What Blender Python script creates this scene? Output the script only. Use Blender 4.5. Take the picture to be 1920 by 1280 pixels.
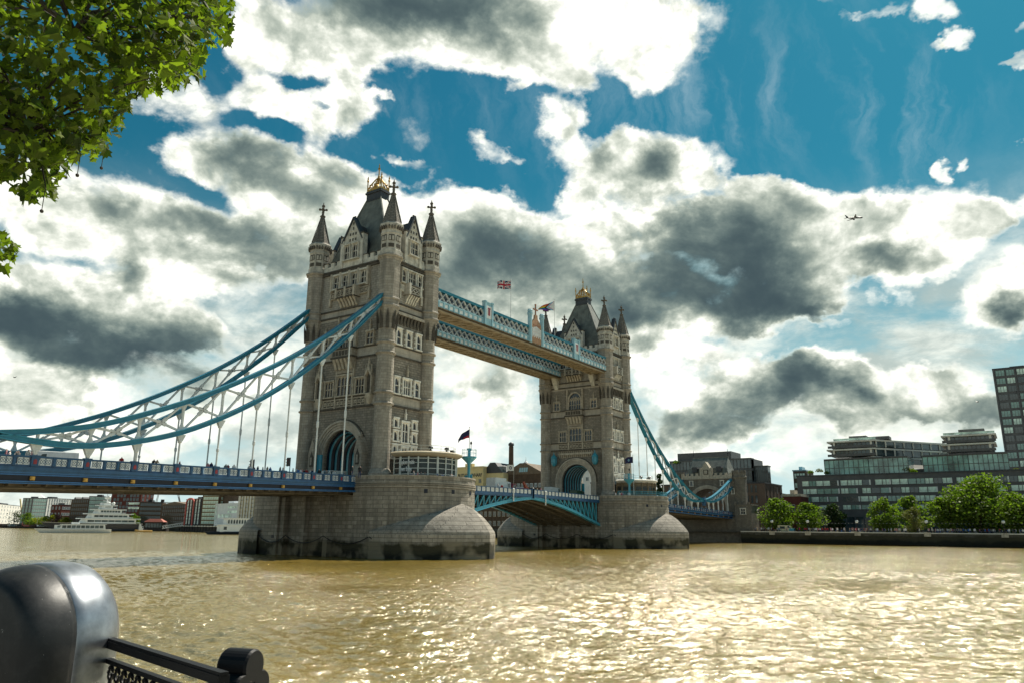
import bpy, bmesh, math, random
from math import sin, cos, pi, radians, atan2, sqrt, hypot
import numpy as np
from mathutils import Vector, Matrix, noise as mnoise
random.seed(7)
for o in list(bpy.data.objects): bpy.data.objects.remove(o)
SC = bpy.context.scene
COL = SC.collection

# ------------------------------------------------------------------ camera
CAM = Vector((-95.207, -95.845, 4.808)); YAW, PIT, ROL, FPX = 0.5944, 0.2437, 0.0077, 1394.6
_F = Vector((cos(YAW)*cos(PIT), sin(YAW)*cos(PIT), sin(PIT)))
_R = Vector((sin(YAW), -cos(YAW), 0)); _U = _R.cross(_F)
_R2 = _R*cos(ROL)+_U*sin(ROL); _U2 = -_R*sin(ROL)+_U*cos(ROL)
cd = bpy.data.cameras.new('camera'); cam = bpy.data.objects.new('camera', cd); COL.objects.link(cam)
cam.matrix_world = Matrix(((_R2.x, _U2.x, -_F.x, CAM.x), (_R2.y, _U2.y, -_F.y, CAM.y), (_R2.z, _U2.z, -_F.z, CAM.z), (0, 0, 0, 1)))
cd.sensor_fit = 'HORIZONTAL'; cd.sensor_width = 36; cd.lens = 36*FPX/1920
cd.clip_start = 0.1; cd.clip_end = 30000
SC.camera = cam

def sight(u, v):                                   # direction of a spot of the photograph (1920 x 1280)
    return _F + _R2*((u-960)/FPX) - _U2*((v-640)/FPX)
def at(u, v, x=None, y=None, z=None, d=None):      # the point of the place seen there: on a plane, or d metres away
    r = sight(u, v)
    if x is not None: t = (x-CAM.x)/r.x
    elif y is not None: t = (y-CAM.y)/r.y
    elif z is not None: t = (z-CAM.z)/r.z
    else: t = d/hypot(r.x, r.y)
    return CAM + r*t

# ------------------------------------------------------------------ exposure, sun, sky
SC.view_settings.view_transform = 'Standard'; SC.view_settings.look = 'None'
SC.view_settings.exposure = 0.75; SC.view_settings.gamma = 1.0
SUN_EL = radians(54); SUN_AZ = atan2(-0.10, 0.995)       # direction to the sun, from +X towards +Y
sun_dir = Vector((cos(SUN_EL)*cos(SUN_AZ), cos(SUN_EL)*sin(SUN_AZ), sin(SUN_EL)))
sd = bpy.data.lights.new('sun', 'SUN'); sd.energy = 4.2; sd.angle = radians(0.53); sd.color = (1.0, 0.93, 0.80)
so = bpy.data.objects.new('sun', sd); COL.objects.link(so); so.rotation_euler = (-sun_dir).to_track_quat('-Z', 'Y').to_euler()

W = bpy.data.worlds.new('World'); SC.world = W; W.use_nodes = True
NT = W.node_tree; NT.nodes.clear()
def NN(t, **k):
    n = NT.nodes.new(t)
    for a, b in k.items(): setattr(n, a, b)
    return n
def LK(a, b): NT.links.new(a, b)
def val(inp, v):
    if hasattr(v, 'links'): NT.links.new(v, inp)
    else: inp.default_value = v
def MATH(op, a, b=None, c=None, clamp=False):
    n = NN('ShaderNodeMath', operation=op, use_clamp=clamp)
    val(n.inputs[0], a)
    if b is not None: val(n.inputs[1], b)
    if c is not None: val(n.inputs[2], c)
    return n.outputs[0]
def VM(op, a, b=None, c=None):
    n = NN('ShaderNodeVectorMath', operation=op)
    val(n.inputs[0], a)
    if b is not None: val(n.inputs[1], b)
    if c is not None: val(n.inputs[2], c)
    return n.outputs['Value'] if op in ('LENGTH', 'DOT_PRODUCT') else n.outputs['Vector']
def SMOOTH(x, a, b, c=0.0, d=1.0, typ='SMOOTHSTEP'):
    n = NN('ShaderNodeMapRange', interpolation_type=typ, clamp=True)
    val(n.inputs[0], x); n.inputs[1].default_value = a; n.inputs[2].default_value = b
    n.inputs[3].default_value = c; n.inputs[4].default_value = d
    return n.outputs[0]
def MIXC(f, a, b, mode='MIX'):
    n = NN('ShaderNodeMix', data_type='RGBA', blend_type=mode, clamp_factor=True)
    val(n.inputs[0], f)
    for i, v in ((6, a), (7, b)):
        if hasattr(v, 'links'): NT.links.new(v, n.inputs[i])
        else: n.inputs[i].default_value = (*v, 1)
    return n.outputs[2]
def azel(u, v):
    r = sight(u, v).normalized()
    return atan2(r.y, r.x), math.asin(r.z)

def build_sky():
    sky = NN('ShaderNodeTexSky', sky_type='NISHITA'); sky.sun_disc = False
    sky.sun_elevation = SUN_EL; sky.sun_rotation = pi/2 - SUN_AZ
    sky.air_density = 1.6; sky.dust_density = 0.6; sky.ozone_density = 4.0
    D = NN('ShaderNodeTexCoord').outputs['Generated']
    sx = NN('ShaderNodeSeparateXYZ'); LK(D, sx.inputs[0])
    az = MATH('ARCTAN2', sx.outputs[1], sx.outputs[0]); el = MATH('ARCSINE', sx.outputs[2])
    def noise(scale, detail, rough, vec=None, dist=0.0, typ='FBM', lac=2.0):
        n = NN('ShaderNodeTexNoise', noise_type=typ, noise_dimensions='3D'); n.normalize = True
        n.inputs['Scale'].default_value = scale; n.inputs['Detail'].default_value = detail
        n.inputs['Roughness'].default_value = rough; n.inputs['Distortion'].default_value = dist
        n.inputs['Lacunarity'].default_value = lac
        LK(vec if vec is not None else D, n.inputs['Vector']); return n
    # cloud layer coordinate: direction, flattened so that puffs are wider than tall
    flat = VM('MULTIPLY', D, (1, 1, 1.35))
    warp = noise(6.0, 6, .6, flat)
    wv = VM('MULTIPLY_ADD', VM('SUBTRACT', warp.outputs['Color'], (.5, .5, .5)), (.15, .15, .15), D)
    swx = NN('ShaderNodeSeparateXYZ'); LK(VM('NORMALIZE', wv), swx.inputs[0])
    waz = MATH('ARCTAN2', swx.outputs[1], swx.outputs[0]); wel = MATH('ARCSINE', swx.outputs[2])
    # smooth map (azimuth x elevation) of where the cloud banks stand, computed here
    A0, A1, E0, E1, NX, NY = YAW-1.9, YAW+1.9, -.1, 1.35, 1520, 580
    gx, gy = np.meshgrid(np.linspace(A0, A1, NX), np.linspace(E0, E1, NY))
    def field(lst, soft=False):
        f = np.zeros_like(gx)
        for (u, v, ru, rv, w) in lst:
            a, e = azel(u, v)
            a1, _e = azel(u+ru, v); a2, _e = azel(u-ru, v); ra = abs(a1-a2)/2
            _a, e1 = azel(u, v+rv); _a, e2 = azel(u, v-rv); re = abs(e1-e2)/2
            r = np.hypot((gx-a)/ra, (gy-e)/re)/(1.0 if soft else 1.13)
            if soft: f += w*np.exp(-1.15*r*r)
            else:
                t = np.clip((1.25-r)/.9, 0, 1); f += w*t*t*(3-2*t)
        return f
    cover = [
     (640,35,190,85,.95),(500,20,80,50,.6),(850,25,180,95,1),(990,70,150,95,1),(1040,150,70,45,.8),(1180,50,130,85,.95),(1255,85,95,75,.8),(1210,140,60,36,.6),(890,130,80,40,.65),(600,90,90,45,.7),(1090,20,150,60,.9),
     (320,190,110,62,.95),(480,170,76,60,.95),(530,210,56,52,.8),(588,245,46,46,1.0),(645,150,40,56,.9),(650,215,42,36,.9),(575,165,70,24,.7),(500,80,60,56,.8),(470,60,60,40,.6),(700,184,24,9,.55),
     (430,315,130,62,1),(340,300,70,45,.7),(560,350,120,70,1),(620,420,90,70,.95),(170,370,150,80,1),(60,390,110,70,.85),(260,440,190,70,.95),(440,480,180,62,.95),(330,520,120,40,.8),(620,480,110,60,.9),(40,470,80,30,.4),(520,430,120,60,.9),
     (100,550,150,50,1),(230,600,180,62,1),(330,600,90,60,.9),(40,600,170,80,1),(420,640,70,46,.95),(240,690,190,52,.95),(60,780,160,60,.75),(260,790,180,55,.75),(440,760,110,60,.6),(520,690,60,50,.4),
     (680,365,72,42,.95),(600,360,70,40,.7),(840,385,120,58,1),(930,420,110,80,1),(980,490,140,90,1),(840,470,130,90,1),(1060,430,90,70,.95),(880,550,150,60,.9),(1040,560,110,60,.9),(760,306,44,17,.6),(725,290,24,12,.5),(930,288,46,20,.65),(900,268,30,14,.5),(966,181,24,10,.5),(975,300,24,14,.5),
     (1050,228,56,36,1),(1130,280,90,52,1),(1230,270,80,46,1),(1280,320,90,52,1),(1180,345,120,34,.95),(1330,345,60,26,.8),(1090,345,40,20,.5),
     (1300,410,120,46,1),(1200,420,110,48,.95),(1120,440,80,52,.9),(1450,380,80,44,1),(1420,345,40,24,.7),(1550,390,110,56,1),(1640,400,90,70,1),(1720,370,100,72,1),(1790,430,80,70,1),(1840,400,40,40,.7),(1600,470,180,60,1),(1700,500,120,48,.95),(1340,500,220,90,1),(1200,560,130,70,1),(1480,560,110,46,.95),(1290,605,200,30,.85),(1570,592,40,16,.6),(1400,440,110,50,.95),(1500,460,90,50,.95),
     (1900,540,80,60,1),(1840,590,60,40,.6),(1890,610,60,40,.8),(1905,390,30,40,.8),(1700,565,30,14,.5),(1640,565,22,11,.5),(1560,560,30,12,.4),
     (1280,690,130,62,1),(1210,650,70,40,.85),(1440,720,120,56,1),(1540,690,70,40,1),(1585,715,44,32,.9),(1380,780,200,52,1),(1300,830,120,30,.8),(1700,740,130,52,.95),(1790,720,90,52,.85),(1620,790,100,42,.75),(1840,790,90,50,.7),(1720,690,50,22,.4),
     (880,690,130,70,.85),(950,760,100,50,.7),(860,820,150,44,.7),(900,620,120,40,.7),(1340,880,160,26,.65),(1480,860,70,20,.4),
     (1735,16,52,36,.9),(1650,8,50,20,.6),(1770,78,54,26,.95),(1715,100,24,14,.6),(1880,116,40,15,.8),(1912,232,28,34,.95),(1770,272,20,20,.8),(1812,264,18,12,.65),(1590,22,34,10,.5),(1560,5,40,12,.4),(1890,50,20,14,.5),
     (-500,300,400,260,.8),(-300,700,500,150,.9),(2400,250,420,200,.8),(2500,700,500,150,.9),(700,-400,500,160,.9),(1700,-350,260,120,.8),(1500,905,1600,30,.3)]
    dark = [(840,10,120,46,1.1),(690,10,120,40,.7),(950,60,50,40,.4),(1000,30,40,60,.3),(1240,300,44,34,1.0),(1140,270,20,30,.4),
     (420,300,60,26,.6),(480,320,60,30,.5),(560,350,100,32,.55),(180,375,56,34,.7),(420,440,110,36,.7),(330,430,60,30,.3),(600,470,120,46,.6),(215,520,50,26,.8),(480,490,90,30,.45),
     (240,680,180,50,1.35),(330,640,90,50,.8),(60,620,120,40,1.3),(150,700,90,26,.9),(30,600,60,30,.8),(160,640,60,26,.4),
     (900,455,90,50,.8),(980,500,90,50,.75),(860,530,110,50,.5),(1310,480,130,70,1.25),(1250,560,150,50,1.2),(1440,560,100,40,1.2),(1400,500,90,50,1.0),(1180,590,60,26,.9),(1330,430,70,34,.6),(1530,575,40,18,.9),(1130,520,60,50,.5),
     (1670,490,60,30,.95),(1620,470,40,20,.4),(1480,400,50,26,.3),(1910,590,36,40,1.3),(1230,665,46,28,.6),(1440,760,140,50,1.3),(1340,800,150,36,1.0),(1530,725,60,28,.9),(1470,700,50,34,.7),(1560,745,30,16,.6),
     (1710,790,80,20,.5),(800,600,100,60,.3),(1850,740,40,30,.4),(300,820,160,20,.2),(930,700,60,40,.25),(1790,760,50,26,.35)]
    cirl = [(1690,230,85,140,1),(1790,190,60,40,.5),(1330,190,300,140,.75),(800,200,260,70,.3),(1250,90,140,60,.3)]
    px = np.zeros((NY, NX, 4), np.float32)
    px[..., 0] = np.minimum(field(cover), 1.25)/1.25; px[..., 1] = np.minimum(field(dark, True), 1.6)/1.6
    px[..., 2] = np.minimum(field(cirl, True), 1); px[..., 3] = 1
    img = bpy.data.images.new('cloud_banks', NX, NY, float_buffer=True, is_data=True)
    img.colorspace_settings.name = 'Non-Color'; img.pixels.foreach_set(px.ravel()); img.update()
    def lookup(a, e):
        c = NN('ShaderNodeCombineXYZ')
        LK(MATH('MULTIPLY_ADD', a, 1/(A1-A0), -A0/(A1-A0)), c.inputs[0]); LK(MATH('MULTIPLY_ADD', e, 1/(E1-E0), -E0/(E1-E0)), c.inputs[1])
        t = NN('ShaderNodeTexImage', extension='EXTEND', interpolation='Linear'); t.image = img; LK(c.outputs[0], t.inputs[0])
        q = NN('ShaderNodeSeparateColor'); LK(t.outputs[0], q.inputs[0]); return q.outputs
    mp = lookup(waz, wel)
    cov = MATH('MULTIPLY', mp[0], 1.25); drk = MATH('MULTIPLY', mp[1], 1.6)
    n1 = noise(7.5, 11, .57, flat, .25)
    vor = NN('ShaderNodeTexVoronoi', feature='F1', voronoi_dimensions='3D'); vor.normalize = True
    vor.inputs['Scale'].default_value = 14; vor.inputs['Detail'].default_value = 3.5; vor.inputs['Roughness'].default_value = .55
    fine = noise(18, 8, .6, flat)
    LK(VM('MULTIPLY_ADD', VM('SUBTRACT', fine.outputs['Color'], (.5, .5, .5)), (.045, .045, .045), flat), vor.inputs['Vector'])
    bil = MATH('SUBTRACT', 1.0, vor.outputs['Distance'])
    vo2 = NN('ShaderNodeTexVoronoi', feature='F1', voronoi_dimensions='3D'); vo2.normalize = True
    for q, v in (('Scale', 14), ('Detail', 2.5), ('Roughness', .55)): vo2.inputs[q].default_value = v
    LK(VM('ADD', VM('MULTIPLY_ADD', VM('SUBTRACT', fine.outputs['Color'], (.5, .5, .5)), (.045, .045, .045), flat), tuple(sun_dir*0.011)), vo2.inputs['Vector'])
    puff = MATH('SUBTRACT', vor.outputs['Distance'], vo2.outputs['Distance'])
    n4 = noise(16, 9, .62, flat, .4)
    # density
    d0 = MATH('MINIMUM', cov, 1.25)
    d1 = MATH('MULTIPLY_ADD', MATH('SUBTRACT', n1.outputs[0], .5), 2.3, d0)
    dens = MATH('MULTIPLY_ADD', MATH('SUBTRACT', bil, .72), 1.1, d1)
    dens = MATH('MULTIPLY_ADD', MATH('SUBTRACT', n4.outputs[0], .5), .75, dens)
    alpha = SMOOTH(dens, .26, .98)
    # thickness towards the sun: same noise a little sunward tells lit flank from shaded flank
    off = VM('ADD', flat, tuple(sun_dir*0.028))
    n2 = noise(7.5, 9, .57, off, .25)
    relief = MATH('SUBTRACT', n2.outputs[0], n1.outputs[0])
    thick = SMOOTH(dens, .7, 1.9)
    n3 = noise(4.6, 9, .62, flat, .3)
    core = MATH('MULTIPLY', drk, MATH('MULTIPLY_ADD', n3.outputs[0], 2.7, -.36))
    dk = MATH('MULTIPLY_ADD', relief, 2.2, core)
    dk = MATH('MULTIPLY_ADD', puff, 1.1, dk)
    dk = MATH('ADD', dk, MATH('MULTIPLY', thick, MATH('MULTIPLY_ADD', n3.outputs[0], 1.3, -.40)))
    dk = MATH('MULTIPLY_ADD', MATH('SUBTRACT', bil, .72), -.9, dk)
    dk = MATH('MULTIPLY_ADD', MATH('SUBTRACT', n4.outputs[0], .5), -.7, dk)
    dk = MATH('MAXIMUM', MATH('MULTIPLY_ADD', dk, 1.22, -.035), 0.0)
    dk = MATH('DIVIDE', dk, MATH('MULTIPLY_ADD', dk, .62, 1.0))
    dk = MATH('MULTIPLY', dk, SMOOTH(dens, .34, .92))
    ramp = NN('ShaderNodeValToRGB'); LK(dk, ramp.inputs[0])
    cr = ramp.color_ramp; cr.interpolation = 'B_SPLINE'
    stops = [(0.0, (.84, .84, .765)), (.08, (.70, .71, .64)), (.19, (.53, .555, .485)), (.33, (.335, .375, .32)), (.48, (.195, .235, .208)), (.64, (.108, .147, .140)), (.80, (.058, .087, .092)), (1.0, (.036, .058, .068))]
    while len(cr.elements) > 1: cr.elements.remove(cr.elements[-1])
    cr.elements[0].position = stops[0][0]; cr.elements[0].color = (*stops[0][1], 1)
    for p, c in stops[1:]:
        e = cr.elements.new(p); e.color = (*c, 1)
    # clear sky: physical sky, tinted to the photograph's teal
    blue = MIXC(1.0, sky.outputs[0], (.0056, .0315, .0325), 'MULTIPLY')
    # high thin cirrus and pale band towards the horizon
    cir = noise(3.0, 8, .62, VM('MULTIPLY', VM('ADD', D, VM('MULTIPLY', VM('SUBTRACT', warp.outputs['Color'], (.5, .5, .5)), (.10, .10, .10))), (3, 7, 1.6)), .1)
    cb = lookup(az, el)[2]
    cirf = MATH('MULTIPLY', MATH('MULTIPLY', SMOOTH(cir.outputs[0], .42, .78), MATH('ADD', cb, .10)), .5)
    blue = MIXC(cirf, blue, (.36, .46, .50))
    hz = SMOOTH(el, .50, .02)
    blue = MIXC(MATH('MULTIPLY', MATH('POWER', hz, 1.7), .95), blue, (.42, .55, .56))
    # broken pale veil of distant cloud low in the sky
    vn = noise(5.2, 9, .6, VM('MULTIPLY', D, (1, 1, 2.4)), .5); vn2 = noise(11, 8, .62, VM('MULTIPLY', D, (1, 1, 2.2)), .3)
    veil = MATH('MULTIPLY', SMOOTH(vn.outputs[0], .36, .60), SMOOTH(el, .44, .20))
    vcol = MIXC(SMOOTH(vn2.outputs[0], .35, .68), (.36, .405, .37), (.80, .81, .72))
    blue = MIXC(MATH('MULTIPLY', veil, .88), blue, vcol)
    base = MIXC(alpha, blue, ramp.outputs[0])
    # ground side of the sky ball
    base = MIXC(SMOOTH(el, -.01, -.06), base, (.16, .15, .12))
    bg = NN('ShaderNodeBackground'); LK(base, bg.inputs[0]); bg.inputs[1].default_value = 0.9
    out = NN('ShaderNodeOutputWorld'); LK(bg.outputs[0], out.inputs[0])
build_sky()
W.cycles.sampling_method = 'MANUAL'; W.cycles.sample_map_resolution = 512

# ------------------------------------------------------------------ mesh builder and scene bookkeeping
class MB:
    def __init__(s): s.v = []; s.f = []; s.m = []; s.M = None
    def pt(s, p):
        p = Vector(p)
        if s.M is not None: p = s.M @ p
        s.v.append((p.x, p.y, p.z)); return len(s.v)-1
    def face(s, ids, m=0): s.f.append(tuple(ids)); s.m.append(m)
    def poly(s, pts, m=0): s.face([s.pt(p) for p in pts], m)
    def hexa(s, c, m=0):                            # 8 corners: bottom ring then top ring
        i = [s.pt(p) for p in c]
        for q in ((3, 2, 1, 0), (4, 5, 6, 7), (0, 1, 5, 4), (1, 2, 6, 5), (2, 3, 7, 6), (3, 0, 4, 7)): s.face([i[k] for k in q], m)
    def box(s, x0, x1, y0, y1, z0, z1, m=0):
        s.hexa([(x0, y0, z0), (x1, y0, z0), (x1, y1, z0), (x0, y1, z0), (x0, y0, z1), (x1, y0, z1), (x1, y1, z1), (x0, y1, z1)], m)
    def prism(s, pl, y0, y1, m=0, cap=True):        # outline in x-z, drawn out along y
        a = [s.pt((p[0], y0, p[1])) for p in pl]; b = [s.pt((p[0], y1, p[1])) for p in pl]; n = len(pl)
        for k in range(n): s.face((a[k], a[(k+1) % n], b[(k+1) % n], b[k]), m)
        if cap: s.face(a[::-1], m); s.face(b, m)
    def loft(s, rings, m=0, cap0=True, cap1=True, close=True):
        ids = [[s.pt(p) for p in r] for r in rings]; n = len(rings[0])
        for a, b in zip(ids, ids[1:]):
            for k in range(n if close else n-1): s.face((a[k], a[(k+1) % n], b[(k+1) % n], b[k]), m)
        if cap0: s.face(ids[0][::-1], m)
        if cap1: s.face(ids[-1], m)
    def lathe(s, prof, cx=0, cy=0, n=12, rot=0, m=0, cap0=True, cap1=True):
        s.loft([[(cx+r*cos(rot+2*pi*k/n), cy+r*sin(rot+2*pi*k/n), z) for k in range(n)] for r, z in prof], m, cap0, cap1)
    def tube(s, pts, r, n=6, m=0):
        pts = [Vector(p) for p in pts]; rings = []
        for k, p in enumerate(pts):
            d = (pts[min(k+1, len(pts)-1)]-pts[max(k-1, 0)]).normalized()
            up = Vector((0, 0, 1)) if abs(d.z) < .95 else Vector((1, 0, 0))
            a = d.cross(up).normalized(); b = d.cross(a)
            rr = r[k] if isinstance(r, (list, tuple)) else r
            rings.append([p+a*(rr*cos(2*pi*j/n))+b*(rr*sin(2*pi*j/n)) for j in range(n)])
        s.loft(rings, m)
    def bar(s, p0, p1, w, h, m=0, up=(0, 0, 1)):    # rectangular bar: w sideways, h along up
        p0, p1 = Vector(p0), Vector(p1); d = (p1-p0).normalized(); up = Vector(up)
        if abs(d.dot(up)) > .98: up = Vector((0, 1, 0))
        a = d.cross(up).normalized(); b = a.cross(d).normalized(); a *= w/2; b *= h/2
        s.hexa([p0-a-b, p0+a-b, p1+a-b, p1-a-b, p0-a+b, p0+a+b, p1+a+b, p1-a+b], m)
    def sweep(s, pts, w, h, m=0):                   # bar along a path that bends in a vertical plane
        pts = [Vector(p) for p in pts]; rings = []
        for k, p in enumerate(pts):
            d = (pts[min(k+1, len(pts)-1)]-pts[max(k-1, 0)]).normalized()
            a = d.cross(Vector((0, 0, 1))).normalized(); b = a.cross(d)
            rings.append([p-a*w/2-b*h/2, p+a*w/2-b*h/2, p+a*w/2+b*h/2, p-a*w/2+b*h/2])
        s.loft(rings, m)
    def ball(s, c, r, n=8, m=0, sq=(1, 1, 1)):
        c = Vector(c); rings = []
        for i in range(1, n//2+1):
            t = pi*i/(n//2+1)
            rings.append([(c.x+r*sq[0]*sin(t)*cos(2*pi*k/n), c.y+r*sq[1]*sin(t)*sin(2*pi*k/n), c.z+r*sq[2]*cos(t)) for k in range(n)])
        s.loft(rings[::-1], m)
    def build(s, name, mats, parent=None, smooth=False):
        me = bpy.data.meshes.new(name); me.from_pydata(s.v, [], s.f)
        if not isinstance(mats, (list, tuple)): mats = [mats]
        for mm in mats: me.materials.append(mm)
        if len(mats) > 1: me.polygons.foreach_set('material_index', s.m)
        if smooth: me.polygons.foreach_set('use_smooth', [True]*len(s.f))
        ob = bpy.data.objects.new(name, me); COL.objects.link(ob)
        if parent is not None:
            root = parent; off = Vector((0, 0, 0))
            while root is not None: off += root.location; root = root.parent
            me.transform(Matrix.Translation(-off)); ob.parent = parent
        me.update(); bm = bmesh.new(); bm.from_mesh(me); bmesh.ops.recalc_face_normals(bm, faces=bm.faces); bm.to_mesh(me); bm.free()
        return ob
def tag(o, label=None, cat=None, group=None, kind=None):
    if label: o['label'] = label
    if cat: o['category'] = cat
    if group: o['group'] = group
    if kind: o['kind'] = kind
    return o
def thing(name, label, cat, loc=(0, 0, 0), group=None):
    o = bpy.data.objects.new(name, None); COL.objects.link(o); o.location = loc; o.empty_display_size = .5
    return tag(o, label, cat, group)
def settle(o, loc):                                # give a single-mesh thing an origin at its base
    loc = Vector(loc); o.data.transform(Matrix.Translation(-loc)); o.location = loc; return o
def copy_tree(o, parent=None):
    c = o.copy(); COL.objects.link(c)
    if parent is not None: c.parent = parent
    for ch in o.children: copy_tree(ch, c)
    return c

# ------------------------------------------------------------------ materials
def newmat(name):
    m = bpy.data.materials.new(name); m.use_nodes = True; nt = m.node_tree
    return m, nt, nt.nodes['Principled BSDF']
def nd(nt, t, **k):
    n = nt.nodes.new(t)
    for a, b in k.items():
        if a.startswith('i_'): n.inputs[a[2:].replace('_', ' ')].default_value = b
        else: setattr(n, a, b)
    return n
def mixc(nt, f, a, b, mode='MIX'):
    n = nd(nt, 'ShaderNodeMix', data_type='RGBA', blend_type=mode)
    if hasattr(f, 'links'): nt.links.new(f, n.inputs[0])
    else: n.inputs[0].default_value = f
    for i, v in ((6, a), (7, b)):
        if hasattr(v, 'links'): nt.links.new(v, n.inputs[i])
        else: n.inputs[i].default_value = (*v, 1)
    return n.outputs[2]
def rng(nt, x, a, b, c=0, d=1):
    n = nd(nt, 'ShaderNodeMapRange', clamp=True); nt.links.new(x, n.inputs[0])
    for i, v in enumerate((a, b, c, d)): n.inputs[i+1].default_value = v
    return n.outputs[0]
def nz(nt, scale, detail=4, rough=.55, vec=None, stretch=None):
    tc = nd(nt, 'ShaderNodeTexCoord').outputs['Object'] if vec is None else vec
    if stretch:
        mp = nd(nt, 'ShaderNodeMapping'); mp.inputs['Scale'].default_value = stretch; nt.links.new(tc, mp.inputs[0]); tc = mp.outputs[0]
    n = nd(nt, 'ShaderNodeTexNoise'); n.inputs['Scale'].default_value = scale; n.inputs['Detail'].default_value = detail; n.inputs['Roughness'].default_value = rough
    nt.links.new(tc, n.inputs['Vector']); return n.outputs[0]
def bump(nt, p, h, strength, dist):
    b = nd(nt, 'ShaderNodeBump'); b.inputs['Strength'].default_value = strength; b.inputs['Distance'].default_value = dist
    nt.links.new(h, b.inputs['Height']); nt.links.new(b.outputs[0], p.inputs['Normal'])
def plain(name, col, rough=.5, metal=0, var=.25, scale=2.0, spec=.5, stain=0):
    m, nt, p = newmat(name)
    p.inputs['Roughness'].default_value = rough; p.inputs['Metallic'].default_value = metal; p.inputs['Specular IOR Level'].default_value = spec
    f = rng(nt, nz(nt, scale, 6, .6), .3, .7, 0, 1)
    c = mixc(nt, f, tuple(x*(1-var) for x in col), tuple(min(1, x*(1+var*.6)) for x in col))
    if stain:
        g = rng(nt, nz(nt, 1.2, 5, .6, stretch=(1, 1, .15)), .5, .75, 0, stain)
        c = mixc(nt, g, c, tuple(x*.3 for x in col))
    nt.links.new(c, p.inputs['Base Color']); return m
def masonry(name, c1, c2, mortar, bw, bh, msize=.03, stain=.5, algae=None, bumpd=.04, rough=.85, soot=.35, offset=.5, white=0, cvar=.5, tan=1):
    m, nt, p = newmat(name)
    tc = nd(nt, 'ShaderNodeTexCoord').outputs['Object']
    gn = nd(nt, 'ShaderNodeTexCoord').outputs['Normal']
    sp = nd(nt, 'ShaderNodeSeparateXYZ'); nt.links.new(tc, sp.inputs[0])
    sn = nd(nt, 'ShaderNodeSeparateXYZ'); nt.links.new(gn, sn.inputs[0])
    def mt(op, a, b):
        n = nd(nt, 'ShaderNodeMath', operation=op)
        for i, v in enumerate((a, b)):
            if hasattr(v, 'links'): nt.links.new(v, n.inputs[i])
            else: n.inputs[i].default_value = v
        return n.outputs[0]
    u = mt('SUBTRACT', mt('MULTIPLY', sp.outputs[1], sn.outputs[0]), mt('MULTIPLY', sp.outputs[0], sn.outputs[1]))
    cb = nd(nt, 'ShaderNodeCombineXYZ'); nt.links.new(u, cb.inputs[0]); nt.links.new(sp.outputs[2], cb.inputs[1])
    br = nd(nt, 'ShaderNodeTexBrick', offset=offset); nt.links.new(cb.outputs[0], br.inputs['Vector'])
    br.inputs['Scale'].default_value = 1; br.inputs['Brick Width'].default_value = bw; br.inputs['Row Height'].default_value = bh
    br.inputs['Mortar Size'].default_value = msize; br.inputs['Mortar Smooth'].default_value = .3; br.inputs['Bias'].default_value = 0
    br.inputs['Color1'].default_value = (*c1, 1); br.inputs['Color2'].default_value = (*c2, 1); br.inputs['Mortar'].default_value = (*mortar, 1)
    f = nz(nt, .9, 7, .62); c = mixc(nt, rng(nt, f, .38, .64, 0, cvar), br.outputs['Color'], tuple(x*.42 for x in c1))
    f2 = nz(nt, 9, 4, .6); c = mixc(nt, rng(nt, f2, .35, .7, 0, .35), c, tuple(min(1, x*1.5) for x in c2))
    st = rng(nt, nz(nt, 1.0, 6, .65, stretch=(1, 1, .12)), .48, .72, 0, stain); c = mixc(nt, st, c, tuple(x*.28 for x in c1))
    if white:
        wf = rng(nt, nz(nt, .8, 6, .7, stretch=(1.2, 1.2, .35)), .62, .74, 0, white); c = mixc(nt, wf, c, (.55, .53, .48))
    if algae is not None:
        z = mt('ADD', sp.outputs[2], mt('MULTIPLY', mt('SUBTRACT', nz(nt, .35, 5, .6), .5), 2.6))
        c = mixc(nt, rng(nt, z, algae+.5, algae-.1), c, (.046, .043, .026)); 
        c = mixc(nt, rng(nt, z, algae-.9, algae-1.6), c, (.014, .015, .011))
        if tan: c = mixc(nt, mt('MULTIPLY', rng(nt, nz(nt, .22, 3, .5), .50, .60), rng(nt, sp.outputs[2], 2.9, 2.3)), c, (.20, .175, .125))
    nt.links.new(c, p.inputs['Base Color']); p.inputs['Roughness'].default_value = rough; p.inputs['Specular IOR Level'].default_value = .25
    h = mt('ADD', mt('MULTIPLY', br.outputs['Fac'], -1.0), mt('MULTIPLY', f2, .9))
    bump(nt, p, h, .8, bumpd); return m
def glassmat(name, col, rough=.06, spec=.8, var=.5, scale=.4):
    m, nt, p = newmat(name)
    f = rng(nt, nz(nt, scale, 3, .5), .35, .65, 0, 1)
    nt.links.new(mixc(nt, f, tuple(x*(1-var) for x in col), tuple(x*(1+var) for x in col)), p.inputs['Base Color'])
    p.inputs['Roughness'].default_value = rough; p.inputs['Specular IOR Level'].default_value = spec
    return m
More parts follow.
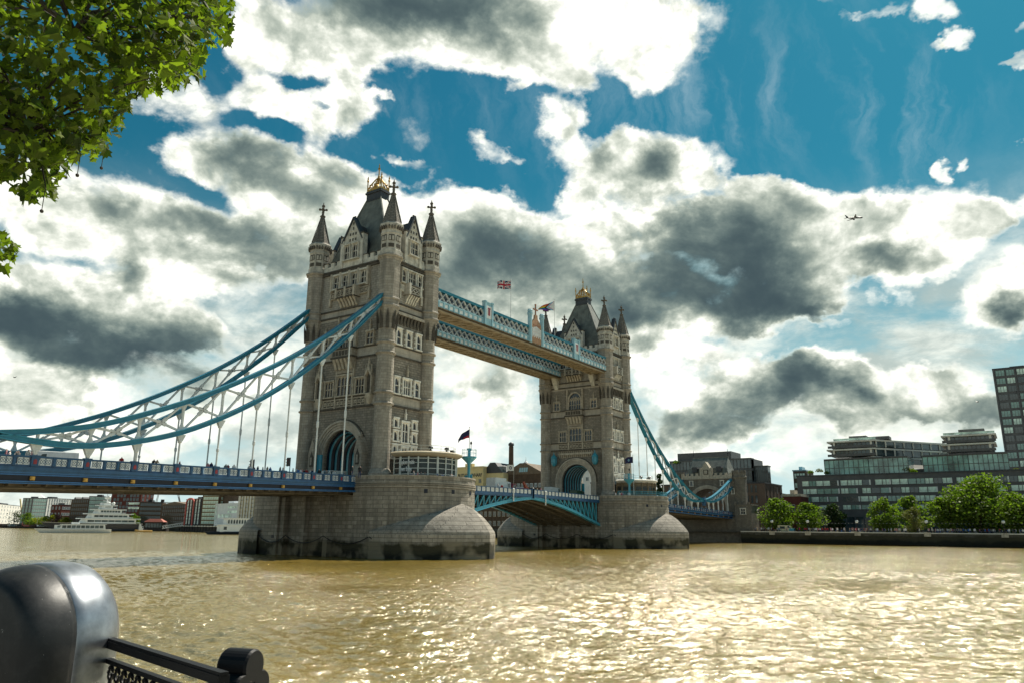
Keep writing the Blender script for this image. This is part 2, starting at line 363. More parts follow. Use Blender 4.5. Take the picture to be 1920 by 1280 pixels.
def leafmat(name, c1, c2, trans=.45, dark=None):
    m = bpy.data.materials.new(name); m.use_nodes = True; nt = m.node_tree; nt.nodes.clear()
    g = nd(nt, 'ShaderNodeNewGeometry'); f = g.outputs['Random Per Island']
    c = mixc(nt, f, c1, c2)
    d = nd(nt, 'ShaderNodeBsdfPrincipled'); nt.links.new(c, d.inputs['Base Color']); d.inputs['Roughness'].default_value = .6; d.inputs['Specular IOR Level'].default_value = .22
    t = nd(nt, 'ShaderNodeBsdfTranslucent'); c2_ = mixc(nt, 1.0, c, (1.5, 1.9, .55), 'MULTIPLY'); nt.links.new(c2_, t.inputs[0])
    mx = nd(nt, 'ShaderNodeMixShader'); mx.inputs[0].default_value = trans
    nt.links.new(d.outputs[0], mx.inputs[1]); nt.links.new(t.outputs[0], mx.inputs[2])
    o = nd(nt, 'ShaderNodeOutputMaterial'); nt.links.new(mx.outputs[0], o.inputs[0]); return m
M = {}
M['ashlar'] = masonry('ashlar_stone', (.46,.418,.35), (.32,.29,.243), (.15,.13,.105), 1.25, .48, .022, stain=.65, bumpd=.04, cvar=.6)
M['granite'] = masonry('rock_faced_granite', (.39,.352,.292), (.235,.212,.177), (.11,.1,.085), .85, .42, .035, stain=.6, bumpd=.10, cvar=.6)
M['band'] = masonry('smooth_band_stone', (.51,.465,.39), (.42,.38,.318), (.22,.2,.165), 1.9, .9, .012, stain=.55, bumpd=.02)
M['pale'] = plain('pale_portland_stone', (.47,.42,.335), .8, 0, .35, 1.6, .25, stain=.55)
M['palewhite'] = plain('white_portland_stone', (.60,.575,.50), .8, 0, .35, 1.2, .25, stain=.6)
M['trim'] = plain('bright_window_stone', (.84,.81,.73), .8, 0, .2, 1.6, .25, stain=.3)
M['crown'] = plain('crown_stage_stone', (.52,.49,.42), .8, 0, .4, 1.1, .25, stain=.6)
M['upper'] = masonry('upper_granite', (.48,.444,.38), (.34,.313,.267), (.14,.125,.105), .85, .42, .03, stain=.5, bumpd=.08, cvar=.5)
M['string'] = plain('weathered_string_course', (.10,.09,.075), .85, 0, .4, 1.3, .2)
M['spire'] = masonry('spire_stone', (.32,.295,.25), (.20,.18,.155), (.05,.05,.045), .8, .36, .05, stain=.6, bumpd=.06)
M['finial'] = plain('finial_stone', (.14,.125,.105), .85, 0, .4, 3, .2)
M['slate'] = plain('green_grey_slate', (.17,.178,.152), .55, 0, .45, .7, .4, stain=.5)
M['lead'] = plain('dark_lead', (.05,.053,.058), .5, .2, .3, 2)
M['gold'] = plain('gilded_iron', (.50,.30,.07), .4, .5, .35, 3)
M['darkglass'] = glassmat('dark_leaded_glass', (.018,.022,.030), .12, .6, .6, .6)
M['pier'] = masonry('pier_granite', (.44,.405,.345), (.22,.20,.17), (.10,.09,.078), 1.55, .62, .04, stain=.8, algae=2.1, bumpd=.08, white=.6, cvar=.75)
M['cutwater'] = masonry('cutwater_granite', (.42,.38,.32), (.29,.265,.225), (.10,.09,.075), 1.7, .62, .045, stain=.6, algae=2.1, bumpd=.06)
M['riverwall'] = masonry('river_wall_stone', (.13,.12,.10), (.085,.08,.066), (.045,.042,.036), 1.6, .55, .04, stain=.5, algae=2.9, bumpd=.06, tan=0)
M['teal'] = plain('teal_blue_paint', (.014,.195,.29), .32, 0, .2, 1.5, .5)
M['teallight'] = plain('bright_teal_paint', (.05,.30,.40), .35, 0, .2, 1.5, .5)
M['navy'] = plain('bridge_blue_paint', (.018,.085,.19), .38, 0, .28, 1.2, .5, stain=.25)
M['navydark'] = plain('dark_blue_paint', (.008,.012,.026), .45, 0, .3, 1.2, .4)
M['blue'] = plain('mid_blue_paint', (.035,.15,.37), .35, 0, .2, 1.2, .5)
M['white'] = plain('white_paint', (.74,.76,.74), .4, 0, .12, 2.0, .5, stain=.18)
M['greywhite'] = plain('grey_white_paint', (.64,.66,.65), .45, 0, .2, 2.0, .5, stain=.25)
M['palebl'] = plain('pale_blue_paint', (.30,.52,.60), .4, 0, .15, 1.5, .5, stain=.3)
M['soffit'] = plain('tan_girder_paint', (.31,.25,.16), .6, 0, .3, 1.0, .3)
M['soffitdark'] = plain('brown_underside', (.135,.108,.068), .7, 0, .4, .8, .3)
M['red'] = plain('red_paint', (.26,.022,.03), .4, 0, .15, 2)
M['asphalt'] = plain('asphalt', (.05,.05,.05), .9, 0, .2, 3, .2)
M['iron'] = plain('dark_iron', (.02,.02,.022), .4, .3, .3, 3)
M['steel'] = plain('hanger_steel', (.33,.34,.34), .4, .3, .2, 2)
M['hoard'] = plain('teal_hoarding', (.02,.26,.38), .5, 0, .1, .6)

# ------------------------------------------------------------------ the stone bridge towers
TA, TB, WX, WY = 5.24, 9.17, 5.4, 9.35
def face_mat(k):
    if k == 'N': return Matrix(((0, 1, 0, -WX), (-1, 0, 0, 0), (0, 0, 1, 0), (0, 0, 0, 1)))
    if k == 'S': return Matrix(((0, -1, 0, WX), (1, 0, 0, 0), (0, 0, 1, 0), (0, 0, 0, 1)))
    if k == 'W': return Matrix(((1, 0, 0, 0), (0, 1, 0, -WY), (0, 0, 1, 0), (0, 0, 0, 1)))
    return Matrix(((-1, 0, 0, 0), (0, -1, 0, WY), (0, 0, 1, 0), (0, 0, 0, 1)))
def archring(mb, r0, r1, zc, zb, y0, y1, m=0, n=18):
    o = [(r1*cos(pi*k/n), zc+r1*sin(pi*k/n)) for k in range(n+1)]; i = [(r0*cos(pi*k/n), zc+r0*sin(pi*k/n)) for k in range(n+1)]
    o = [(r1, zb)]+o+[(-r1, zb)]; i = [(r0, zb)]+i+[(-r0, zb)]
    for k in range(len(o)-1):
        a, b, c, d = o[k], o[k+1], i[k+1], i[k]
        mb.hexa([(d[0], y0, d[1]), (a[0], y0, a[1]), (a[0], y1, a[1]), (d[0], y1, d[1]), (c[0], y0, c[1]), (b[0], y0, b[1]), (b[0], y1, b[1]), (c[0], y1, c[1])], m)
def window(root, F, s, z0, z1, w, lights=2, transom=None, mat='pale', proud=.28, fw=.24, teeth=True, y=0.0, arched=True, name='window'):
    mb = MB(); mb.M = F
    x0, x1 = s-w/2, s+w/2
    mb.box(x0-fw, x0, y-proud, y+.05, z0, z1); mb.box(x1, x1+fw, y-proud, y+.05, z0, z1)
    mb.box(x0-fw-.06, x1+fw+.06, y-proud-.1, y+.05, z1, z1+fw); mb.box(x0-fw-.12, x1+fw+.12, y-proud-.16, y+.05, z0-.22, z0)
    if teeth:
        k, z = 0, z0+.1
        while z+.3 < z1:
            if k % 2 == 0:
                mb.box(x0-fw-.2, x0-fw, y-.14, y+.05, z, z+.34); mb.box(x1+fw, x1+fw+.2, y-.14, y+.05, z, z+.34)
            z += .4; k += 1
    lw = w/lights
    for k in range(1, lights): mb.box(x0+lw*k-.07, x0+lw*k+.07, y-.2, y-.02, z0, z1)
    if transom:
        tz = z0+(z1-z0)*transom; mb.box(x0, x1, y-.19, y-.02, tz-.06, tz+.06)
    if arched:
        for k in range(lights):
            a, b = x0+lw*k, x0+lw*(k+1); c = (a+b)/2; h = min(lw*.95, (z1-z0)*.4); zs = z1-h
            for e, sg in ((a, 1), (b, -1)):
                mb.prism([(e, zs), (e, z1), (c, z1), (c, z1-.05), (e+sg*lw*.30, z1-h*.32), (e+sg*lw*.1, zs+h*.34)], y-.17, y-.02)
    o = mb.build(name, M[mat], root)
    g = MB(); g.M = F; g.box(x0, x1, y-.025, y+.04, z0, z1); g.build('glass', M['darkglass'], o)
    return o
def pinnacle(mb, s, y, z0, z1, w, m=0):
    h = z1-z0
    mb.box(s-w/2, s+w/2, y-w/2, y+w/2, z0, z0+h*.5, m); mb.box(s-w*.7, s+w*.7, y-w*.7, y+w*.7, z0+h*.5, z0+h*.56, m)
    mb.loft([[(s-w*.45, y-w*.45, z0+h*.56), (s+w*.45, y-w*.45, z0+h*.56), (s+w*.45, y+w*.45, z0+h*.56), (s-w*.45, y+w*.45, z0+h*.56)],
             [(s-.03, y-.03, z0+h*.93), (s+.03, y-.03, z0+h*.93), (s+.03, y+.03, z0+h*.93), (s-.03, y+.03, z0+h*.93)]], m)
    mb.box(s-w*.28, s+w*.28, y-w*.28, y+w*.28, z0+h*.9, z1, m)
def relief(mb, s0, s1, z0, z1, y, n, m=0):          # carved panel: frame with rosettes
    mb.box(s0, s1, y-.08, y+.02, z0, z1, m+1); mb.box(s0-.08, s1+.08, y-.2, y+.02, z1, z1+.14, m); mb.box(s0-.08, s1+.08, y-.2, y+.02, z0-.14, z0, m)
    w = (s1-s0)/n
    for k in range(n):
        c = s0+w*(k+.5); h = (z1-z0)/2; zc = (z0+z1)/2
        mb.box(s0+w*k-.05, s0+w*k+.05, y-.18, y-.07, z0, z1, m)
        for a in range(4):
            t = pi/4+a*pi/2; mb.box(c+w*.24*cos(t)-w*.12, c+w*.24*cos(t)+w*.12, y-.16, y-.07, zc+h*.5*sin(t)-h*.24, zc+h*.5*sin(t)+h*.24, m)
        mb.box(c-w*.09, c+w*.09, y-.19, y-.07, zc-h*.2, zc+h*.2, m)
    mb.box(s1-.05, s1+.05, y-.18, y-.07, z0, z1, m)
def corbels(mb, s0, s1, z0, z1, y, n, depth, m=0, w=.55):
    for k in range(n):
        c = s0+(s1-s0)*(k+.5)/n; hw = (s1-s0)/n*w/2
        mb.prism([(0, 0)], 0, 0, m, False) if False else None
        a = [(c-hw, y, z0), (c+hw, y, z0), (c+hw, y-depth*.25, z0+.1), (c-hw, y-depth*.25, z0+.1)]
        b = [(c-hw, y, z1), (c+hw, y, z1), (c+hw, y-depth, z1), (c-hw, y-depth, z1)]
        c1 = [(c-hw, y, (z0+z1)/2), (c+hw, y, (z0+z1)/2), (c+hw, y-depth*.5, (z0+z1)/2), (c-hw, y-depth*.5, (z0+z1)/2)]
        mb.loft([a, c1, b], m)

BASE = 11.5
LEV = (24.55, 26.45, 33.2, 34.95, 41.2, 42.5)
def build_tower():
    root = thing('bridge_tower', 'tall gothic stone tower nearest the camera, with blue suspension chains entering its left face', 'tower', (0, 0, BASE))
    # walls
    mb = MB(); mb.M = face_mat('N'); r = 4.45; zc = 16.4
    arc = [(-r*cos(pi*k/22), zc+r*sin(pi*k/22)) for k in range(23)]
    mb.prism([(-WY, BASE), (-r, BASE)]+arc+[(r, BASE), (WY, BASE), (WY, LEV[0]), (-WY, LEV[0])], 0, 2*WX, 0)
    mb.M = None
    for z0, z1, m in ((LEV[0], LEV[1], 1), (LEV[1], LEV[2], 0), (LEV[2], LEV[3], 1), (LEV[3], 40.6, 0), (40.6, LEV[5], 1), (LEV[5], 50.2, 2)):
        mb.box(-WX, WX, -WY, WY, z0, z1, m)
    mb.build('wall', [M['granite'], M['band'], M['upper']], root)
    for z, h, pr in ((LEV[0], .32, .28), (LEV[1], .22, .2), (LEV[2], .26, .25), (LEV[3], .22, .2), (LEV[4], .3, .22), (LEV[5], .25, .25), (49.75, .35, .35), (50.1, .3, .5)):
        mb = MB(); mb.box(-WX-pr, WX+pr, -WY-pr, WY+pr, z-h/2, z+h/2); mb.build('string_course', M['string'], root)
    # corner turrets
    for sx, sy in ((-1, -1), (-1, 1), (1, -1), (1, 1)):
        cx, cy = sx*TA, sy*TB
        mb = MB()
        pr = [(1.95, BASE), (1.95, 13.1), (1.72, 13.5), (1.52, 13.9)]
        for z in LEV[:4]: pr += [(1.45, z-.28), (1.75, z-.12), (1.75, z+.08), (1.5, z+.25)]
        pr += [(1.45, 37.6), (1.45, 38.2)]
        mb.lathe(pr, cx, cy, 20, 0, 0, True, True)
        # broached change from round to octagon
        mb.lathe([(1.46, 38.2), (1.5, 39.0), (1.62, 39.8), (1.98, 40.9), (1.98, 41.0)], cx, cy, 8, pi/8, 0)
        for k in range(8):                           # pointed hollows between the broaches
            t = 2*pi*k/8; mb.tube([(cx+1.40*cos(t), cy+1.40*sin(t), 37.3), (cx+1.66*cos(t), cy+1.66*sin(t), 39.3), (cx+1.86*cos(t), cy+1.86*sin(t), 40.6)], [.42, .3, .02], 4, 2)
        mb.lathe([(2.0, 41.0), (2.15, 41.1), (2.15, 41.35), (1.95, 41.5), (1.92, 42.3), (2.1, 42.42), (2.1, 42.6), (1.92, 42.8), (1.92, 49.6), (2.05, 49.75), (2.05, 49.95), (2.35, 50.1), (2.35, 50.35), (2.0, 50.55)], cx, cy, 8, pi/8, 0)
        tr = mb.build('turret', [M['ashlar'], M['pale'], M['string']], root)
        mb = MB()
        mb.lathe([(1.98, 50.5), (1.98, 51.3), (1.86, 51.4), (1.86, 54.2), (1.98, 54.3), (1.98, 54.5), (1.88, 54.6), (1.88, 55.3), (2.12, 55.6), (2.2, 55.9), (2.2, 56.15), (1.9, 56.4)], cx, cy, 8, pi/8, 0)
        for k in range(8):                           # tracery panels on each side of the crown stage
            t = 2*pi*k/8
            mb.M = Matrix.Translation((cx, cy, 0)) @ Matrix.Rotation(t+pi/2, 4, 'Z') @ Matrix.Translation((0, -1.72, 0))
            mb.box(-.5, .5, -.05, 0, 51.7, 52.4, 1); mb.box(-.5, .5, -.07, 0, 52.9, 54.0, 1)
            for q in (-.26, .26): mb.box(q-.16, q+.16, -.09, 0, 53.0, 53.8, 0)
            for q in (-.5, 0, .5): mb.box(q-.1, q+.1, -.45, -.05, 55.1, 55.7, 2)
        mb.M = None
        mb.build('crown_stage', [M['crown'], M['string'], M['finial']], tr)
        mb = MB(); mb.lathe([(1.95, 56.35), (1.75, 56.7), (1.15, 58.8), (.62, 60.8), (.34, 62.1)], cx, cy, 8, pi/8)
        for k in range(8):
            t = pi/8+2*pi*k/8; mb.tube([(cx+1.78*cos(t), cy+1.78*sin(t), 56.7), (cx+.36*cos(t), cy+.36*sin(t), 62.1)], .07, 4)
        mb.build('spire', M['spire'], tr)
        mb = MB(); mb.lathe([(.34, 62.1), (.52, 62.25), (.52, 62.45), (.26, 62.6), (.22, 63.1), (.3, 63.2), (.22, 63.3), (.2, 64.3), (.32, 64.4), (.3, 64.65), (.12, 64.85), (.05, 65.25)], cx, cy, 8)
        for k in range(4):
            t = k*pi/2+.78; dx, dy = cos(t), sin(t)
            mb.tube([(cx+.15*dx, cy+.15*dy, 63.75), (cx+.55*dx, cy+.55*dy, 63.75)], .16, 6); mb.ball((cx+.62*dx, cy+.62*dy, 63.78), .26, 6)
        mb.build('finial', M['finial'], tr)
    # parapets with battlements
    for k, half in (('N', 7.6), ('S', 7.6), ('W', 3.6), ('E', 3.6)):
        mb = MB(); mb.M = face_mat(k); mb.box(-half, half, -.22, .25, 50.25, 51.25)
        n = 9 if half > 5 else 5
        for i in range(n):
            c = -half+2*half*(i+.5)/n; w = half/n*.55
            mb.box(c-w, c+w, -.22, .25, 51.25, 52.0); mb.box(c-w-.06, c+w+.06, -.3, .33, 52.0, 52.14, 1)
        mb.build('parapet', [M['palewhite'], M['string']], root)
    # roof
    mb = MB()
    mb.loft([[(-4.6, -8.2, 50.6), (4.6, -8.2, 50.6), (4.6, 8.2, 50.6), (-4.6, 8.2, 50.6)], [(-4.25, -7.7, 51.6), (4.25, -7.7, 51.6), (4.25, 7.7, 51.6), (-4.25, 7.7, 51.6)],
             [(-1.0, -1.75, 65.6), (1.0, -1.75, 65.6), (1.0, 1.75, 65.6), (-1.0, 1.75, 65.6)]])
    for sx in (-1, 1):
        for sy in (-1, 1): mb.bar((sx*4.25, sy*7.7, 51.6), (sx*1.0, sy*1.75, 65.6), .22, .22)
    rf = mb.build('roof', M['slate'], root)
    mb = MB(); mb.M = Matrix.Diagonal((.64, .64, 1, 1))
    mb.box(-1.75, 1.75, -2.95, 2.95, 65.3, 66.6); mb.box(-2.05, 2.05, -3.25, 3.25, 66.6, 66.95); mb.box(-1.85, 1.85, -3.05, 3.05, 66.95, 67.2)
    for i in range(9):
        for sx in (-1, 1): mb.box(sx*1.8-.1, sx*1.8+.1, -2.7+i*.66, -2.4+i*.66, 65.0, 65.35)
    mb.build('crest_platform', M['lead'], rf)
    mb = MB(); mb.M = Matrix.Diagonal((.66, .66, 1, 1))          # gilded crown
    for sx in (-1, 1): mb.bar((sx*1.6, -2.7, 67.35), (sx*1.6, 2.7, 67.35), .18, .5)
    for sy in (-1, 1): mb.bar((-1.6, sy*2.7, 67.35), (1.6, sy*2.7, 67.35), .18, .5)
    for sx in (-1, 1):
        for sy in (-1, 1):
            x, y = sx*1.6, sy*2.7
            mb.tube([(x, y, 67.2), (x, y, 69.2)], .18, 6); mb.ball((x, y, 69.5), .34, 6); mb.tube([(x, y, 69.6), (x, y, 70.4)], .14, 5); mb.bar((x-.25, y, 70.0), (x+.25, y, 70.0), .12, .12); mb.bar((x, y-.25, 70.0), (x, y+.25, 70.0), .12, .12)
            mb.tube([(x, y, 67.6), (x*.72, y*.72, 68.6), (x*.35, y*.35, 69.6), (0, 0, 70.3)], .17, 5)
    for sx in (-1, 1):
        mb.tube([(sx*1.6, 0, 67.4), (sx*1.0, 0, 69.0), (0, 0, 70.2)], .14, 5)
        for y in (-1.8, -.9, 0, .9, 1.8): mb.tube([(sx*1.6, y, 67.4), (sx*1.6, y, 68.3)], .12, 4); mb.ball((sx*1.6, y, 68.4), .24, 6); 
        for y in (-1.35, -.45, .45, 1.35): mb.bar((sx*1.6, y-.45, 67.5), (sx*1.6, y, 68.1), .11, .11); mb.bar((sx*1.6, y+.45, 67.5), (sx*1.6, y, 68.1), .11, .11)
    for sy in (-1, 1):
        mb.tube([(0, sy*2.7, 67.4), (0, sy*1.6, 69.0), (0, 0, 70.2)], .14, 5)
        for x in (-.8, 0, .8): mb.tube([(x, sy*2.7, 67.4), (x, sy*2.7, 68.3)], .12, 4); mb.ball((x, sy*2.7, 68.4), .24, 6)
    mb.tube([(0, 0, 67.2), (0, 0, 72.9)], [.26, .15], 6)
    for z, q in ((70.4, .34), (71.3, .2), (72.9, .16)): mb.ball((0, 0, z), q, 8)
    mb.bar((-.42, 0, 72.1), (.42, 0, 72.1), .16, .2); mb.bar((0, -.42, 72.1), (0, .42, 72.1), .16, .2); mb.tube([(0, 0, 72.9), (0, 0, 73.25)], .06, 5)
    mb.build('gilded_crown', M['gold'], rf)
    # dormer gables
    for k, hw, back in (('N', 2.55, 3.6), ('S', 2.55, 3.6), ('W', 1.95, 5.2), ('E', 1.95, 5.2)):
        F = face_mat(k); mb = MB(); mb.M = F
        mb.prism([(-hw, 50.3), (hw, 50.3), (hw, 55.2), (0, 59.7), (-hw, 55.2)], -.3, .55, 0)
        mb.prism([(-hw+.25, 51.0), (hw-.25, 51.0), (hw-.25, 55.0), (0, 58.9), (-hw+.25, 55.0)], .55, back, 1)
        for sg in (-1, 1):
            mb.bar((sg*(hw+.1), -.02, 55.15), (0, -.02, 59.9), 1.05, .28, 1)
            mb.box(sg*hw-.32, sg*hw+.32, -.5, .6, 50.3, 56.2, 0); mb.box(sg*hw-.42, sg*hw+.42, -.6, .7, 56.2, 56.45, 2)
        mb.box(-.12, .12, -.14, .1, 59.7, 60.2, 2)
        for zz, ww in ((55.0, 1.7), (56.1, 1.2), (57.2, .7), (58.2, .3)):         # blind tracery
            mb.box(-ww, ww, -.38, -.3, zz, zz+.12, 0)
            for q in (-.7, 0, .7):
                if abs(q)*1.5 < ww*1.2: mb.box(q-.16, q+.16, -.36, -.3, zz+.25, zz+.75, 2)
        gb = mb.build('gable', [M['palewhite'], M['lead'], M['string']], root)
        if hw > 2:
            for q in (-1.05, 1.05): window(gb, F, q, 51.7, 54.5, 1.3, 2, .5, 'palewhite', .42, .2, False, -.3)
        else: window(gb, F, 0, 52.2, 54.8, 1.9, 3, .5, 'palewhite', .42, .2, False, -.3)
    # faces
    for k in 'NSWE':
        F = face_mat(k)
        if k in 'NS':
            mb = MB(); mb.M = F                      # moulded arch
            for r0, r1, y in ((5.62, 6.0, -.55), (5.22, 5.6, -.36), (4.84, 5.2, -.2), (4.42, 4.82, -.08)): archring(mb, r0, r1, 16.4, BASE, y, .3, 0, 24)
            archring(mb, 6.02, 6.2, 16.4, 16.2, -.3, .1, 1, 24)
            mb.build('archway', [M['band'], M['string']], root)
            window(root, F, 0, 26.75, 30.25, 3.5, 4, .5, 'pale', .3, .3)
            for q in (-3.8, 3.8): window(root, F, q, 26.75, 29.5, 1.95, 3, .5, 'pale', .3, .26)
            mb = MB(); mb.M = F
            for a, b, n in ((-5.1, -2.3, 3), (-1.9, 1.9, 4), (2.3, 5.1, 3)): relief(mb, a, b, 24.95, 26.05, 0, n)
            for q in (-2.1, 2.1): mb.box(q-.16, q+.16, -.3, .05, 24.6, 32.6, 0)
            mb.build('carved_frieze', [M['pale'], M['string']], root)
            mb = MB(); mb.M = F                      # corbelled balcony above the middle window
            mb.loft([[(-1.9, -.02, 30.7), (1.9, -.02, 30.7), (1.9, -.25, 30.7), (-1.9, -.25, 30.7)], [(-2.2, -.02, 32.0), (2.2, -.02, 32.0), (2.2, -.6, 32.0), (-2.2, -.6, 32.0)], [(-2.5, -.02, 33.2), (2.5, -.02, 33.2), (2.5, -1.3, 33.2), (-2.5, -1.3, 33.2)]], 0)
            corbels(mb, -2.3, 2.3, 31.3, 33.1, -.5, 5, 1.0, 2)
            mb.box(-2.65, 2.65, -1.45, .02, 33.2, 33.5, 1); mb.box(-2.5, 2.5, -1.3, -.02, 33.5, 34.75, 0); mb.box(-2.7, 2.7, -1.5, .02, 34.75, 35.0, 1)
            for q in (-1.9, -1.15, -.38, .38, 1.15, 1.9): mb.box(q-.28, q+.28, -1.36, -1.29, 33.7, 34.55, 1)
            mb.build('balcony', [M['ashlar'], M['string'], M['pale']], root)
            # traceried arch window above it
            mb = MB(); mb.M = F; w = 1.75
            ar = [(w*cos(pi*i/14), 37.6+1.95*sin(pi*i/14)) for i in range(15)]; out = [((w+.34)*cos(pi*i/14), 37.6+2.3*sin(pi*i/14)) for i in range(15)]
            ar = [(w, 35.2)]+ar+[(-w, 35.2)]; out = [(w+.34, 35.2)]+out+[(-w-.34, 35.2)]
            for i in range(len(ar)-1):
                a, b, c, d = out[i], out[i+1], ar[i+1], ar[i]
                mb.hexa([(d[0], -.4, d[1]), (a[0], -.4, a[1]), (a[0], .05, a[1]), (d[0], .05, d[1]), (c[0], -.4, c[1]), (b[0], -.4, b[1]), (b[0], .05, b[1]), (c[0], .05, c[1])])
            for q in (-1.05, -.35, .35, 1.05): mb.box(q-.06, q+.06, -.2, -.02, 35.2, 38.9-abs(q)*.5)
            mb.box(-w, w, -.19, -.02, 36.3, 36.42)
            for q in (-1.4, -.7, 0, .7, 1.4):
                for sg in (-1, 1): mb.bar((q+sg*.33, -.1, 37.3), (q, -.1, 38.0), .14, .1, 0, (0, 1, 0)); mb.bar((q+sg*.3, -.1, 38.5-abs(q)*.25), (q, -.1, 38.05), .14, .08, 0, (0, 1, 0))
            for sg in (-1, 1): mb.box(sg*2.3-.14, sg*2.3+.14, -.45, .05, 35.2, 40.3); pinnacle(mb, sg*2.3, -.25, 40.0, 41.0, .3)
            wn = mb.build('arched_window', M['pale'], root)
            g = MB(); g.M = F; g.prism(ar, -.03, .03); g.build('glass', M['darkglass'], wn)
            for q in (-5.6, 5.6):
                window(root, F, q, 35.25, 37.4, 1.5, 2, .5, 'pale', .3, .26)
                mb = MB(); mb.M = F; pinnacle(mb, q, -.2, 37.7, 39.5, .32); mb.box(q-1.0, q+1.0, -.3, .05, 37.62, 37.8); mb.build('window_finial', M['pale'], root)
            for q in (-3.45, -1.15, 1.15, 3.45): window(root, F, q, 46.5, 49.0, 1.45, 2, .5, 'palewhite', .5, .28, False, -.12)
            mb = MB(); mb.M = F
            for q in (-4.6, -2.3, 0, 2.3, 4.6): mb.box(q-.22, q+.22, -.75, 0, 46.0, 49.5)
            mb.box(-4.9, 4.9, -.3, 0, 49.3, 49.6)
            for sg in (-1, 1): mb.box(sg*3.7-1.15, sg*3.7+1.15, -.3, 0, 44.6, 45.9); relief(mb, sg*3.7-1.0, sg*3.7+1.0, 44.8, 45.7, -.3, 2); pinnacle(mb, sg*4.9, -.3, 43.4, 46.2, .4)
            mb.build('window_band', [M['pale'], M['string']], root)
            mb = MB(); mb.M = F                      # balcony of the top storey
            mb.box(-2.4, 2.4, -1.5, 0, 44.2, 44.5, 1); mb.box(-2.25, 2.25, -1.35, 0, 44.5, 45.8, 0); mb.box(-2.45, 2.45, -1.55, 0, 45.8, 46.05, 1)
            for q in (-1.1, 1.1): mb.box(q-.75, q+.75, -1.42, -1.3, 44.7, 45.6, 1); mb.box(q-.12, q+.12, -1.46, -1.3, 44.7, 45.6, 0); mb.bar((q-.7, -1.4, 44.75), (q+.7, -1.4, 45.55), .08, .12, 0, (0, 1, 0)); mb.bar((q-.7, -1.4, 45.55), (q+.7, -1.4, 44.75), .08, .12, 0, (0, 1, 0))
            for q in (-2.25, 0, 2.25): mb.box(q-.24, q+.24, -1.6, 0, 44.3, 46.2, 0)
            corbels(mb, -2.3, 2.3, 42.7, 44.2, 0, 6, 1.35, 0)
            mb.build('upper_balcony', [M['pale'], M['string']], root)
            # vault liner
            if k == 'N':
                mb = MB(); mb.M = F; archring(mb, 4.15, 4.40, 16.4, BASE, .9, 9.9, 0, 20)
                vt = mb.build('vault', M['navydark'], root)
                mb = MB(); mb.M = F
                for i in range(7): archring(mb, 3.98, 4.13, 16.4, BASE, 1.2+i*1.35, 1.55+i*1.35, 0, 20)
                mb.build('vault_ribs', M['teallight'], vt)
        else:
            for q, w, l in ((-2.6, .95, 1), (0, 1.7, 3), (2.6, .95, 1)): window(root, F, q, 26.75, 29.5, w, l, .5, 'trim', .3, .3)
            mb = MB(); mb.M = F; pinnacle(mb, 0, -.2, 30.0, 32.0, .34); mb.build('window_finial', M['pale'], root)
            for q in (-2.6, 0, 2.6): window(root, F, q, 35.3, 37.9, .95, 1, .45, 'trim', .3, .3)
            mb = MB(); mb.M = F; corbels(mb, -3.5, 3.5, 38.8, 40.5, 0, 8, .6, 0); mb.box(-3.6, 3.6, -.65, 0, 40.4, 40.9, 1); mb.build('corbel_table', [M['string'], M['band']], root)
            for q, w, l in ((-2.1, .85, 1), (0, 1.9, 3), (2.1, .85, 1)): window(root, F, q, 46.6, 49.0, w, l, .5, 'palewhite', .4, .26, False, -.1)
            mb = MB(); mb.M = F
            mb.box(-1.55, 1.55, -1.3, 0, 44.4, 44.65, 1); mb.box(-1.45, 1.45, -1.2, 0, 44.65, 46.0, 0); mb.box(-1.6, 1.6, -1.35, 0, 46.0, 46.25, 1)
            mb.box(-1.1, 1.1, -1.26, -1.1, 44.85, 45.8, 1); mb.bar((-1.05, -1.24, 44.9), (0, -1.24, 45.75), .1, .12, 0, (0, 1, 0)); mb.bar((0, -1.24, 44.9), (1.05, -1.24, 45.75), .1, .12, 0, (0, 1, 0)); mb.bar((0, -1.24, 44.9), (-1.05, -1.24, 45.75), .1, .12, 0, (0, 1, 0)); mb.bar((1.05, -1.24, 44.9), (0, -1.24, 45.75), .1, .12, 0, (0, 1, 0))
            for q in (-1.45, 1.45): mb.box(q-.22, q+.22, -1.42, 0, 44.4, 46.5, 0)
            corbels(mb, -1.5, 1.5, 42.9, 44.4, 0, 5, 1.2, 0)
            for sg in (-1, 1): mb.box(sg*2.3-.5, sg*2.3+.5, -.3, 0, 44.9, 46.2, 0); pinnacle(mb, sg*2.85, -.25, 43.4, 46.4, .34)
            mb.build('balcony', [M['palewhite'], M['string']], root)
            for q, z0, z1, w, l in ((-2.35, 21.0, 22.4, .8, 1), (2.35, 21.0, 22.4, .8, 1), (0, 18.6, 22.0, 1.35, 2), (-2.35, 18.7, 20.3, .8, 1), (2.35, 18.7, 20.3, .8, 1), (-2.35, 16.2, 17.9, .85, 1), (2.35, 16.2, 17.9, .85, 1), (0, 16.2, 17.7, 1.3, 2)):
                window(root, F, q, z0, z1, w, l, .55 if l == 2 else None, 'trim', .3, .32, True)
            mb = MB(); mb.M = F; mb.box(-3.3, 3.3, -.3, 0, 18.05, 18.3); mb.box(-3.3, 3.3, -.3, 0, 15.6, 15.9); pinnacle(mb, 0, -.2, 22.5, 24.3, .34); mb.build('window_band', M['trim'], root)
            mb = MB(); mb.M = F; archring(mb, .8, 1.25, 13.9, BASE, -.35, .05, 0, 10); d = mb.build('doorway', M['pale'], root)
            mb = MB(); mb.M = F; mb.prism([(-.8, BASE)]+[(-.8*cos(pi*i/10), 13.9+.8*sin(pi*i/10)) for i in range(11)]+[(.8, BASE)], -.04, .02); mb.build('door', M['navydark'], d)
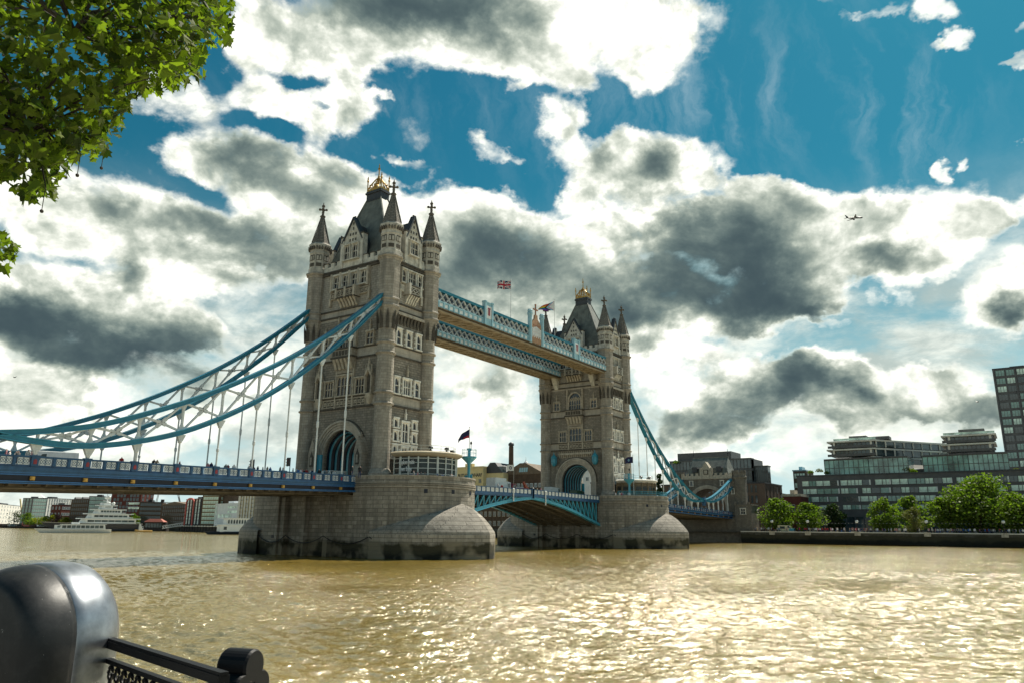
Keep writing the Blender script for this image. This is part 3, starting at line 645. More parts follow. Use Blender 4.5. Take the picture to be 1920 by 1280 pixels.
        if k == 'N':
            for sg in (-1, 1):                        # canopied niches
                s = sg*6.15; mb = MB(); mb.M = F
                mb.lathe([(.12, 24.6), (.5, 25.2), (.75, 26.0), (.8, 26.4)], s, -.1, 8, 0, 0)
                mb.box(s-.8, s+.8, -.75, 0, 26.4, 26.6, 0); mb.box(s-.55, s+.55, -.3, 0, 26.6, 30.2, 1)
                for q in (-.68, .68): mb.box(s+q-.12, s+q+.12, -.7, 0, 26.6, 30.0, 0); pinnacle(mb, s+q, -.6, 29.6, 31.5, .24)
                mb.prism([(s-.85, 29.6), (s-.55, 29.6), (s, 30.6), (s+.55, 29.6), (s+.85, 29.6), (s, 31.7)], -.85, 0, 0); pinnacle(mb, s, -.55, 31.3, 32.7, .26)
                mb.build('niche', [M['pale'], M['string']], root)
                s = sg*5.55; mb = MB(); mb.M = F       # gabled buttress beside the arch
                mb.box(s-1.0, s+1.0, -1.7, .1, BASE, 13.6, 0); mb.box(s-.85, s+.85, -1.5, .1, 13.6, 16.6, 0)
                mb.prism([(s-.95, 16.6), (s+.95, 16.6), (s+.5, 18.2), (s, 19.3), (s-.5, 18.2)], -1.55, .1, 0)
                mb.prism([(s-.4, 14.6), (s+.4, 14.6), (s+.4, 16.2), (s, 17.2), (s-.4, 16.2)], -1.62, -1.4, 1); mb.box(s-.2, s+.2, -1.68, -1.4, 14.9, 16.2, 0); pinnacle(mb, s, -.9, 19.0, 20.0, .3)
                mb.build('gabled_buttress', [M['ashlar'], M['string']], root)
        if k == 'S':
            mb = MB(); mb.M = F
            corbels(mb, -5.1, 5.1, 22.5, 23.3, 0, 17, .45, 0, .5); mb.box(-5.2, 5.2, -.5, 0, 23.3, 23.8, 0); corbels(mb, -5.1, 5.1, 23.75, 24.3, -.1, 17, .35, 0, .4)
            mb.build('corbel_frieze', [M['pale']], root)
            for sg in (-1, 1):
                s = sg*6.1; mb = MB(); mb.M = F
                mb.lathe([(.2, 20.4), (.55, 20.7), (.72, 21.2), (.72, 22.4), (.85, 22.5), (.8, 22.65), (.35, 23.3), (.12, 23.5), (.08, 24.1)], s, -1.0, 6, pi/6, 0)
                for i in range(6):
                    t = 2*pi*i/6; mb.tube([(s+.74*cos(t+pi/6), -1+.74*sin(t+pi/6), 21.2), (s+.74*cos(t+pi/6), -1+.74*sin(t+pi/6), 22.4)], .07, 4, 1)
                mb.box(s-.12, s+.12, -1.0, .05, 22.7, 22.95, 1); mb.box(s-.12, s+.12, -.9, .05, 20.6, 20.85, 1)
                mb.build('lantern', [M['teallight'], M['teal']], root)
                mb = MB(); mb.M = F                   # stone bracket under the high walkway
                s = sg*5.6
                mb.loft([[(s-.5, .0, 41.0), (s+.5, .0, 41.0), (s+.5, -.4, 41.0), (s-.5, -.4, 41.0)], [(s-.65, .0, 42.6), (s+.65, .0, 42.6), (s+.65, -1.2, 42.6), (s-.65, -1.2, 42.6)], [(s-.7, 0, 44.0), (s+.7, 0, 44.0), (s+.7, -1.9, 44.0), (s-.7, -1.9, 44.0)]])
                mb.build('walkway_bracket', M['palewhite'], root)
    return root
tower = build_tower()
t2 = copy_tree(tower); t2.location = (82.3, 0, BASE); t2.rotation_euler = (0, 0, pi)
t2['label'] = 'farther gothic stone tower, its open road arch showing a white building through it'
for t in (tower, t2): t['group'] = 'twin bridge towers'

# ------------------------------------------------------------------ river, piers
L = 82.3
def water_mat():
    m, nt, p = newmat('river_water')
    tc = nd(nt, 'ShaderNodeTexCoord').outputs['Object']
    def wave(sc, st, det, rot=.5):
        mp = nd(nt, 'ShaderNodeMapping'); mp.inputs['Scale'].default_value = st; mp.inputs['Rotation'].default_value = (0, 0, rot); nt.links.new(tc, mp.inputs[0])
        n = nd(nt, 'ShaderNodeTexNoise'); n.inputs['Scale'].default_value = sc; n.inputs['Detail'].default_value = det; n.inputs['Roughness'].default_value = .6; n.inputs['Distortion'].default_value = .6
        nt.links.new(mp.outputs[0], n.inputs[0]); return n.outputs[0]
    def mt(op, a, b):
        n = nd(nt, 'ShaderNodeMath', operation=op)
        for i, v in enumerate((a, b)):
            if hasattr(v, 'links'): nt.links.new(v, n.inputs[i])
            else: n.inputs[i].default_value = v
        return n.outputs[0]
    big = wave(.045, (1, 1, 1), 4); mid = wave(.34, (1, 1.9, 1), 3, .75); fin = wave(1.6, (1, 1.6, 1), 4, .5); tiny = wave(5, (1, 1.5, 1), 3, .2)
    amp = rng(nt, big, .32, .68, .55, 1.5)
    h = mt('ADD', mt('MULTIPLY', mid, .5), mt('ADD', mt('MULTIPLY', fin, .30), mt('MULTIPLY', tiny, .085)))
    h = mt('MULTIPLY', h, amp)
    c = mixc(nt, rng(nt, wave(.06, (1, 1, 1), 5), .35, .65), (.155, .108, .018), (.245, .172, .040))
    nt.links.new(c, p.inputs['Base Color']); p.inputs['Roughness'].default_value = .09; p.inputs['IOR'].default_value = 4.4; p.inputs['Specular IOR Level'].default_value = .5
    p.inputs['Specular Tint'].default_value = (1, .96, .80, 1)
    bump(nt, p, h, 1.0, .50); return m
def build_water():
    rng_ = np.random.default_rng(4); na, nr = 900, 860
    th = np.linspace(YAW-radians(46), YAW+radians(46), na); r = 7.0*np.exp(np.linspace(0, math.log(70), nr))
    T, R_ = np.meshgrid(th, r); X = CAM.x+R_*np.cos(T); Y = CAM.y+R_*np.sin(T); Z = np.zeros_like(X); step = .005*R_
    gust = np.zeros_like(X)
    for k in range(14):
        l = rng_.uniform(25, 90); a = rng_.uniform(0, 2*pi); gust += np.sin((X*cos(a)+Y*sin(a))*2*pi/l+rng_.uniform(0, 7))
    gust = 1+.38*np.clip(gust/2.6, -1.3, 1.3)
    for k in range(110):
        l = .28*(1.8/.28)**rng_.random(); a = radians(205)+rng_.normal(0, .55); q = 2*pi/l
        ph = (X*cos(a)+Y*sin(a))*q+rng_.uniform(0, 7)+.6*np.sin((X*sin(a)-Y*cos(a))*q*.31+rng_.uniform(0, 7))
        w = np.clip((l/(step*1.3)-1)/1.2, 0, 1); w = w*w*(3-2*w)
        sn = np.sin(ph); Z += (.0056*l**.95)*w*(sn+.35*sn*sn)
    Z *= gust
    ed = np.minimum(np.minimum((T-th[0])/.06, (th[-1]-T)/.06), np.clip((490-R_)/120, 0, 1)); ed = np.clip(ed, 0, 1); Z = Z*ed-.02-.30*(1-ed)
    V = np.stack([X, Y, Z], -1).reshape(-1, 3); i = np.arange(na*nr).reshape(nr, na)
    Fq = np.stack([i[:-1, :-1], i[:-1, 1:], i[1:, 1:], i[1:, :-1]], -1).reshape(-1, 4); nv = len(V); S = 9000
    V = np.vstack([V, [(-S, -S, -.33), (S, -S, -.33), (S, S, -.33), (-S, S, -.33)]]).astype(np.float32); Fq = np.vstack([Fq, [[nv, nv+1, nv+2, nv+3]]]).astype(np.int32)
    me = bpy.data.meshes.new('river_water'); me.vertices.add(len(V)); me.vertices.foreach_set('co', V.ravel()); me.loops.add(Fq.size); me.loops.foreach_set('vertex_index', Fq.ravel())
    me.polygons.add(len(Fq)); me.polygons.foreach_set('loop_start', np.arange(0, Fq.size, 4, dtype=np.int32)); me.polygons.foreach_set('loop_total', np.full(len(Fq), 4, np.int32)); me.polygons.foreach_set('use_smooth', np.ones(len(Fq), bool)); me.update(calc_edges=True)
    me.materials.append(water_mat()); o = bpy.data.objects.new('river_water', me); COL.objects.link(o); tag(o, kind='structure')
build_water()

def pier_outline(R, n=18, notch=None):
    pts = []
    for k in range(n+1):
        t = pi+pi*k/n; pts.append((R*cos(t), -11.4+R*sin(t)))     # west end, from -x round to +x
    if notch: pts += [(R, -8.9), (R-notch, -8.9), (R-notch, 8.5), (R, 8.5)]
    for k in range(n+1):
        t = pi*k/n; pts.append((R*cos(t), 11.4+R*sin(t)))
    if notch: pts += [(-R, 8.5), (-R+notch, 8.5), (-R+notch, -8.9), (-R, -8.9)]
    return pts
def build_pier():
    root = thing('bridge_pier', 'broad stone river pier nearest the camera, under the nearer tower', 'bridge pier', (0, 0, 0))
    mb = MB(); o = pier_outline(10.65, 18, 1.3)
    mb.loft([[(x, y, z) for x, y in o] for z in (-4, 12.3)])
    mb.build('masonry_drum', M['pier'], root)
    for z, h, pr in ((10.7, .18, .16), (11.05, .14, .24), (11.35, .2, .14), (12.35, .22, .12)):
        mb = MB(); o2 = pier_outline(10.65+pr, 18, None if z > 12 else 1.5)
        mb.loft([[(x, y, zz) for x, y in o2] for zz in (z-h/2, z+h/2)]); mb.build('moulding', M['ashlar'], root)
    R0, c0 = 15.22, 4.32
    for sy in (-1, 1):
        mb = MB()
        for sx in (-1, 1):
            N = 16; outer = []; inner = []; hts = []
            for k in range(N+1):
                t = k/N; a = t*radians(73.7); outer.append((sx*max(0, -c0+R0*cos(a)), sy*(13+R0*sin(a))))
                ph = t*pi/2; inner.append((sx*10.3*cos(ph), sy*(11.4+10.3*sin(ph)))); hts.append(4.0+4.3*t**1.0)
            rings = [[(x, y, -4) for x, y in outer], [(x*1.012, y*1.004, 3.55) for x, y in outer], [(x, y, 4.0) for x, y in outer]]
            for q in range(1, 9):
                l = q/8; rings.append([(outer[k][0]*(1-l)+inner[k][0]*l, outer[k][1]*(1-l)+inner[k][1]*l, 4.0+(hts[k]-4.0)*sin(l*pi/2)**.9) for k in range(N+1)])
            mb.loft(rings, 0, False, False, False)
        mb.build('cutwater', M['cutwater'], root)
                                              # small openings in the drum
    for t in (-2.2, -1.75, -1.3, -.95):
        x, y = 10.66*cos(t), -11.4+10.66*sin(t); mb = MB(); mb.M = Matrix.Translation((x, y, 0)) @ Matrix.Rotation(t, 4, 'Z'); mb.box(-.1, .02, -.28, .28, 9.75, 10.35); mb.build('drain_opening', M['navydark'], root)
    for y in (14.5, 9.5): mb = MB(); mb.box(-10.70, -10.5, y-.3, y+.3, 2.7, 3.2); mb.build('drain_opening', M['navydark'], root)
    for y in (-8.3, -2.8, 2.8, 7.9):                   # buttresses inside the recess
        for xx in (-9.75, 9.75): mb = MB(); mb.box(xx-.55, xx+.55, y-.5, y+.5, -3, 9.4); mb.build('bearing_pilaster', M['pier'], root)
    for (a, b) in (((-10.75, 13), (-10.75, 6)), ((-10.75, 6), (-10.75, -3)), ((-10.75, -3), (-10.78, -13)), ((-10.78, -13), (-8.4, -18.6)), ((-8.4, -18.6), (-3.6, -24.6))):
        mb = MB(); pts = []
        for k in range(13):
            t = k/12; pts.append((a[0]+(b[0]-a[0])*t-.12*0 - (.12 if a[0] < -10 and b[0] < -10 else .35), a[1]+(b[1]-a[1])*t-(0 if a[0] < -10 and b[0] < -10 else .3), 3.2-1.15*4*t*(1-t)))
        mb.tube(pts, .07, 5); mb.build('mooring_chain', M['iron'], root)
    return root
pier = build_pier(); p2 = copy_tree(pier); p2.location = (L, 0, 0); p2['label'] = 'broad stone river pier under the farther tower'
for t in (pier, p2): t['group'] = 'bridge piers in the river'

# ------------------------------------------------------------------ side spans: deck with parapets
def build_span(name, label, x0, x1, Pf, depth, ybig=9.2):
    root = thing(name, label, 'bridge deck', (x1 if abs(x1) < abs(x0) else x0, 0, 0))
    def db(mb, ya, yb, za, zb, m=0, a=None, b=None):
        a = x0 if a is None else a; b = x1 if b is None else b; pa, pb = Pf(a), Pf(b); da, dbb = depth(a), depth(b)
        if za < -1.2: za1, za2 = za*da, za*dbb
        else: za1 = za2 = za
        if zb < -1.2: zb1, zb2 = zb*da, zb*dbb
        else: zb1 = zb2 = zb
        mb.hexa([(a, ya, pa+za1), (b, ya, pb+za2), (b, yb, pb+za2), (a, yb, pa+za1), (a, ya, pa+zb1), (b, ya, pb+zb2), (b, yb, pb+zb2), (a, yb, pa+zb1)], m)
    mb = MB(); db(mb, -8.9, 8.9, -1.6, -1.05); mb.build('road_slab', M['asphalt'], root)
    for sy in (-1, 1):
        mb = MB(); y = sy*9.2
        def lay(o, i, za, zb, m): db(mb, min(sy*(9.2+o), sy*(9.2-i)), max(sy*(9.2+o), sy*(9.2-i)), za, zb, m)
        lay(.10, .2, -.14, 0, 0); lay(.02, .12, -.2, -.14, 0); lay(.06, .12, -1.18, -.95, 0)
        lay(.28, .2, -1.45, -1.18, 0); lay(.20, .2, -1.62, -1.45, 0); lay(.12, .2, -1.72, -1.62, 1); lay(.05, .2, -1.82, -1.72, 0); lay(.14, .2, -1.92, -1.82, 1)
        lay(0, .25, -2.48, -1.92, 2); lay(.22, .3, -2.56, -2.48, 1); lay(.12, .3, -2.66, -2.56, 0); lay(.2, .35, -2.74, -2.66, 1)
        mb.build('fascia_girder', [M['navy'], M['blue'], M['navydark']], root)
    mb = MB()                                          # girders below the road
    for y in (-7.6, -4.6, -1.5, 1.5, 4.6, 7.6): db(mb, y-.18, y+.18, -3.1, -1.6); db(mb, y-.4, y+.4, -3.2, -3.1)
    x = x0+1.2
    while x < x1: 
        db(mb, -8.7, 8.7, -2.95, -1.6, 0, x-.12, x+.12); x += 1.82
    for y in (-6.2, -3, 0, 3, 6.2): db(mb, y-.06, y+.06, -3.05, -2.9)
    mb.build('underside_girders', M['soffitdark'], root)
    return root
def panel_mesh():
    mb = MB(); mb.box(-.56, .56, -.03, .03, -.36, .36, 0)
    for c in (-.28, .28):
        for s in (-1, 1):
            n = 10; pts = [(c+.235*cos(2*pi*k/n), s*.045, .235*sin(2*pi*k/n)) for k in range(n+1)]
            for a, b in zip(pts, pts[1:]): mb.bar(a, b, .03, .035, 1)
            mb.bar((c-.28, s*.04, -.34), (c+.28, s*.04, .34), .025, .03, 1); mb.bar((c-.28, s*.04, .34), (c+.28, s*.04, -.34), .025, .03, 1)
    for s in (-1, 1): mb.bar((0, s*.04, -.36), (0, s*.04, .36), .03, .04, 1, (0, 1, 0))
    return mb
def place(ob, parent, loc, name=None):                 # copy of a part, mesh shared
    c = ob.copy(); COL.objects.link(c); c.parent = parent; c.location = Vector(loc)-parent.location; return c
def dress_span(root, x0, Pf, xs, depth, pitch=5.46, sides=(-1, 1)):
    protos = {}
    for sy in sides:
        for i, xm in enumerate(xs):
            P = Pf(xm)
            loc = (xm, sy*9.2, P-.57)
            if 'post' not in protos:
                mb = MB(); mb.box(-.36, .36, -.2, .2, -.55, .62); mb.box(-.44, .44, -.26, .26, .5, .66); mb.box(-.17, .17, -.235, .235, -.28, .12, 1); mb.prism([(-.17, .12), (.17, .12), (0, .28)], -.235, .235, 1); mb.box(-.26, .26, -.215, .215, -.42, -.34, 0)
                protos['post'] = mb.build('parapet_post', [M['navy'], M['red']]); protos['post'].parent = root; protos['post'].location = Vector(loc)-root.location
                mb = MB(); mb.box(-.24, .24, -.1, .1, -.2, .2, 0); mb.box(-.16, .16, -.16, .16, -.13, .13, 0); mb.box(-.08, .08, -.19, .19, -.1, .1, 0)
                protos['boss'] = mb.build('gilded_boss', M['gold']); protos['boss'].parent = root; protos['boss'].location = Vector((xm, sy*9.32, P-2.2*depth(xm)))-root.location
                q = xm+pitch*.2; 
                protos['panel'] = panel_mesh().build('lattice_panel', [M['white'], M['navy']]); protos['panel'].parent = root; protos['panel'].location = Vector((xm+.36+.73, sy*9.2, Pf(xm+1.1)-.57))-root.location
                mb = MB(); mb.box(-.17, .17, -.13, .13, -.5, .5); mb.box(-.1, .1, -.17, .17, -.45, .45); protos['mid'] = mb.build('parapet_upright', M['navy']); protos['mid'].parent = root; protos['mid'].location = Vector((xm+1.97, sy*9.2, Pf(xm+1.9)-.57))-root.location
                first = True
            else:
                first = False; place(protos['post'], root, loc); place(protos['boss'], root, (xm, sy*9.32, P-2.2*depth(xm))); 
                place(protos['panel'], root, (xm+1.09, sy*9.2, Pf(xm+1.1)-.57)); place(protos['mid'], root, (xm+1.97, sy*9.2, Pf(xm+1.9)-.57))
            place(protos['panel'], root, (xm+2.73, sy*9.2, Pf(xm+2.7)-.57)); place(protos['panel'], root, (xm+4.37, sy*9.2, Pf(xm+4.4)-.57)); place(protos['mid'], root, (xm+3.49, sy*9.2, Pf(xm+3.5)-.57))
PN = lambda x: 12.45+.0152*(x+10.65)
DN = lambda x: .93+(-10.65-x)*.0028
nspan = build_span('bridge_deck', 'blue road deck with white lattice parapet running from the nearer tower to the left edge', -95, -9.4, PN, DN)
dress_span(nspan, -95, PN, [-13.75-5.46*k for k in range(15)], DN)
PS = lambda x: 12.3-.0225*(x-(L+10.65))
DS = lambda x: .85
sspan = build_span('bridge_deck', 'blue road deck running from the farther tower to the castle like abutment', L+9.4, 175.2, PS, DS)
dress_span(sspan, L+9.4, PS, [L+10.4+5.46*k for k in range(15)], DS, sides=(-1,))
for t in (nspan, sspan): t['group'] = 'side span decks'

# ------------------------------------------------------------------ suspension chains
def interp(pts, x):
    xs = [p[0] for p in pts]; n = len(pts); k = 0
    while k < n-2 and x > xs[k+1]: k += 1
    p0 = pts[max(k-1, 0)]; p1 = pts[k]; p2_ = pts[k+1]; p3 = pts[min(k+2, n-1)]
    h = p2_[0]-p1[0]; t = (x-p1[0])/h
    m1 = (p2_[1]-p0[1])/(p2_[0]-p0[0]); m2 = (p3[1]-p1[1])/(p3[0]-p1[0])
    return (2*t**3-3*t**2+1)*p1[1]+(t**3-2*t**2+t)*h*m1+(-2*t**3+3*t**2)*p2_[1]+(t**3-t**2)*h*m2
TOPC = [(-63.2, 13.85), (-57, 14.75), (-51.2, 16.1), (-45, 18.4), (-39, 21.07), (-31, 25.35), (-23.4, 30.1), (-15, 36.4), (-5.8, 44.4)]
BOTC = [(-63.2, 13.45), (-57.3, 12.9), (-52, 12.97), (-46.4, 14.03), (-41.1, 15.65), (-35.7, 18.1), (-30.2, 21.2), (-24.8, 24.9), (-19.5, 29.2), (-13.4, 34.7), (-5.8, 42.6)]
TOPS = [(-92.8, 22.5), (-86, 19.9), (-78, 17.2), (-70, 15.0), (-63.2, 13.85)]
BOTS = [(-92.8, 18.9), (-86, 16.4), (-79, 14.5), (-71, 13.2), (-63.2, 13.45)]
HX = [-13.6, -19.05, -24.6, -30.1, -35.6, -41.05, -46.5, -52.0, -57.5]
def build_chain(y, label):
    root = thing('suspension_chain', label, 'suspension chain', (-63.2, y, 13.6))
    for nm, pts in (('upper_chord', TOPC), ('lower_chord', BOTC)):
        mb = MB(); xs = [-63.2+(57.4)*k/36 for k in range(37)]
        path = [(x, y, interp(pts, x)+(-.32 if nm == 'upper_chord' else .32)) for x in xs]
        mb.sweep(path, .7, .46); mb.sweep([(a, b, c+.27) for a, b, c in path], .95, .1); mb.sweep([(a, b, c-.27) for a, b, c in path], .95, .1)
        for q in (-.12, .12): mb.sweep([(a, b, c+q) for a, b, c in path], .74, .05)
        mb.build(nm, M['teal'], root)
    for nm, pts in (('short_upper_chord', TOPS), ('short_lower_chord', BOTS)):
        mb = MB(); xs = [-92.8+29.6*k/16 for k in range(17)]; path = [(x, y, interp(pts, x)+(-.3 if 'upper' in nm else .3)) for x in xs]
        mb.sweep(path, .7, .46); mb.sweep([(a, b, c+.27) for a, b, c in path], .95, .1); mb.sweep([(a, b, c-.27) for a, b, c in path], .95, .1); mb.build(nm, M['teal'], root)
    def web(xa, xb, T, B, w):
        mb = MB(); ta, tb, ba, bb = interp(T, xa)-.4, interp(T, xb)-.4, interp(B, xa)+.4, interp(B, xb)+.4
        mb.bar((xb, y, bb), (xb, y, tb), w, w*1.1, 0, (1, 0, 0))
        c = ((xa+xb)/2, y, (ta+tb+ba+bb)/4)
        for p in ((xa, y, ba), (xb, y, tb), (xa, y, ta), (xb, y, bb)): mb.bar(p, c, w, w, 0); mb.bar(c, tuple(c[i]+(p[i]-c[i])*.22 for i in range(3)), w*.8, w*1.9, 0)
        for zz, sg in ((bb, 1), (tb, -1)):               # gussets
            if abs(tb-bb) > 1.2: mb.prism([(xb-w*2, zz), (xb+w*2, zz+0.0), (xb+w*.5, zz+sg*1.0), (xb-w*.5, zz+sg*1.0)], y-w*.4, y+w*.4, 0)
        return mb.build('bracing', M['greywhite'], root)
    xs = sorted(HX); xs = [-62.4]+xs+[-7.6]
    for a, b in zip(xs, xs[1:]): web(a, b, TOPC, BOTC, .24)
    sx = [-92.0, -87, -82, -77, -72, -67.5]
    for a, b in zip(sx, sx[1:]): web(a, b, TOPS, BOTS, .22)
    for x in HX+sx[1:]:
        zb = interp(BOTC if x > -63 else BOTS, x); zd = PN(x)-1.0; mb = MB()
        mb.prism([(x-.62, zb+.05), (x+.62, zb+.05), (x+.24, zb-.75), (x-.24, zb-.75)], y-.2, y+.2)
        if zb-zd > 1.2:
            mb.tube([(x, y, zb-.6), (x, y, zd)], .115 if zb-zd > 4 else .2, 8); mb.lathe([(.2, zb-1.0), (.26, zb-.9), (.26, zb-.5)], x, y, 8)
            if zb-zd > 6: mb.lathe([(.13, zd+(zb-zd)*.42), (.19, zd+(zb-zd)*.43), (.19, zd+(zb-zd)*.47), (.13, zd+(zb-zd)*.48)], x, y, 8)
        mb.build('hanger', M['white'] if x > -20 else M['greywhite'], root)
    mb = MB(); mb.tube([(-63.2, y-.55, 13.65), (-63.2, y+.55, 13.65)], .6, 12); mb.box(-64.0, -62.4, y-.35, y+.35, 12.0, 14.6); mb.box(-63.45, -62.95, y-.4, y+.4, 13.1, 14.2, 1); mb.build('pin_joint', [M['navy'], M['red']], root)
    return root
cw = build_chain(-9.2, 'nearer blue and white suspension chain rising right to the near tower')
ce = build_chain(9.2, 'blue and white suspension chain behind the nearer one, rising to the near tower')
cs = copy_tree(cw); cs.location = (2*41.15+63.2, 9.2, 13.6); cs.rotation_euler = (0, 0, pi); cs['label'] = 'far side suspension chain between the farther tower and the abutment, mostly hidden'
cs2 = copy_tree(ce); cs2.location = (2*41.15+63.2, -9.2, 13.6); cs2.rotation_euler = (0, 0, pi); cs2['label'] = 'blue suspension chain dropping from the farther tower to the low pin before the abutment'
for t in (cw, ce, cs, cs2): t['group'] = 'suspension chains'

# ------------------------------------------------------------------ bascule leaves
PB = lambda x: 12.62-.0085*abs(x-41.15)
ZB = [(0, 10.9), (6, 10.35), (12, 9.5), (18, 8.4), (24, 7.05), (31, 5.4)]
def build_leaf(sg, label):
    root = thing('bascule_leaf', label, 'bridge deck', (41.15+sg*31, 0, 0))
    X = lambda d: 41.15+sg*d
    def seg(mb, da, db_, ya, yb, fa, fb, ga, gb, m=0):
        a, b = X(da), X(db_)
        if a > b: a, b, fa, fb, ga, gb = b, a, fb, fa, gb, ga
        mb.hexa([(a, ya, fa), (b, ya, fb), (b, yb, fb), (a, yb, fa), (a, ya, ga), (b, ya, gb), (b, yb, gb), (a, yb, ga)], m)
    zt = lambda d: 12.62-.0085*d
    mb = MB(); seg(mb, .05, 32, -8.9, 8.9, zt(0)-1.5, zt(32)-1.5, zt(0)-1.05, zt(32)-1.05); mb.build('road_slab', M['asphalt'], root)
    for sy in (-1, 1):
        mb = MB(); y = sy*9.2
        for oo, z0, z1, m in ((.1, -.14, 0, 0), (.06, -1.16, -.98, 0), (.16, -1.5, -1.16, 0), (.1, -1.62, -1.5, 0), (.2, -1.7, -1.62, 0)):
            seg(mb, .1, 31, y-oo-.06, y+oo+.06, zt(0)+z0, zt(31)+z0, zt(0)+z1, zt(31)+z1, m)
        for k in range(21):
            d = .4+k*1.5; x = X(d); mb.box(x-.11, x+.11, y-.14, y+.14, zt(d)-1.16, zt(d)-.05)
        mb.box(X(.1)-.1*0-.35, X(.1)+.35, y-.3, y+.3, zt(0)-1.9, zt(0)+.12) if sg > 0 or True else None
        mb.build('parapet', M['navy'], root)
        for k in range(20):
            if k == 0 and sy == -1:
                pb = MB(); pb.box(-.6, .6, -.03, .03, -.4, .4, 0)
                for s in (-1, 1):
                    pts = [(.2*cos(2*pi*q/8), s*.04, .2*sin(2*pi*q/8)) for q in range(9)]
                    for a, b in zip(pts, pts[1:]): pb.bar(a, b, .025, .03, 1)
                    pb.bar((-.55, s*.04, -.36), (.55, s*.04, .36), .02, .02, 1); pb.bar((-.55, s*.04, .36), (.55, s*.04, -.36), .02, .02, 1)
                proto = pb.build('parapet_panel', [M['white'], M['greywhite']]); proto.parent = root
                proto.location = Vector((X(1.15), y, zt(1)-.55))-root.location
            elif sy == -1: place(proto, root, (X(1.15+k*1.5), y, zt(1.1+k*1.5)-.55))
        for yy in ((-9.1, -6.4, -3.2) if sy < 0 else (3.2, 6.4, 9.1)):
            mb = MB(); mm = 0 if abs(yy) > 9 else 1
            ds = [31*k/16 for k in range(17)]
            mb.sweep([(X(d), yy, interp(ZB, d)) for d in ds], .6, .55, mm); mb.sweep([(X(d), yy, interp(ZB, d)-.3) for d in ds], .9, .12, mm)
            for k in range(2, 16):
                d = ds[k]; top = zt(d)-1.6
                if top-interp(ZB, d) > .6: mb.bar((X(d), yy, interp(ZB, d)), (X(d), yy, top), .24, .24, mm, (1, 0, 0)); mb.bar((X(d), yy, interp(ZB, d)), (X(ds[k-1]), yy, zt(ds[k-1])-1.6), .3, .22, mm)
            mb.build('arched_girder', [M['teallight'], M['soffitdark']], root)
    mb = MB()
    for k in range(1, 20):
        d = k*1.58; x = X(d); zz = interp(ZB, d); mb.bar((x, -9.0, zz-.05), (x, 9.0, zz-.05), .28, .3)
        if k % 2: mb.bar((x, -9, zz), (X(d+1.58), 0, interp(ZB, d+1.58)), .14, .14); mb.bar((x, 9, zz), (X(d+1.58), 0, interp(ZB, d+1.58)), .14, .14)
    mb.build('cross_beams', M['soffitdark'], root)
    return root
lf1 = build_leaf(-1, 'nearer half of the opening road span, hinged at the near pier')
lf2 = build_leaf(1, 'farther half of the opening road span, with bright teal arched girder')
for t in (lf1, lf2): t['group'] = 'halves of the opening span'
for i, u in enumerate((962, 1618/8+820)):
    p = at(u, 925, y=-9.45); mb = MB(); mb.tube([(p.x, -9.55, 9.4 if i else 9.9), (p.x, -9.55, 12.3)], .14, 8); mb.lathe([(.2, 12.2), (.24, 12.35), (.1, 12.5)], p.x, -9.55, 8)
    tag(settle(mb.build('tide_post', M['white']), (p.x, -9.55, 10)), ('white vertical post on the outside of the nearer opening span' if i == 0 else 'white vertical post on the outside of the farther opening span'), 'post', 'white posts on the opening span')

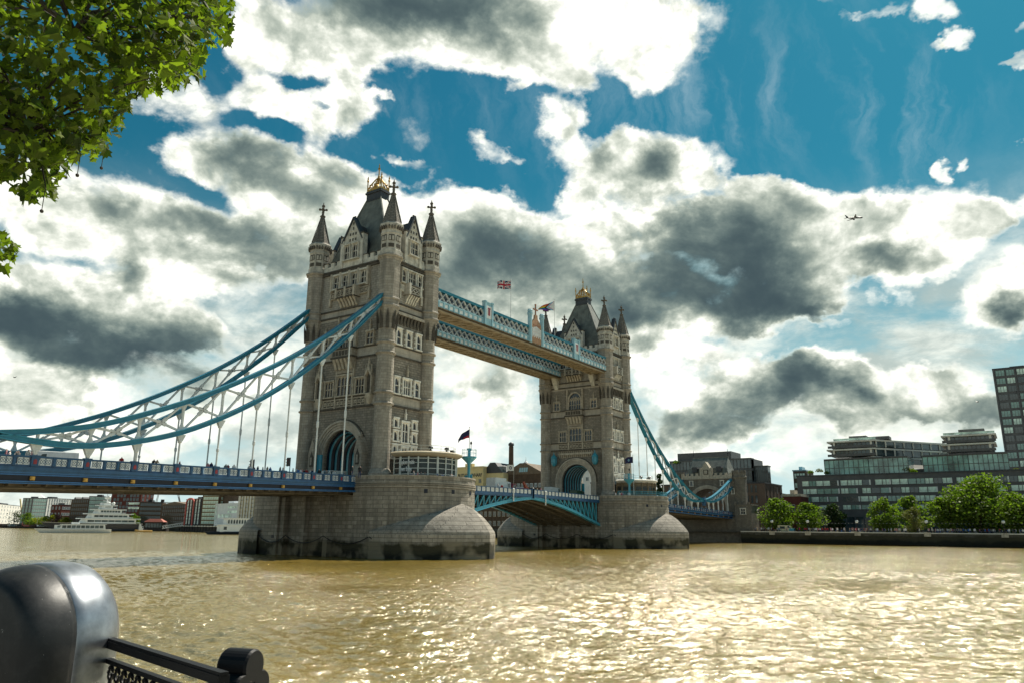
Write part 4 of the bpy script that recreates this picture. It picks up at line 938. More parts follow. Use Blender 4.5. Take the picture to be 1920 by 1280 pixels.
# ------------------------------------------------------------------ high walkways
def build_walkway(y0, y1, label):
    root = thing('high_walkway', label, 'walkway', (5.4, (y0+y1)/2, 43.7)); xa, xb = 5.6, 76.3
    mb = MB(); mb.box(xa, xb, y0+.3, y1-.3, 44.0, 44.35); mb.build('floor', M['navydark'], root)
    mb = MB()
    for y in (y0+.35, y1-.35): mb.box(xa, xb, y-.16, y+.16, 43.7, 44.0)
    x = xa
    while x < xb-3:
        mb.box(x-.12, x+.12, y0+.5, y1-.5, 43.72, 43.98); mb.bar((x, y0+.5, 43.8), (x+3.4, y1-.5, 43.8), .16, .14); mb.bar((x, y1-.5, 43.8), (x+3.4, y0+.5, 43.8), .16, .14); x += 3.4
    mb.box(xa, xb, (y0+y1)/2-.1, (y0+y1)/2+.1, 43.86, 43.99); mb.box(xa, xb, y0+.5, y1-.5, 43.94, 44.0)
    mb.build('soffit_truss', M['soffit'], root)
    mb = MB(); mb.box(xa, xb, y0+.55, y1-.55, 44.3, 47.5); mb.build('glazing', glassmat('walkway_glass', (.05, .065, .085), .1, .6, .4, .3) if 'walkway_glass' not in bpy.data.materials else bpy.data.materials['walkway_glass'], root)
    mb = MB(); mb.box(xa, xb, y0-.1, y1+.1, 47.42, 47.95, 0); mb.box(xa, xb, y0-.2, y1+.2, 47.75, 47.85, 0)
    mb.prism([(y0, 0)], 0, 0, 0, False) if False else None
    mb.hexa([(xa, y0+.1, 47.95), (xb, y0+.1, 47.95), (xb, y1-.1, 47.95), (xa, y1-.1, 47.95), (xa, (y0+y1)/2-.4, 48.35), (xb, (y0+y1)/2-.4, 48.35), (xb, (y0+y1)/2+.4, 48.35), (xa, (y0+y1)/2+.4, 48.35)], 1)
    mb.build('roof', [M['teal'], M['spire']], root)
    for y, s in ((y0, -1), (y1, 1)):
        mb = MB(); o = lambda a, b: (min(y+s*a, y-s*b), max(y+s*a, y-s*b))
        a, b = o(.08, .3); mb.box(xa, xb, a, b, 44.2, 45.45, 0); a, b = o(.16, .3); mb.box(xa, xb, a, b, 45.4, 45.6, 0); mb.box(xa, xb, a, b, 44.15, 44.35, 2)
        n = 46; w = (xb-xa)/n
        for k in range(n):
            c = xa+w*(k+.5); a, b = o(.12, 0); mb.box(c-.42, c+.42, a, b, 44.6, 45.2, 1); a, b = o(.19, 0); mb.box(xa+w*k-.12, xa+w*k+.12, a, b, 44.3, 45.5, 0)
            a, b = o(.17, 0); mb.box(c-.2, c+.2, a, b, 44.8, 45.02, 2) if False else None
        mb.build('side_girder', [M['palebl'], M['white'], M['soffitdark']], root)
        mb = MB(); p = 1.86; n = int((xb-xa)/p)
        for k in range(n):
            x = xa+k*p
            for dy in (.0, -.22):
                yy = y+s*dy; mb.bar((x, yy, 45.55), (x+p, yy, 47.45), .08, .16, 0, (0, 1, 0)); mb.bar((x, yy, 47.45), (x+p, yy, 45.55), .08, .16, 0, (0, 1, 0))
        mb.build('lattice', M['white'], root)
    if y0 < 0:
        y = y0
        for x, h in ((22.8, 48.9), (59.5, 48.9)):
            mb = MB(); mb.box(x-1.35, x+1.35, y-.3, y+.3, 44.3, h); mb.box(x-1.5, x+1.5, y-.42, y+.4, h, h+.2)
            for q in (-1.2, 1.2): mb.box(x+q-.25, x+q+.25, y-.48, y+.3, 44.3, h+.1); mb.box(x+q-.32, x+q+.32, y-.55, y+.35, h+.15, h+.35)
            mb.box(x-.85, x+.85, y-.4, y, 45.7, 48.3, 1); mb.box(x-.3, x+.3, y-.46, y, 46.3, 47.6, 2); mb.box(x-.45, x+.45, y-.44, y, 47.6, 47.9, 2); mb.build('pilaster', [M['palebl'], M['white'], M['red']], root)
        x = 41.15; mb = MB()
        for q in (-2.5, 2.5): mb.lathe([(.5, 44.2), (.5, 50.4), (.65, 50.5), (.65, 50.9), (.5, 51.0), (.62, 51.4), (.4, 51.7)], x+q, y-.1, 8, pi/8, 0)
        mb.prism([(x-2.2, 44.4), (x+2.2, 44.4), (x+2.2, 48.6), (x+.6, 50.0), (x+.45, 50.9), (x-.45, 50.9), (x-.6, 50.0), (x-2.2, 48.6)], y-.25, y+.2, 1)
        for q in range(-4, 5): mb.box(x+q*.4-.13, x+q*.4+.13, y-.36, y-.2, 45.6+.3*(abs(q) % 2), 48.2-.12*abs(q), 2)
        for zz in (45.9, 46.7, 47.5, 48.3): mb.box(x-1.6+.1*(zz-45), x+1.6-.1*(zz-45), y-.33, y-.2, zz, zz+.2, 3)
        mb.tube([(x, y, 50.8), (x, y, 53.2)], .18, 6, 3); mb.bar((x-.7, y, 52.2), (x+.7, y, 52.2), .22, .3, 3); mb.ball((x, y, 53.3), .25, 6, 3); mb.ball((x-.75, y, 52.2), .22, 6, 3); mb.ball((x+.75, y, 52.2), .22, 6, 3)
        mb.build('heraldic_panel', [M['palebl'], plain('ochre_iron', (.42, .24, .13), .6, 0, .3, 2), M['white'], plain('rust_red_iron', (.36, .17, .1), .6, 0, .4, 2)], root)
    return root
ww = build_walkway(-10.0, -5.5, 'upper walkway nearer the camera, with two pilasters and a heraldic panel')
we = build_walkway(4.1, 8.6, 'upper walkway behind the nearer one, plain white lattice between the towers')
for t in (ww, we): t['group'] = 'high level walkways'

# ------------------------------------------------------------------ buildings
def frame(P0, P1):
    P0, P1 = Vector((P0[0], P0[1], 0)), Vector((P1[0], P1[1], 0)); d = (P1-P0); w = d.length; d.normalize(); n = Vector((-d.y, d.x, 0))
    if n.dot(P0-Vector((CAM.x, CAM.y, 0))) < 0: n = -n
    return Matrix(((d.x, n.x, 0, P0.x), (d.y, n.y, 0, P0.y), (0, 0, 1, 0), (0, 0, 0, 1))), w
WG = glassmat('window_glass', (.06, .085, .09), .08, .7, .6, .25)
WGL = glassmat('pale_green_glass', (.66, .84, .72), .3, .7, .5, .35)  # pale base colour holds the sky's reflection in these panes
WGT = glassmat('teal_curtain_glass', (.19, .36, .31), .15, .8, .6, .22)
BR = {'brown': plain('brown_brick', (.105, .072, .050), .9, 0, .3, .5, .2), 'dark': plain('dark_brick', (.045, .040, .038), .85, 0, .3, .5, .2),
      'red': plain('red_brick', (.12, .040, .032), .9, 0, .25, .5, .2), 'cream': plain('cream_render', (.66, .55, .30), .85, 0, .12, .4, .2), 'white': plain('white_render', (.72, .74, .74), .8, 0, .1, .4, .2),
      'slab': plain('grey_brown_brick', (.115, .114, .116), .8, 0, .25, .3, .3), 'yellow': plain('stock_brick', (.21, .16, .10), .9, 0, .3, .5, .2), 'conc': plain('pale_concrete', (.66, .64, .57), .8, 0, .2, .4, .2),
      'hotel': plain('hotel_brick', (.16, .115, .085), .9, 0, .25, .4, .2), 'zinc': plain('dark_zinc', (.10, .10, .10), .5, .2, .25, .5), 'tile': plain('brown_tile', (.17, .125, .085), .85, 0, .35, .7), 'coral': plain('coral_paint', (.62, .10, .07), .6, 0, .1, 1), 'ochre': plain('ochre_metal', (.42, .25, .06), .6, 0, .2, 1)}
def win_part(root, F, x, z, w, h, gm=None, fm=None, cache={}, bars=1):
    key = (root.name, round(w, 2), round(h, 2), gm.name if gm else '', bars)
    if key not in cache:
        mb = MB(); mb.box(-w/2, w/2, -.06, .1, 0, h, 0)
        mb.box(-w/2-.12, w/2+.12, -.2, .1, -.16, 0, 1); mb.box(-w/2-.12, w/2+.12, -.16, .1, h, h+.14, 1)
        for q in ([-w/2-.06, w/2+.06] + [w*(k/(bars+1)-.5) for k in range(1, bars+1)]): mb.box(q-.07, q+.07, -.14, .1, 0, h, 1)
        o = mb.build('window', [gm or WG, fm or M['greywhite']]); cache[key] = o
    else:
        o = cache[key].copy(); COL.objects.link(o)
    o.parent = root; o.matrix_local = Matrix.Translation(-root.location) @ F @ Matrix.Translation((x, 0, z)); return o
def block(name, label, P0, P1, z0, z1, depth, mat, rows=0, cols=0, ww=1.3, wh=1.6, gm=None, fm=None, group=None, roofm=None, cat='building', skip=0, margin=.06, zlo=None, roofh=.5, bars=1, parapet=True, side=True):
    F, w = frame(P0, P1); root = thing(name, label, cat, F @ Vector((w/2, 0, z0)), group)
    mb = MB(); mb.M = F; mb.box(0, w, 0, depth, z0, z1); mb.build('wall', mat, root)
    mb = MB(); mb.M = F
    if roofh > 1.2: mb.prism([(-.3, z1), (w+.3, z1), (w+.3-roofh*.2, z1+.2), (w/2+roofh*.3, z1+roofh), (w/2-roofh*.3, z1+roofh), (-.3+roofh*.2, z1+.2)], -.2, depth)
    else: mb.box(-.2, w+.2, -.25, depth+.2, z1, z1+roofh); mb.box(w*.3, w*.55, depth*.3, depth*.7, z1+roofh, z1+roofh+1.6)
    mb.build('roof', roofm or M['lead'], root)
    if rows:
        zl = z0+1.2 if zlo is None else zlo; pz = (z1-zl)/rows
        for r in range(rows):
            for c in range(cols):
                if skip and random.random() < skip: continue
                win_part(root, F, w*(margin+(1-2*margin)*(c+.5)/cols), zl+pz*(r+.5)-wh/2, ww, wh, gm, fm, bars=bars)
        if side:
            for r in range(rows):
                for c in range(max(1, int(depth/5))):
                    for e, sgn in ((0, 1), (w, -1)):
                        if e == 0: G = F @ Matrix(((0, 1, 0, 0), (-1, 0, 0, depth), (0, 0, 1, 0), (0, 0, 0, 1)))
                        else: G = F @ Matrix(((0, -1, 0, w), (1, 0, 0, 0), (0, 0, 1, 0), (0, 0, 0, 1)))
                        q = G.inverted() @ CAM
                        if q.y < 0: win_part(root, G, (c+.5)*depth/max(1, int(depth/5)), zl+pz*(r+.5)-wh/2, ww, wh, gm, fm, bars=bars)
    return root, F, w
def text_obj(s, size, F, x, y, z, mat, parent, name='lettering', ext=.03, width=None, bold=.0):
    cu = bpy.data.curves.new(name, 'FONT'); cu.body = s; cu.size = size; cu.extrude = ext; cu.offset = size*bold; cu.align_x = 'LEFT'
    t = bpy.data.objects.new(name, cu); COL.objects.link(t); dg = bpy.context.evaluated_depsgraph_get(); dg.update()
    me = bpy.data.meshes.new_from_object(t.evaluated_get(dg)); bpy.data.objects.remove(t)
    if width:
        xs = [v.co.x for v in me.vertices]; k = width/(max(xs)-min(xs)); me.transform(Matrix.Diagonal((k, 1, 1, 1)))
    me.transform(Matrix(((1, 0, 0, x), (0, 0, -1, y), (0, 1, 0, z), (0, 0, 0, 1)))); me.transform(F); off = Vector((0, 0, 0)); r = parent
    while r is not None: off += r.location; r = r.parent
    me.transform(Matrix.Translation(-off)); me.materials.clear(); me.materials.append(mat)
    o = bpy.data.objects.new(name, me); COL.objects.link(o); o.parent = parent; return o

# south bank ground and river walls
GZ = 3.7
mb = MB(); mb.poly([(170.4, -900, GZ), (3000, -900, GZ), (3000, 2500, GZ), (420, 2500, GZ), (300, 833, GZ), (252, 451, GZ), (184, 262, GZ), (184, 16, GZ), (170.4, 14, GZ)])
tag(mb.build('bank_ground', plain('paved_ground', (.2, .19, .17), .9, 0, .2, .3)), kind='structure')
rw = thing('river_wall', 'dark algae covered river wall along the far bank on the right, below the crowd', 'river wall', (170, -100, 0))
mb = MB(); mb.box(170, 171, -600, -13, -3, 3.75); 
for k in range(40): mb.box(169.8, 170, -24-k*11-.35, -24-k*11+.35, -3, 3.2)
mb.build('masonry', M['riverwall'], rw)
mb = MB(); mb.box(169.75, 171.2, -600, -13, 3.75, 4.0); mb.build('coping', BR['conc'], rw)
LAMPS = [(1448, 996), (1515, 996), (1608, 997), (1739, 998), (1884, 999)]
for u, v in LAMPS:
    p = at(u, v, x=170); mb = MB(); mb.box(169.5, 171.3, p.y-.9, p.y+.9, 2.9, 4.12); mb.build('lamp_plinth', M['pale'], rw)
    root = thing('lamp_post', 'white globe lamp on the river wall, %s' % {1448: 'leftmost of the row, before the first tree', 1515: 'second from the left, beside the ice cream van', 1608: 'before the dark tree', 1739: 'beside the rounded clipped tree', 1884: 'rightmost, before the big tree'}[u], 'street lamp', (170.4, p.y, 4.1), 'globe lamps on the far river wall')
    mb = MB(); mb.lathe([(.28, 4.1), (.3, 4.5), (.12, 4.8), (.09, 6.6), (.2, 6.7), (.16, 6.9)], 170.4, p.y, 8); mb.build('post', M['iron'], root)
    mb = MB(); mb.ball((170.4, p.y, 7.3), .5, 10); mb.build('globe', M['white'], root, True)
    mb = MB(); mb.lathe([(.3, 7.7), (.2, 7.85), (.05, 8.2)], 170.4, p.y, 8); mb.build('cap', M['iron'], root)
mb = MB(); pts = [(172.5, -16-4*k, 6.9-.25*(k % 3 == 1)) for k in range(34)]; mb.tube(pts, .03, 4)
for k in range(130): mb.ball((172.5, -16-k*1.02, 6.75), .09, 4, 1)
tag(settle(mb.build('festoon_lights', [M['iron'], M['white']]), (172.5, -80, 6.8)), 'long string of small bulbs above the crowd on the far riverside', 'string lights')
# downstream wall of the far bank
rw2 = thing('river_wall', 'dark river wall far off downstream, seen under the road deck at left', 'river wall', (184, 140, 0)); mb = MB()
pp = [(183, 16), (183, 262), (251, 451), (299, 833), (419, 2500)]
for a, b in zip(pp, pp[1:]): mb.hexa([(a[0], a[1], -2), (b[0], b[1], -2), (b[0]+1.2, b[1], -2), (a[0]+1.2, a[1], -2), (a[0], a[1], 3.95), (b[0], b[1], 3.95), (b[0]+1.2, b[1], 3.95), (a[0]+1.2, a[1], 3.95)])
mb.build('masonry', M['riverwall'], rw2)

# abutment tower
ab = thing('abutment_tower', 'low castle like stone gatehouse with steep slate roof at the far end of the bridge', 'gatehouse', (179, 0, 0))
F = Matrix(((0, 1, 0, 175), (-1, 0, 0, 0), (0, 0, 1, 0), (0, 0, 0, 1))); AS = masonry('abutment_stone', (.25,.225,.185), (.165,.148,.122), (.09,.08,.07), .9, .45, .035, stain=.5, bumpd=.06)
mb = MB(); mb.M = F; r = 6.6; zc = 12.4; arc = [(-r*cos(pi*k/20), zc+r*sin(pi*k/20)) for k in range(21)]
mb.prism([(-11.4, -3), (11.4, -3), (11.4, 22.6), (-11.4, 22.6), (-11.4, 9.5), (-11.4, 9.4)][0:0]+[(-11.4, 9), (-r, 9)]+arc+[(r, 9), (11.4, 9), (11.4, 22.8), (-11.4, 22.8)], 0, 11); mb.box(-14, 14, -1.5, 14, -3, 9.0); mb.build('wall', AS, ab)
mb = MB(); mb.M = F
for r0, r1, y in ((7.4, 7.8, -.35), (7.0, 7.4, -.2), (6.58, 6.98, -.1)): archring(mb, r0, r1, zc, 9, y, .3, 0, 20)
mb.build('archway', M['band'], ab)
for sg in (-1, 1):
    mb = MB(); mb.lathe([(2.6, 4), (2.6, 9), (2.35, 9.3), (2.35, 22.0), (2.7, 22.6), (2.7, 23.0), (2.5, 23.2), (2.5, 24.4)], 176.5, -sg*11.6, 8, pi/8)
    for k in range(8): t = 2*pi*k/8; mb.M = Matrix.Translation((176.5, -sg*11.6, 0)) @ Matrix.Rotation(t, 4, 'Z'); mb.box(1.9, 2.5, -.5, .5, 24.4, 25.2)
    mb.M = None; mb.build('corner_turret', AS, ab)
    mb = MB(); mb.M = F; mb.box(sg*13.4-2.9, sg*13.4+2.9, -2.2, 6, -3, 12.8); 
    mb.box(sg*13.4-3.1, sg*13.4+3.1, -2.4, 6, 12.8, 13.2); [mb.box(sg*13.4-2.9+k*1.5, sg*13.4-2.1+k*1.5, -2.3, -1.8, 13.2, 13.9) for k in range(4)]; bb = mb.build('bastion', AS, ab)
    window(bb, F, sg*13.4, 9.8, 11.6, 1.5, 2, .5, 'palewhite', .3, .3, False, -2.2, False)
    window(ab, F, sg*5.8, 20.0, 21.6, .9, 1, None, 'palewhite', .3, .35, False, 0, False)
    window(ab, F, sg*9.6, 17.0, 18.6, .6, 1, None, 'palewhite', .3, .35, False, 0, False) if sg > 0 else None
mb = MB(); mb.M = F; mb.box(-9.5, 9.5, -.3, .4, 22.6, 23.7)
for k in range(11): mb.box(-9.5+k*1.82, -8.6+k*1.82, -.3, .4, 23.7, 24.5)
mb.box(-9.5, 9.5, -.4, .5, 22.4, 22.7); mb.build('parapet', M['pale'], ab)
mb = MB(); mb.M = F; mb.loft([[(-8.2, .8, 22.8), (8.2, .8, 22.8), (8.2, 10.4, 22.8), (-8.2, 10.4, 22.8)], [(-7.2, 2.0, 26.5), (7.2, 2.0, 26.5), (7.2, 9.4, 26.5), (-7.2, 9.4, 26.5)], [(-6.6, 5.2, 30.4), (6.6, 5.2, 30.4), (6.6, 6.2, 30.4), (-6.6, 6.2, 30.4)]])
mb.box(-6.8, 6.8, 5.4, 6.0, 30.3, 30.8); rf = mb.build('roof', M['slate'], ab)
for sg in (-1, 1):
    mb = MB(); mb.M = F; mb.tube([(sg*6.6, 5.7, 30.5), (sg*6.6, 5.7, 33.6)], [.2, .05], 6); mb.ball((sg*6.6, 5.7, 32.0), .3, 6); mb.build('roof_finial', M['iron'], rf)
    mb = MB(); mb.M = F; mb.box(sg*4.6-.9, sg*4.6+.9, .6, 3, 25.0, 26.3); mb.prism([(sg*4.6-1.1, 26.3), (sg*4.6+1.1, 26.3), (sg*4.6+.9, 26.9), (sg*4.6-.9, 26.9)], .4, 3); mb.build('roof_dormer', M['lead'], rf)
mb = MB(); mb.M = F; mb.prism([(-2, 22.8), (2, 22.8), (2, 25.6), (0, 28.7), (-2, 25.6)], -.35, 2.5, 0)
for q in (-2, 2): mb.box(q-.3, q+.3, -.5, .8, 22.8, 26.5, 0)
mb.box(-.9, .9, -.45, -.3, 24.0, 25.8, 1); mb.box(-.5, .5, -.55, -.4, 24.3, 25.5, 0); mb.build('gable', [M['pale'], M['string']], ab)

# hotel and flats behind the abutment
a, b = at(1255, 860, x=215), at(1398, 860, x=215)
hb, F, w = block('hotel_building', 'brown brick block with dark glazed top storeys behind the gatehouse', at(1240, 900, x=212), at(1433, 900, x=212), GZ, 22.5, 26, BR['hotel'], 4, 22, .8, 2.9, WG, BR['hotel'], zlo=6, bars=0)
def strip(root, F, x0, x1, y, z0, z1, n, gm, fm, name='glazed_storey'):
    mb = MB(); mb.M = F; mb.box(x0, x1, y, y+4, z0, z1, 0); w = (x1-x0)/n
    for k in range(n+1): mb.box(x0+w*k-.12, x0+w*k+.12, y-.15, y+.02, z0, z1, 1)
    mb.box(x0-.3, x1+.3, y-.4, y+4, z1, z1+.5, 1); return mb.build(name, [gm, fm], root)
k = w/193.0
mb = MB(); mb.M = F; mb.box(14*k, 168*k, 3.2, 20, 22.6, 33.0); mb.build('roof_storeys', BR['zinc'], hb)
strip(hb, F, 14*k, 168*k, 3.0, 24, 28, 22, WG, BR['zinc']); strip(hb, F, 14*k, 168*k, 3.0, 29, 32.6, 24, WG, BR['zinc'])
mb = MB(); mb.M = F; mb.box(26*k, 130*k, 5, 18, 33, 36.4); mb.build('roof_plant', BR['zinc'], hb); strip(hb, F, 168*k, 193*k, 6, 22.6, 29.5, 8, WG, BR['zinc'])
block('brick_house', 'small red brick building with pale quoins and arched window behind the trees', at(1467, 930, x=190), at(1501, 930, x=190), GZ, 16.3, 12, BR['red'], 1, 1, 1.8, 2.4, WG, M['palewhite'], zlo=8.0, roofm=M['pale'], roofh=.9)
rt, F, w = block('grey_building', 'low grey office building glimpsed left of the small red brick house', at(1428, 930, x=235), at(1466, 930, x=235), GZ, 19, 12, BR['conc'], 3, 4, 2.2, 1.4, WG, M['lead'])
block('brick_building', 'tall narrow brick block with balconies beside the long dark apartment building', at(1488, 900, x=235), at(1512, 900, x=235), GZ, 28.5, 14, BR['hotel'], 6, 2, 2, 2, WGL, M['lead'], roofm=M['palebl'])

# long dark apartment building on the right
X0 = 204
def py(u, v=930, x=X0): return at(u, v, x=x).y
yl, yr = py(1497), py(1990)
zt = at(1640, 889, x=X0).z
ot, F, w = block('apartment_building', 'long dark brick apartment building with bands of greenish windows and stepped glass upper floors', (X0, yl), (X0, yr), GZ, zt, 26, BR['slab'], 0, 0)
def fx(u, v=930): return py(1497)-py(u, v)
def rowz(v): return at(1640, v, x=X0).z
random.seed(3)
for (va, vb, us) in ((898, 907.5, [(1503,1570),(1575,1630),(1640,1668),(1671,1783),(1793,1847),(1858,1890),(1893,1925)]), (913.5, 923, [(1505,1572),(1576,1606),(1616,1668),(1673,1756),(1767,1790),(1800,1845),(1862,1886),(1896,1925)]),
                     (929, 938.5, [(1506,1551),(1554,1569),(1580,1610),(1613,1660),(1664,1712),(1716,1752),(1760,1800),(1880,1925)]), (945.5, 953.5, [(1520,1553),(1580,1612),(1615,1650),(1660,1690),(1700,1750),(1760,1800),(1890,1925)])):
    z0, z1 = rowz(vb), rowz(va)
    for (ua, ub) in us:
        xa, xb = fx(ua, va), fx(ub, va); n = max(1, round((xb-xa)/2.6)); ww = (xb-xa)/n
        for k in range(n):
            gm = random.choice([WGL, WGL, WGT, WG, WGL]); win_part(ot, F, xa+ww*(k+.5), z0, ww*.93, z1-z0, gm, BR['zinc'], bars=random.choice([0, 1]))
        mb = MB(); mb.M = F; mb.box(xb-.1, xb+.35, -.25, .05, z0, z1); mb.build('window_reveal', M['white'], ot)
mb = MB(); mb.M = F; z0 = GZ+.2; mb.box(4, w-2, -.05, .02, z0, rowz(968)); 
for k in range(40): mb.box(4+k*3, 4.4+k*3, -.3, .02, z0, rowz(968), 1)
mb.build('ground_floor_glazing', [WG, BR['slab']], ot)
def glassbox(u0, u1, va, vb, yo, dep, n, skew=0.0, nm='glass_storey'):
    xa, xb = fx(u0, va), fx(u1, va); z0, z1 = rowz(vb), rowz(va); mb = MB(); mb.M = F
    q = [(xa, yo+skew), (xa+(xb-xa)*.55, yo), (xb, yo+skew*.4), (xb, yo+dep), (xa, yo+dep)]
    mb.loft([[(x, y, z) for x, y in q] for z in (z0, z1)], 0)
    for (xA, yA), (xB, yB) in ((q[0], q[1]), (q[1], q[2])):
        m = max(2, round(n*(xB-xA)/(xb-xa)))
        for k in range(m+1): x = xA+(xB-xA)*k/m; y = yA+(yB-yA)*k/m; mb.box(x-.09, x+.09, y-.12, y+.06, z0, z1, 1)
        for zz in (z0+.1, (z0+z1)/2, z1-.1): mb.bar((xA, yA-.05, zz), (xB, yB-.05, zz), .12, .2, 1)
    mb.loft([[(x, y-(.5 if y < yo+dep-1 else 0), z) for x, y in q] for z in (z1, z1+.45)], 1); return mb.build(nm, [WGT, BR['zinc']], ot)
glassbox(1540, 1700, 857, 889, 2.0, 16, 17, 2.2); glassbox(1727, 1890, 857, 889.5, 2.0, 16, 17, 2.2)
def tiers(u0, u1, vs, yo, dep, recess, n):
    for va, vb in vs:
        xa, xb = fx(u0, va), fx(u1, va); z0, z1 = rowz(vb), rowz(va); mb = MB(); mb.M = F
        mb.box(xa+1.5, xb-.8, yo+1.4, yo+dep, z0, z1, 0)
        for k in range(n+1): x = xa+1.5+(xb-xa-2.3)*k/n; mb.box(x-.1, x+.1, yo+1.25, yo+1.45, z0, z1, 1)
        for q in (xa+2.4, xb-1.8): mb.box(q-.35, q+.35, yo+.3, yo+1.2, z0, z1, 2)
        mb.box(xa, xb, yo, yo+dep, z1, z1+.55, 2); mb.box(xa+.2, xb-.2, yo+.1, yo+.2, z0, z0+.9, 1); mb.build('balcony_storey', [WG, BR['zinc'], BR['conc']], ot)
tiers(1548, 1641, [(824.5, 835.5), (840, 851.5)], 1.5, 14, 1, 10); tiers(1764, 1869, [(824.5, 835.5), (840, 852)], 1.5, 14, 1, 11)
for (u0, u1, va, vb) in ((1585, 1618, 811, 820), (1620, 1662, 814, 820), (1795, 1845, 810, 820)):
    mb = MB(); mb.M = F; mb.box(fx(u0, va), fx(u1, va), 6, 12, rowz(vb), rowz(va)); mb.build('roof_plant', BR['zinc'], ot)
for (u0, u1, v) in ((1560, 1640, 819), (1768, 1866, 819)):
    mb = MB(); mb.M = F; mb.box(fx(u0, v), fx(u1, v), 2.0, 2.06, rowz(v+2), rowz(v-2)); mb.build('roof_balustrade', WGL, ot)
# receding wing behind the first stack of balconies
mb = MB(); mb.M = F
for i, (va, vb) in enumerate(((824.5, 835.5), (840, 851.5), (856, 866))):
    xa, xb = fx(1640, va), fx(1640, va)+22; z0, z1 = rowz(vb), rowz(va)
    mb.loft([[(xa, 3, z), (xa+26, 40, z), (xa+14, 46, z), (xa-10, 10, z)] for z in (z0, z1)], 0); mb.loft([[(xa-.6, 1.8, z), (xa+27.2, 40, z), (xa+14, 47, z), (xa-11, 10, z)] for z in (z1, z1+.6)], 1)
    for k in range(10): x, y = xa+26*k/10, 3+37*k/10; mb.box(x-.2, x+.2, y-.5, y+.3, z0, z1, 1)
mb.build('rear_wing', [WG, BR['conc']], ot)
# tall tower at the right edge
a, b = at(1871, 760, x=300), at(1985, 760, x=300); zt2 = at(1890, 690, x=300).z
tt, F2, w2 = block('tower_block', 'tall dark glazed tower block at the right edge of the picture', (300, a.y), (300, b.y), GZ, zt2, 24, BR['zinc'], 0, 0)
nf = 14; ph = (zt2-24)/nf
for r in range(nf):
    for c in range(6): win_part(tt, F2, 2.6+c*4.0, 24+ph*r+.6, 3.3, ph-1.2, [WG, WGT, WGL][(r*7+c*3) % 5 % 3], BR['zinc'], bars=2)
mb = MB(); mb.M = F2; 
for c in range(4): mb.box(.2+c*8-.3, .2+c*8+.3, -.5, 0, 20, zt2); 
mb.build('fin', BR['slab'], tt)

# ------------------------------------------------------------------ buildings seen between the towers
def mid(u0, u1, vt, x, name, label, mat, rows, cols, ww, wh, depth=14, **k):
    zt = at((u0+u1)/2, vt, x=x).z; return block(name, label, at(u0, vt, x=x), at(u1, vt, x=x), GZ, zt, depth, mat, rows, cols, ww, wh, **k)
bw, F, w = mid(853, 906, 876, 196, 'wharf_building', 'cream painted warehouse with big black wharf lettering between the towers', BR['cream'], 0, 0, 1, 1, roofm=BR['cream'], depth=5)
z = at(880, 893, x=196).z; text_obj('BUTLERS WHARF', 2.2, F, w*.12, -.08, z, M['iron'], bw, width=w*.84, bold=.02)
for k in range(4): win_part(bw, F, w*(.3+k*.2), at(880, 905, x=196).z, 1.6, 1.9, WG, BR['cream'])
for zz in (879, 895, 908): mb = MB(); mb.M = F; z = at(880, zz, x=196).z; mb.box(-.2, w+.2, -.25, .05, z, z+.4); mb.build('cornice', BR['cream'], bw)
b2, F, w = mid(904, 944, 886, 199, 'wharf_building', 'cream warehouse with dark pitched attic and roof plants right of the lettered one', BR['cream'], 2, 5, 1.6, 1.8, roofm=M['lead'], roofh=5.0, zlo=10)
mb = MB(); mb.M = F; mb.box(.5, w-.5, -.1, 3, at(924, 886, x=199).z, at(924, 874, x=199).z); mb.build('attic_glazing', WG, b2)
ch = thing('brick_chimney', 'tall round brick chimney with dark cap rising between the towers', 'chimney', at(958, 905, x=212)); p = at(958, 905, x=212); zt = at(958, 832, x=212).z
mb = MB(); mb.lathe([(2.0, 3.7), (1.5, 8), (1.15, zt-1.5), (1.0, zt-.6)], p.x, p.y, 14); mb.build('stack', BR['brown'], ch)
mb = MB(); mb.lathe([(1.05, zt-.9), (1.4, zt-.6), (1.45, zt), (1.2, zt+.5), (.5, zt+1.0)], p.x, p.y, 14); mb.build('cap', M['lead'], ch)
b3, F, w = mid(940, 1022, 888, 203, 'roofed_building', 'slate roofed hall with roof lights and a small domed cupola between the towers', BR['brown'], 2, 9, 1.4, 1.6, roofm=BR['tile'], roofh=5.2, zlo=8, fm=M['white'])
for k in range(4):
    mb = MB(); mb.M = F; x = w*(.42+.05*k); mb.hexa([(x, -.3, at(980, 884, x=203).z), (x+1, -.3, at(980, 884, x=203).z), (x+1, .2, at(980, 884, x=203).z), (x, .2, at(980, 884, x=203).z)]+[(x+.3, -.3, at(980, 876, x=203).z), (x+1.3, -.3, at(980, 876, x=203).z), (x+1.3, .2, at(980, 876, x=203).z), (x+.3, .2, at(980, 876, x=203).z)]); mb.build('roof_light', M['palebl'], b3)
p = at(986, 880, x=207); z0 = at(986, 882, x=207).z; mb = MB(); mb.lathe([(1.5, z0), (1.5, z0+2.2), (1.9, z0+2.4), (1.7, z0+2.9), (1.1, z0+4.0), (.3, z0+4.7), (.1, z0+5.2), (.05, z0+6.6)], p.x, p.y, 8, pi/8); mb.build('cupola', M['white'] if False else M['greywhite'], b3)
mid(884, 1000, 936, 186.5, 'brick_warehouse', 'dark brick riverside warehouse seen below the opening span', BR['brown'], 3, 12, 1.3, 1.9, depth=3, fm=M['pale'], zlo=4.2)
wb, F, w = mid(1092, 1124, 879, 200, 'white_house', 'tall white rendered house framed by the farther tower arch', BR['white'], 3, 2, 1.3, 1.5, roofm=M['lead'], roofh=2.2, depth=8)
mid(1108, 1140, 905, 193, 'brick_house', 'low brown brick house in the far arch beside the white one', BR['brown'], 2, 4, .8, 1.5, depth=5, fm=M['pale'])

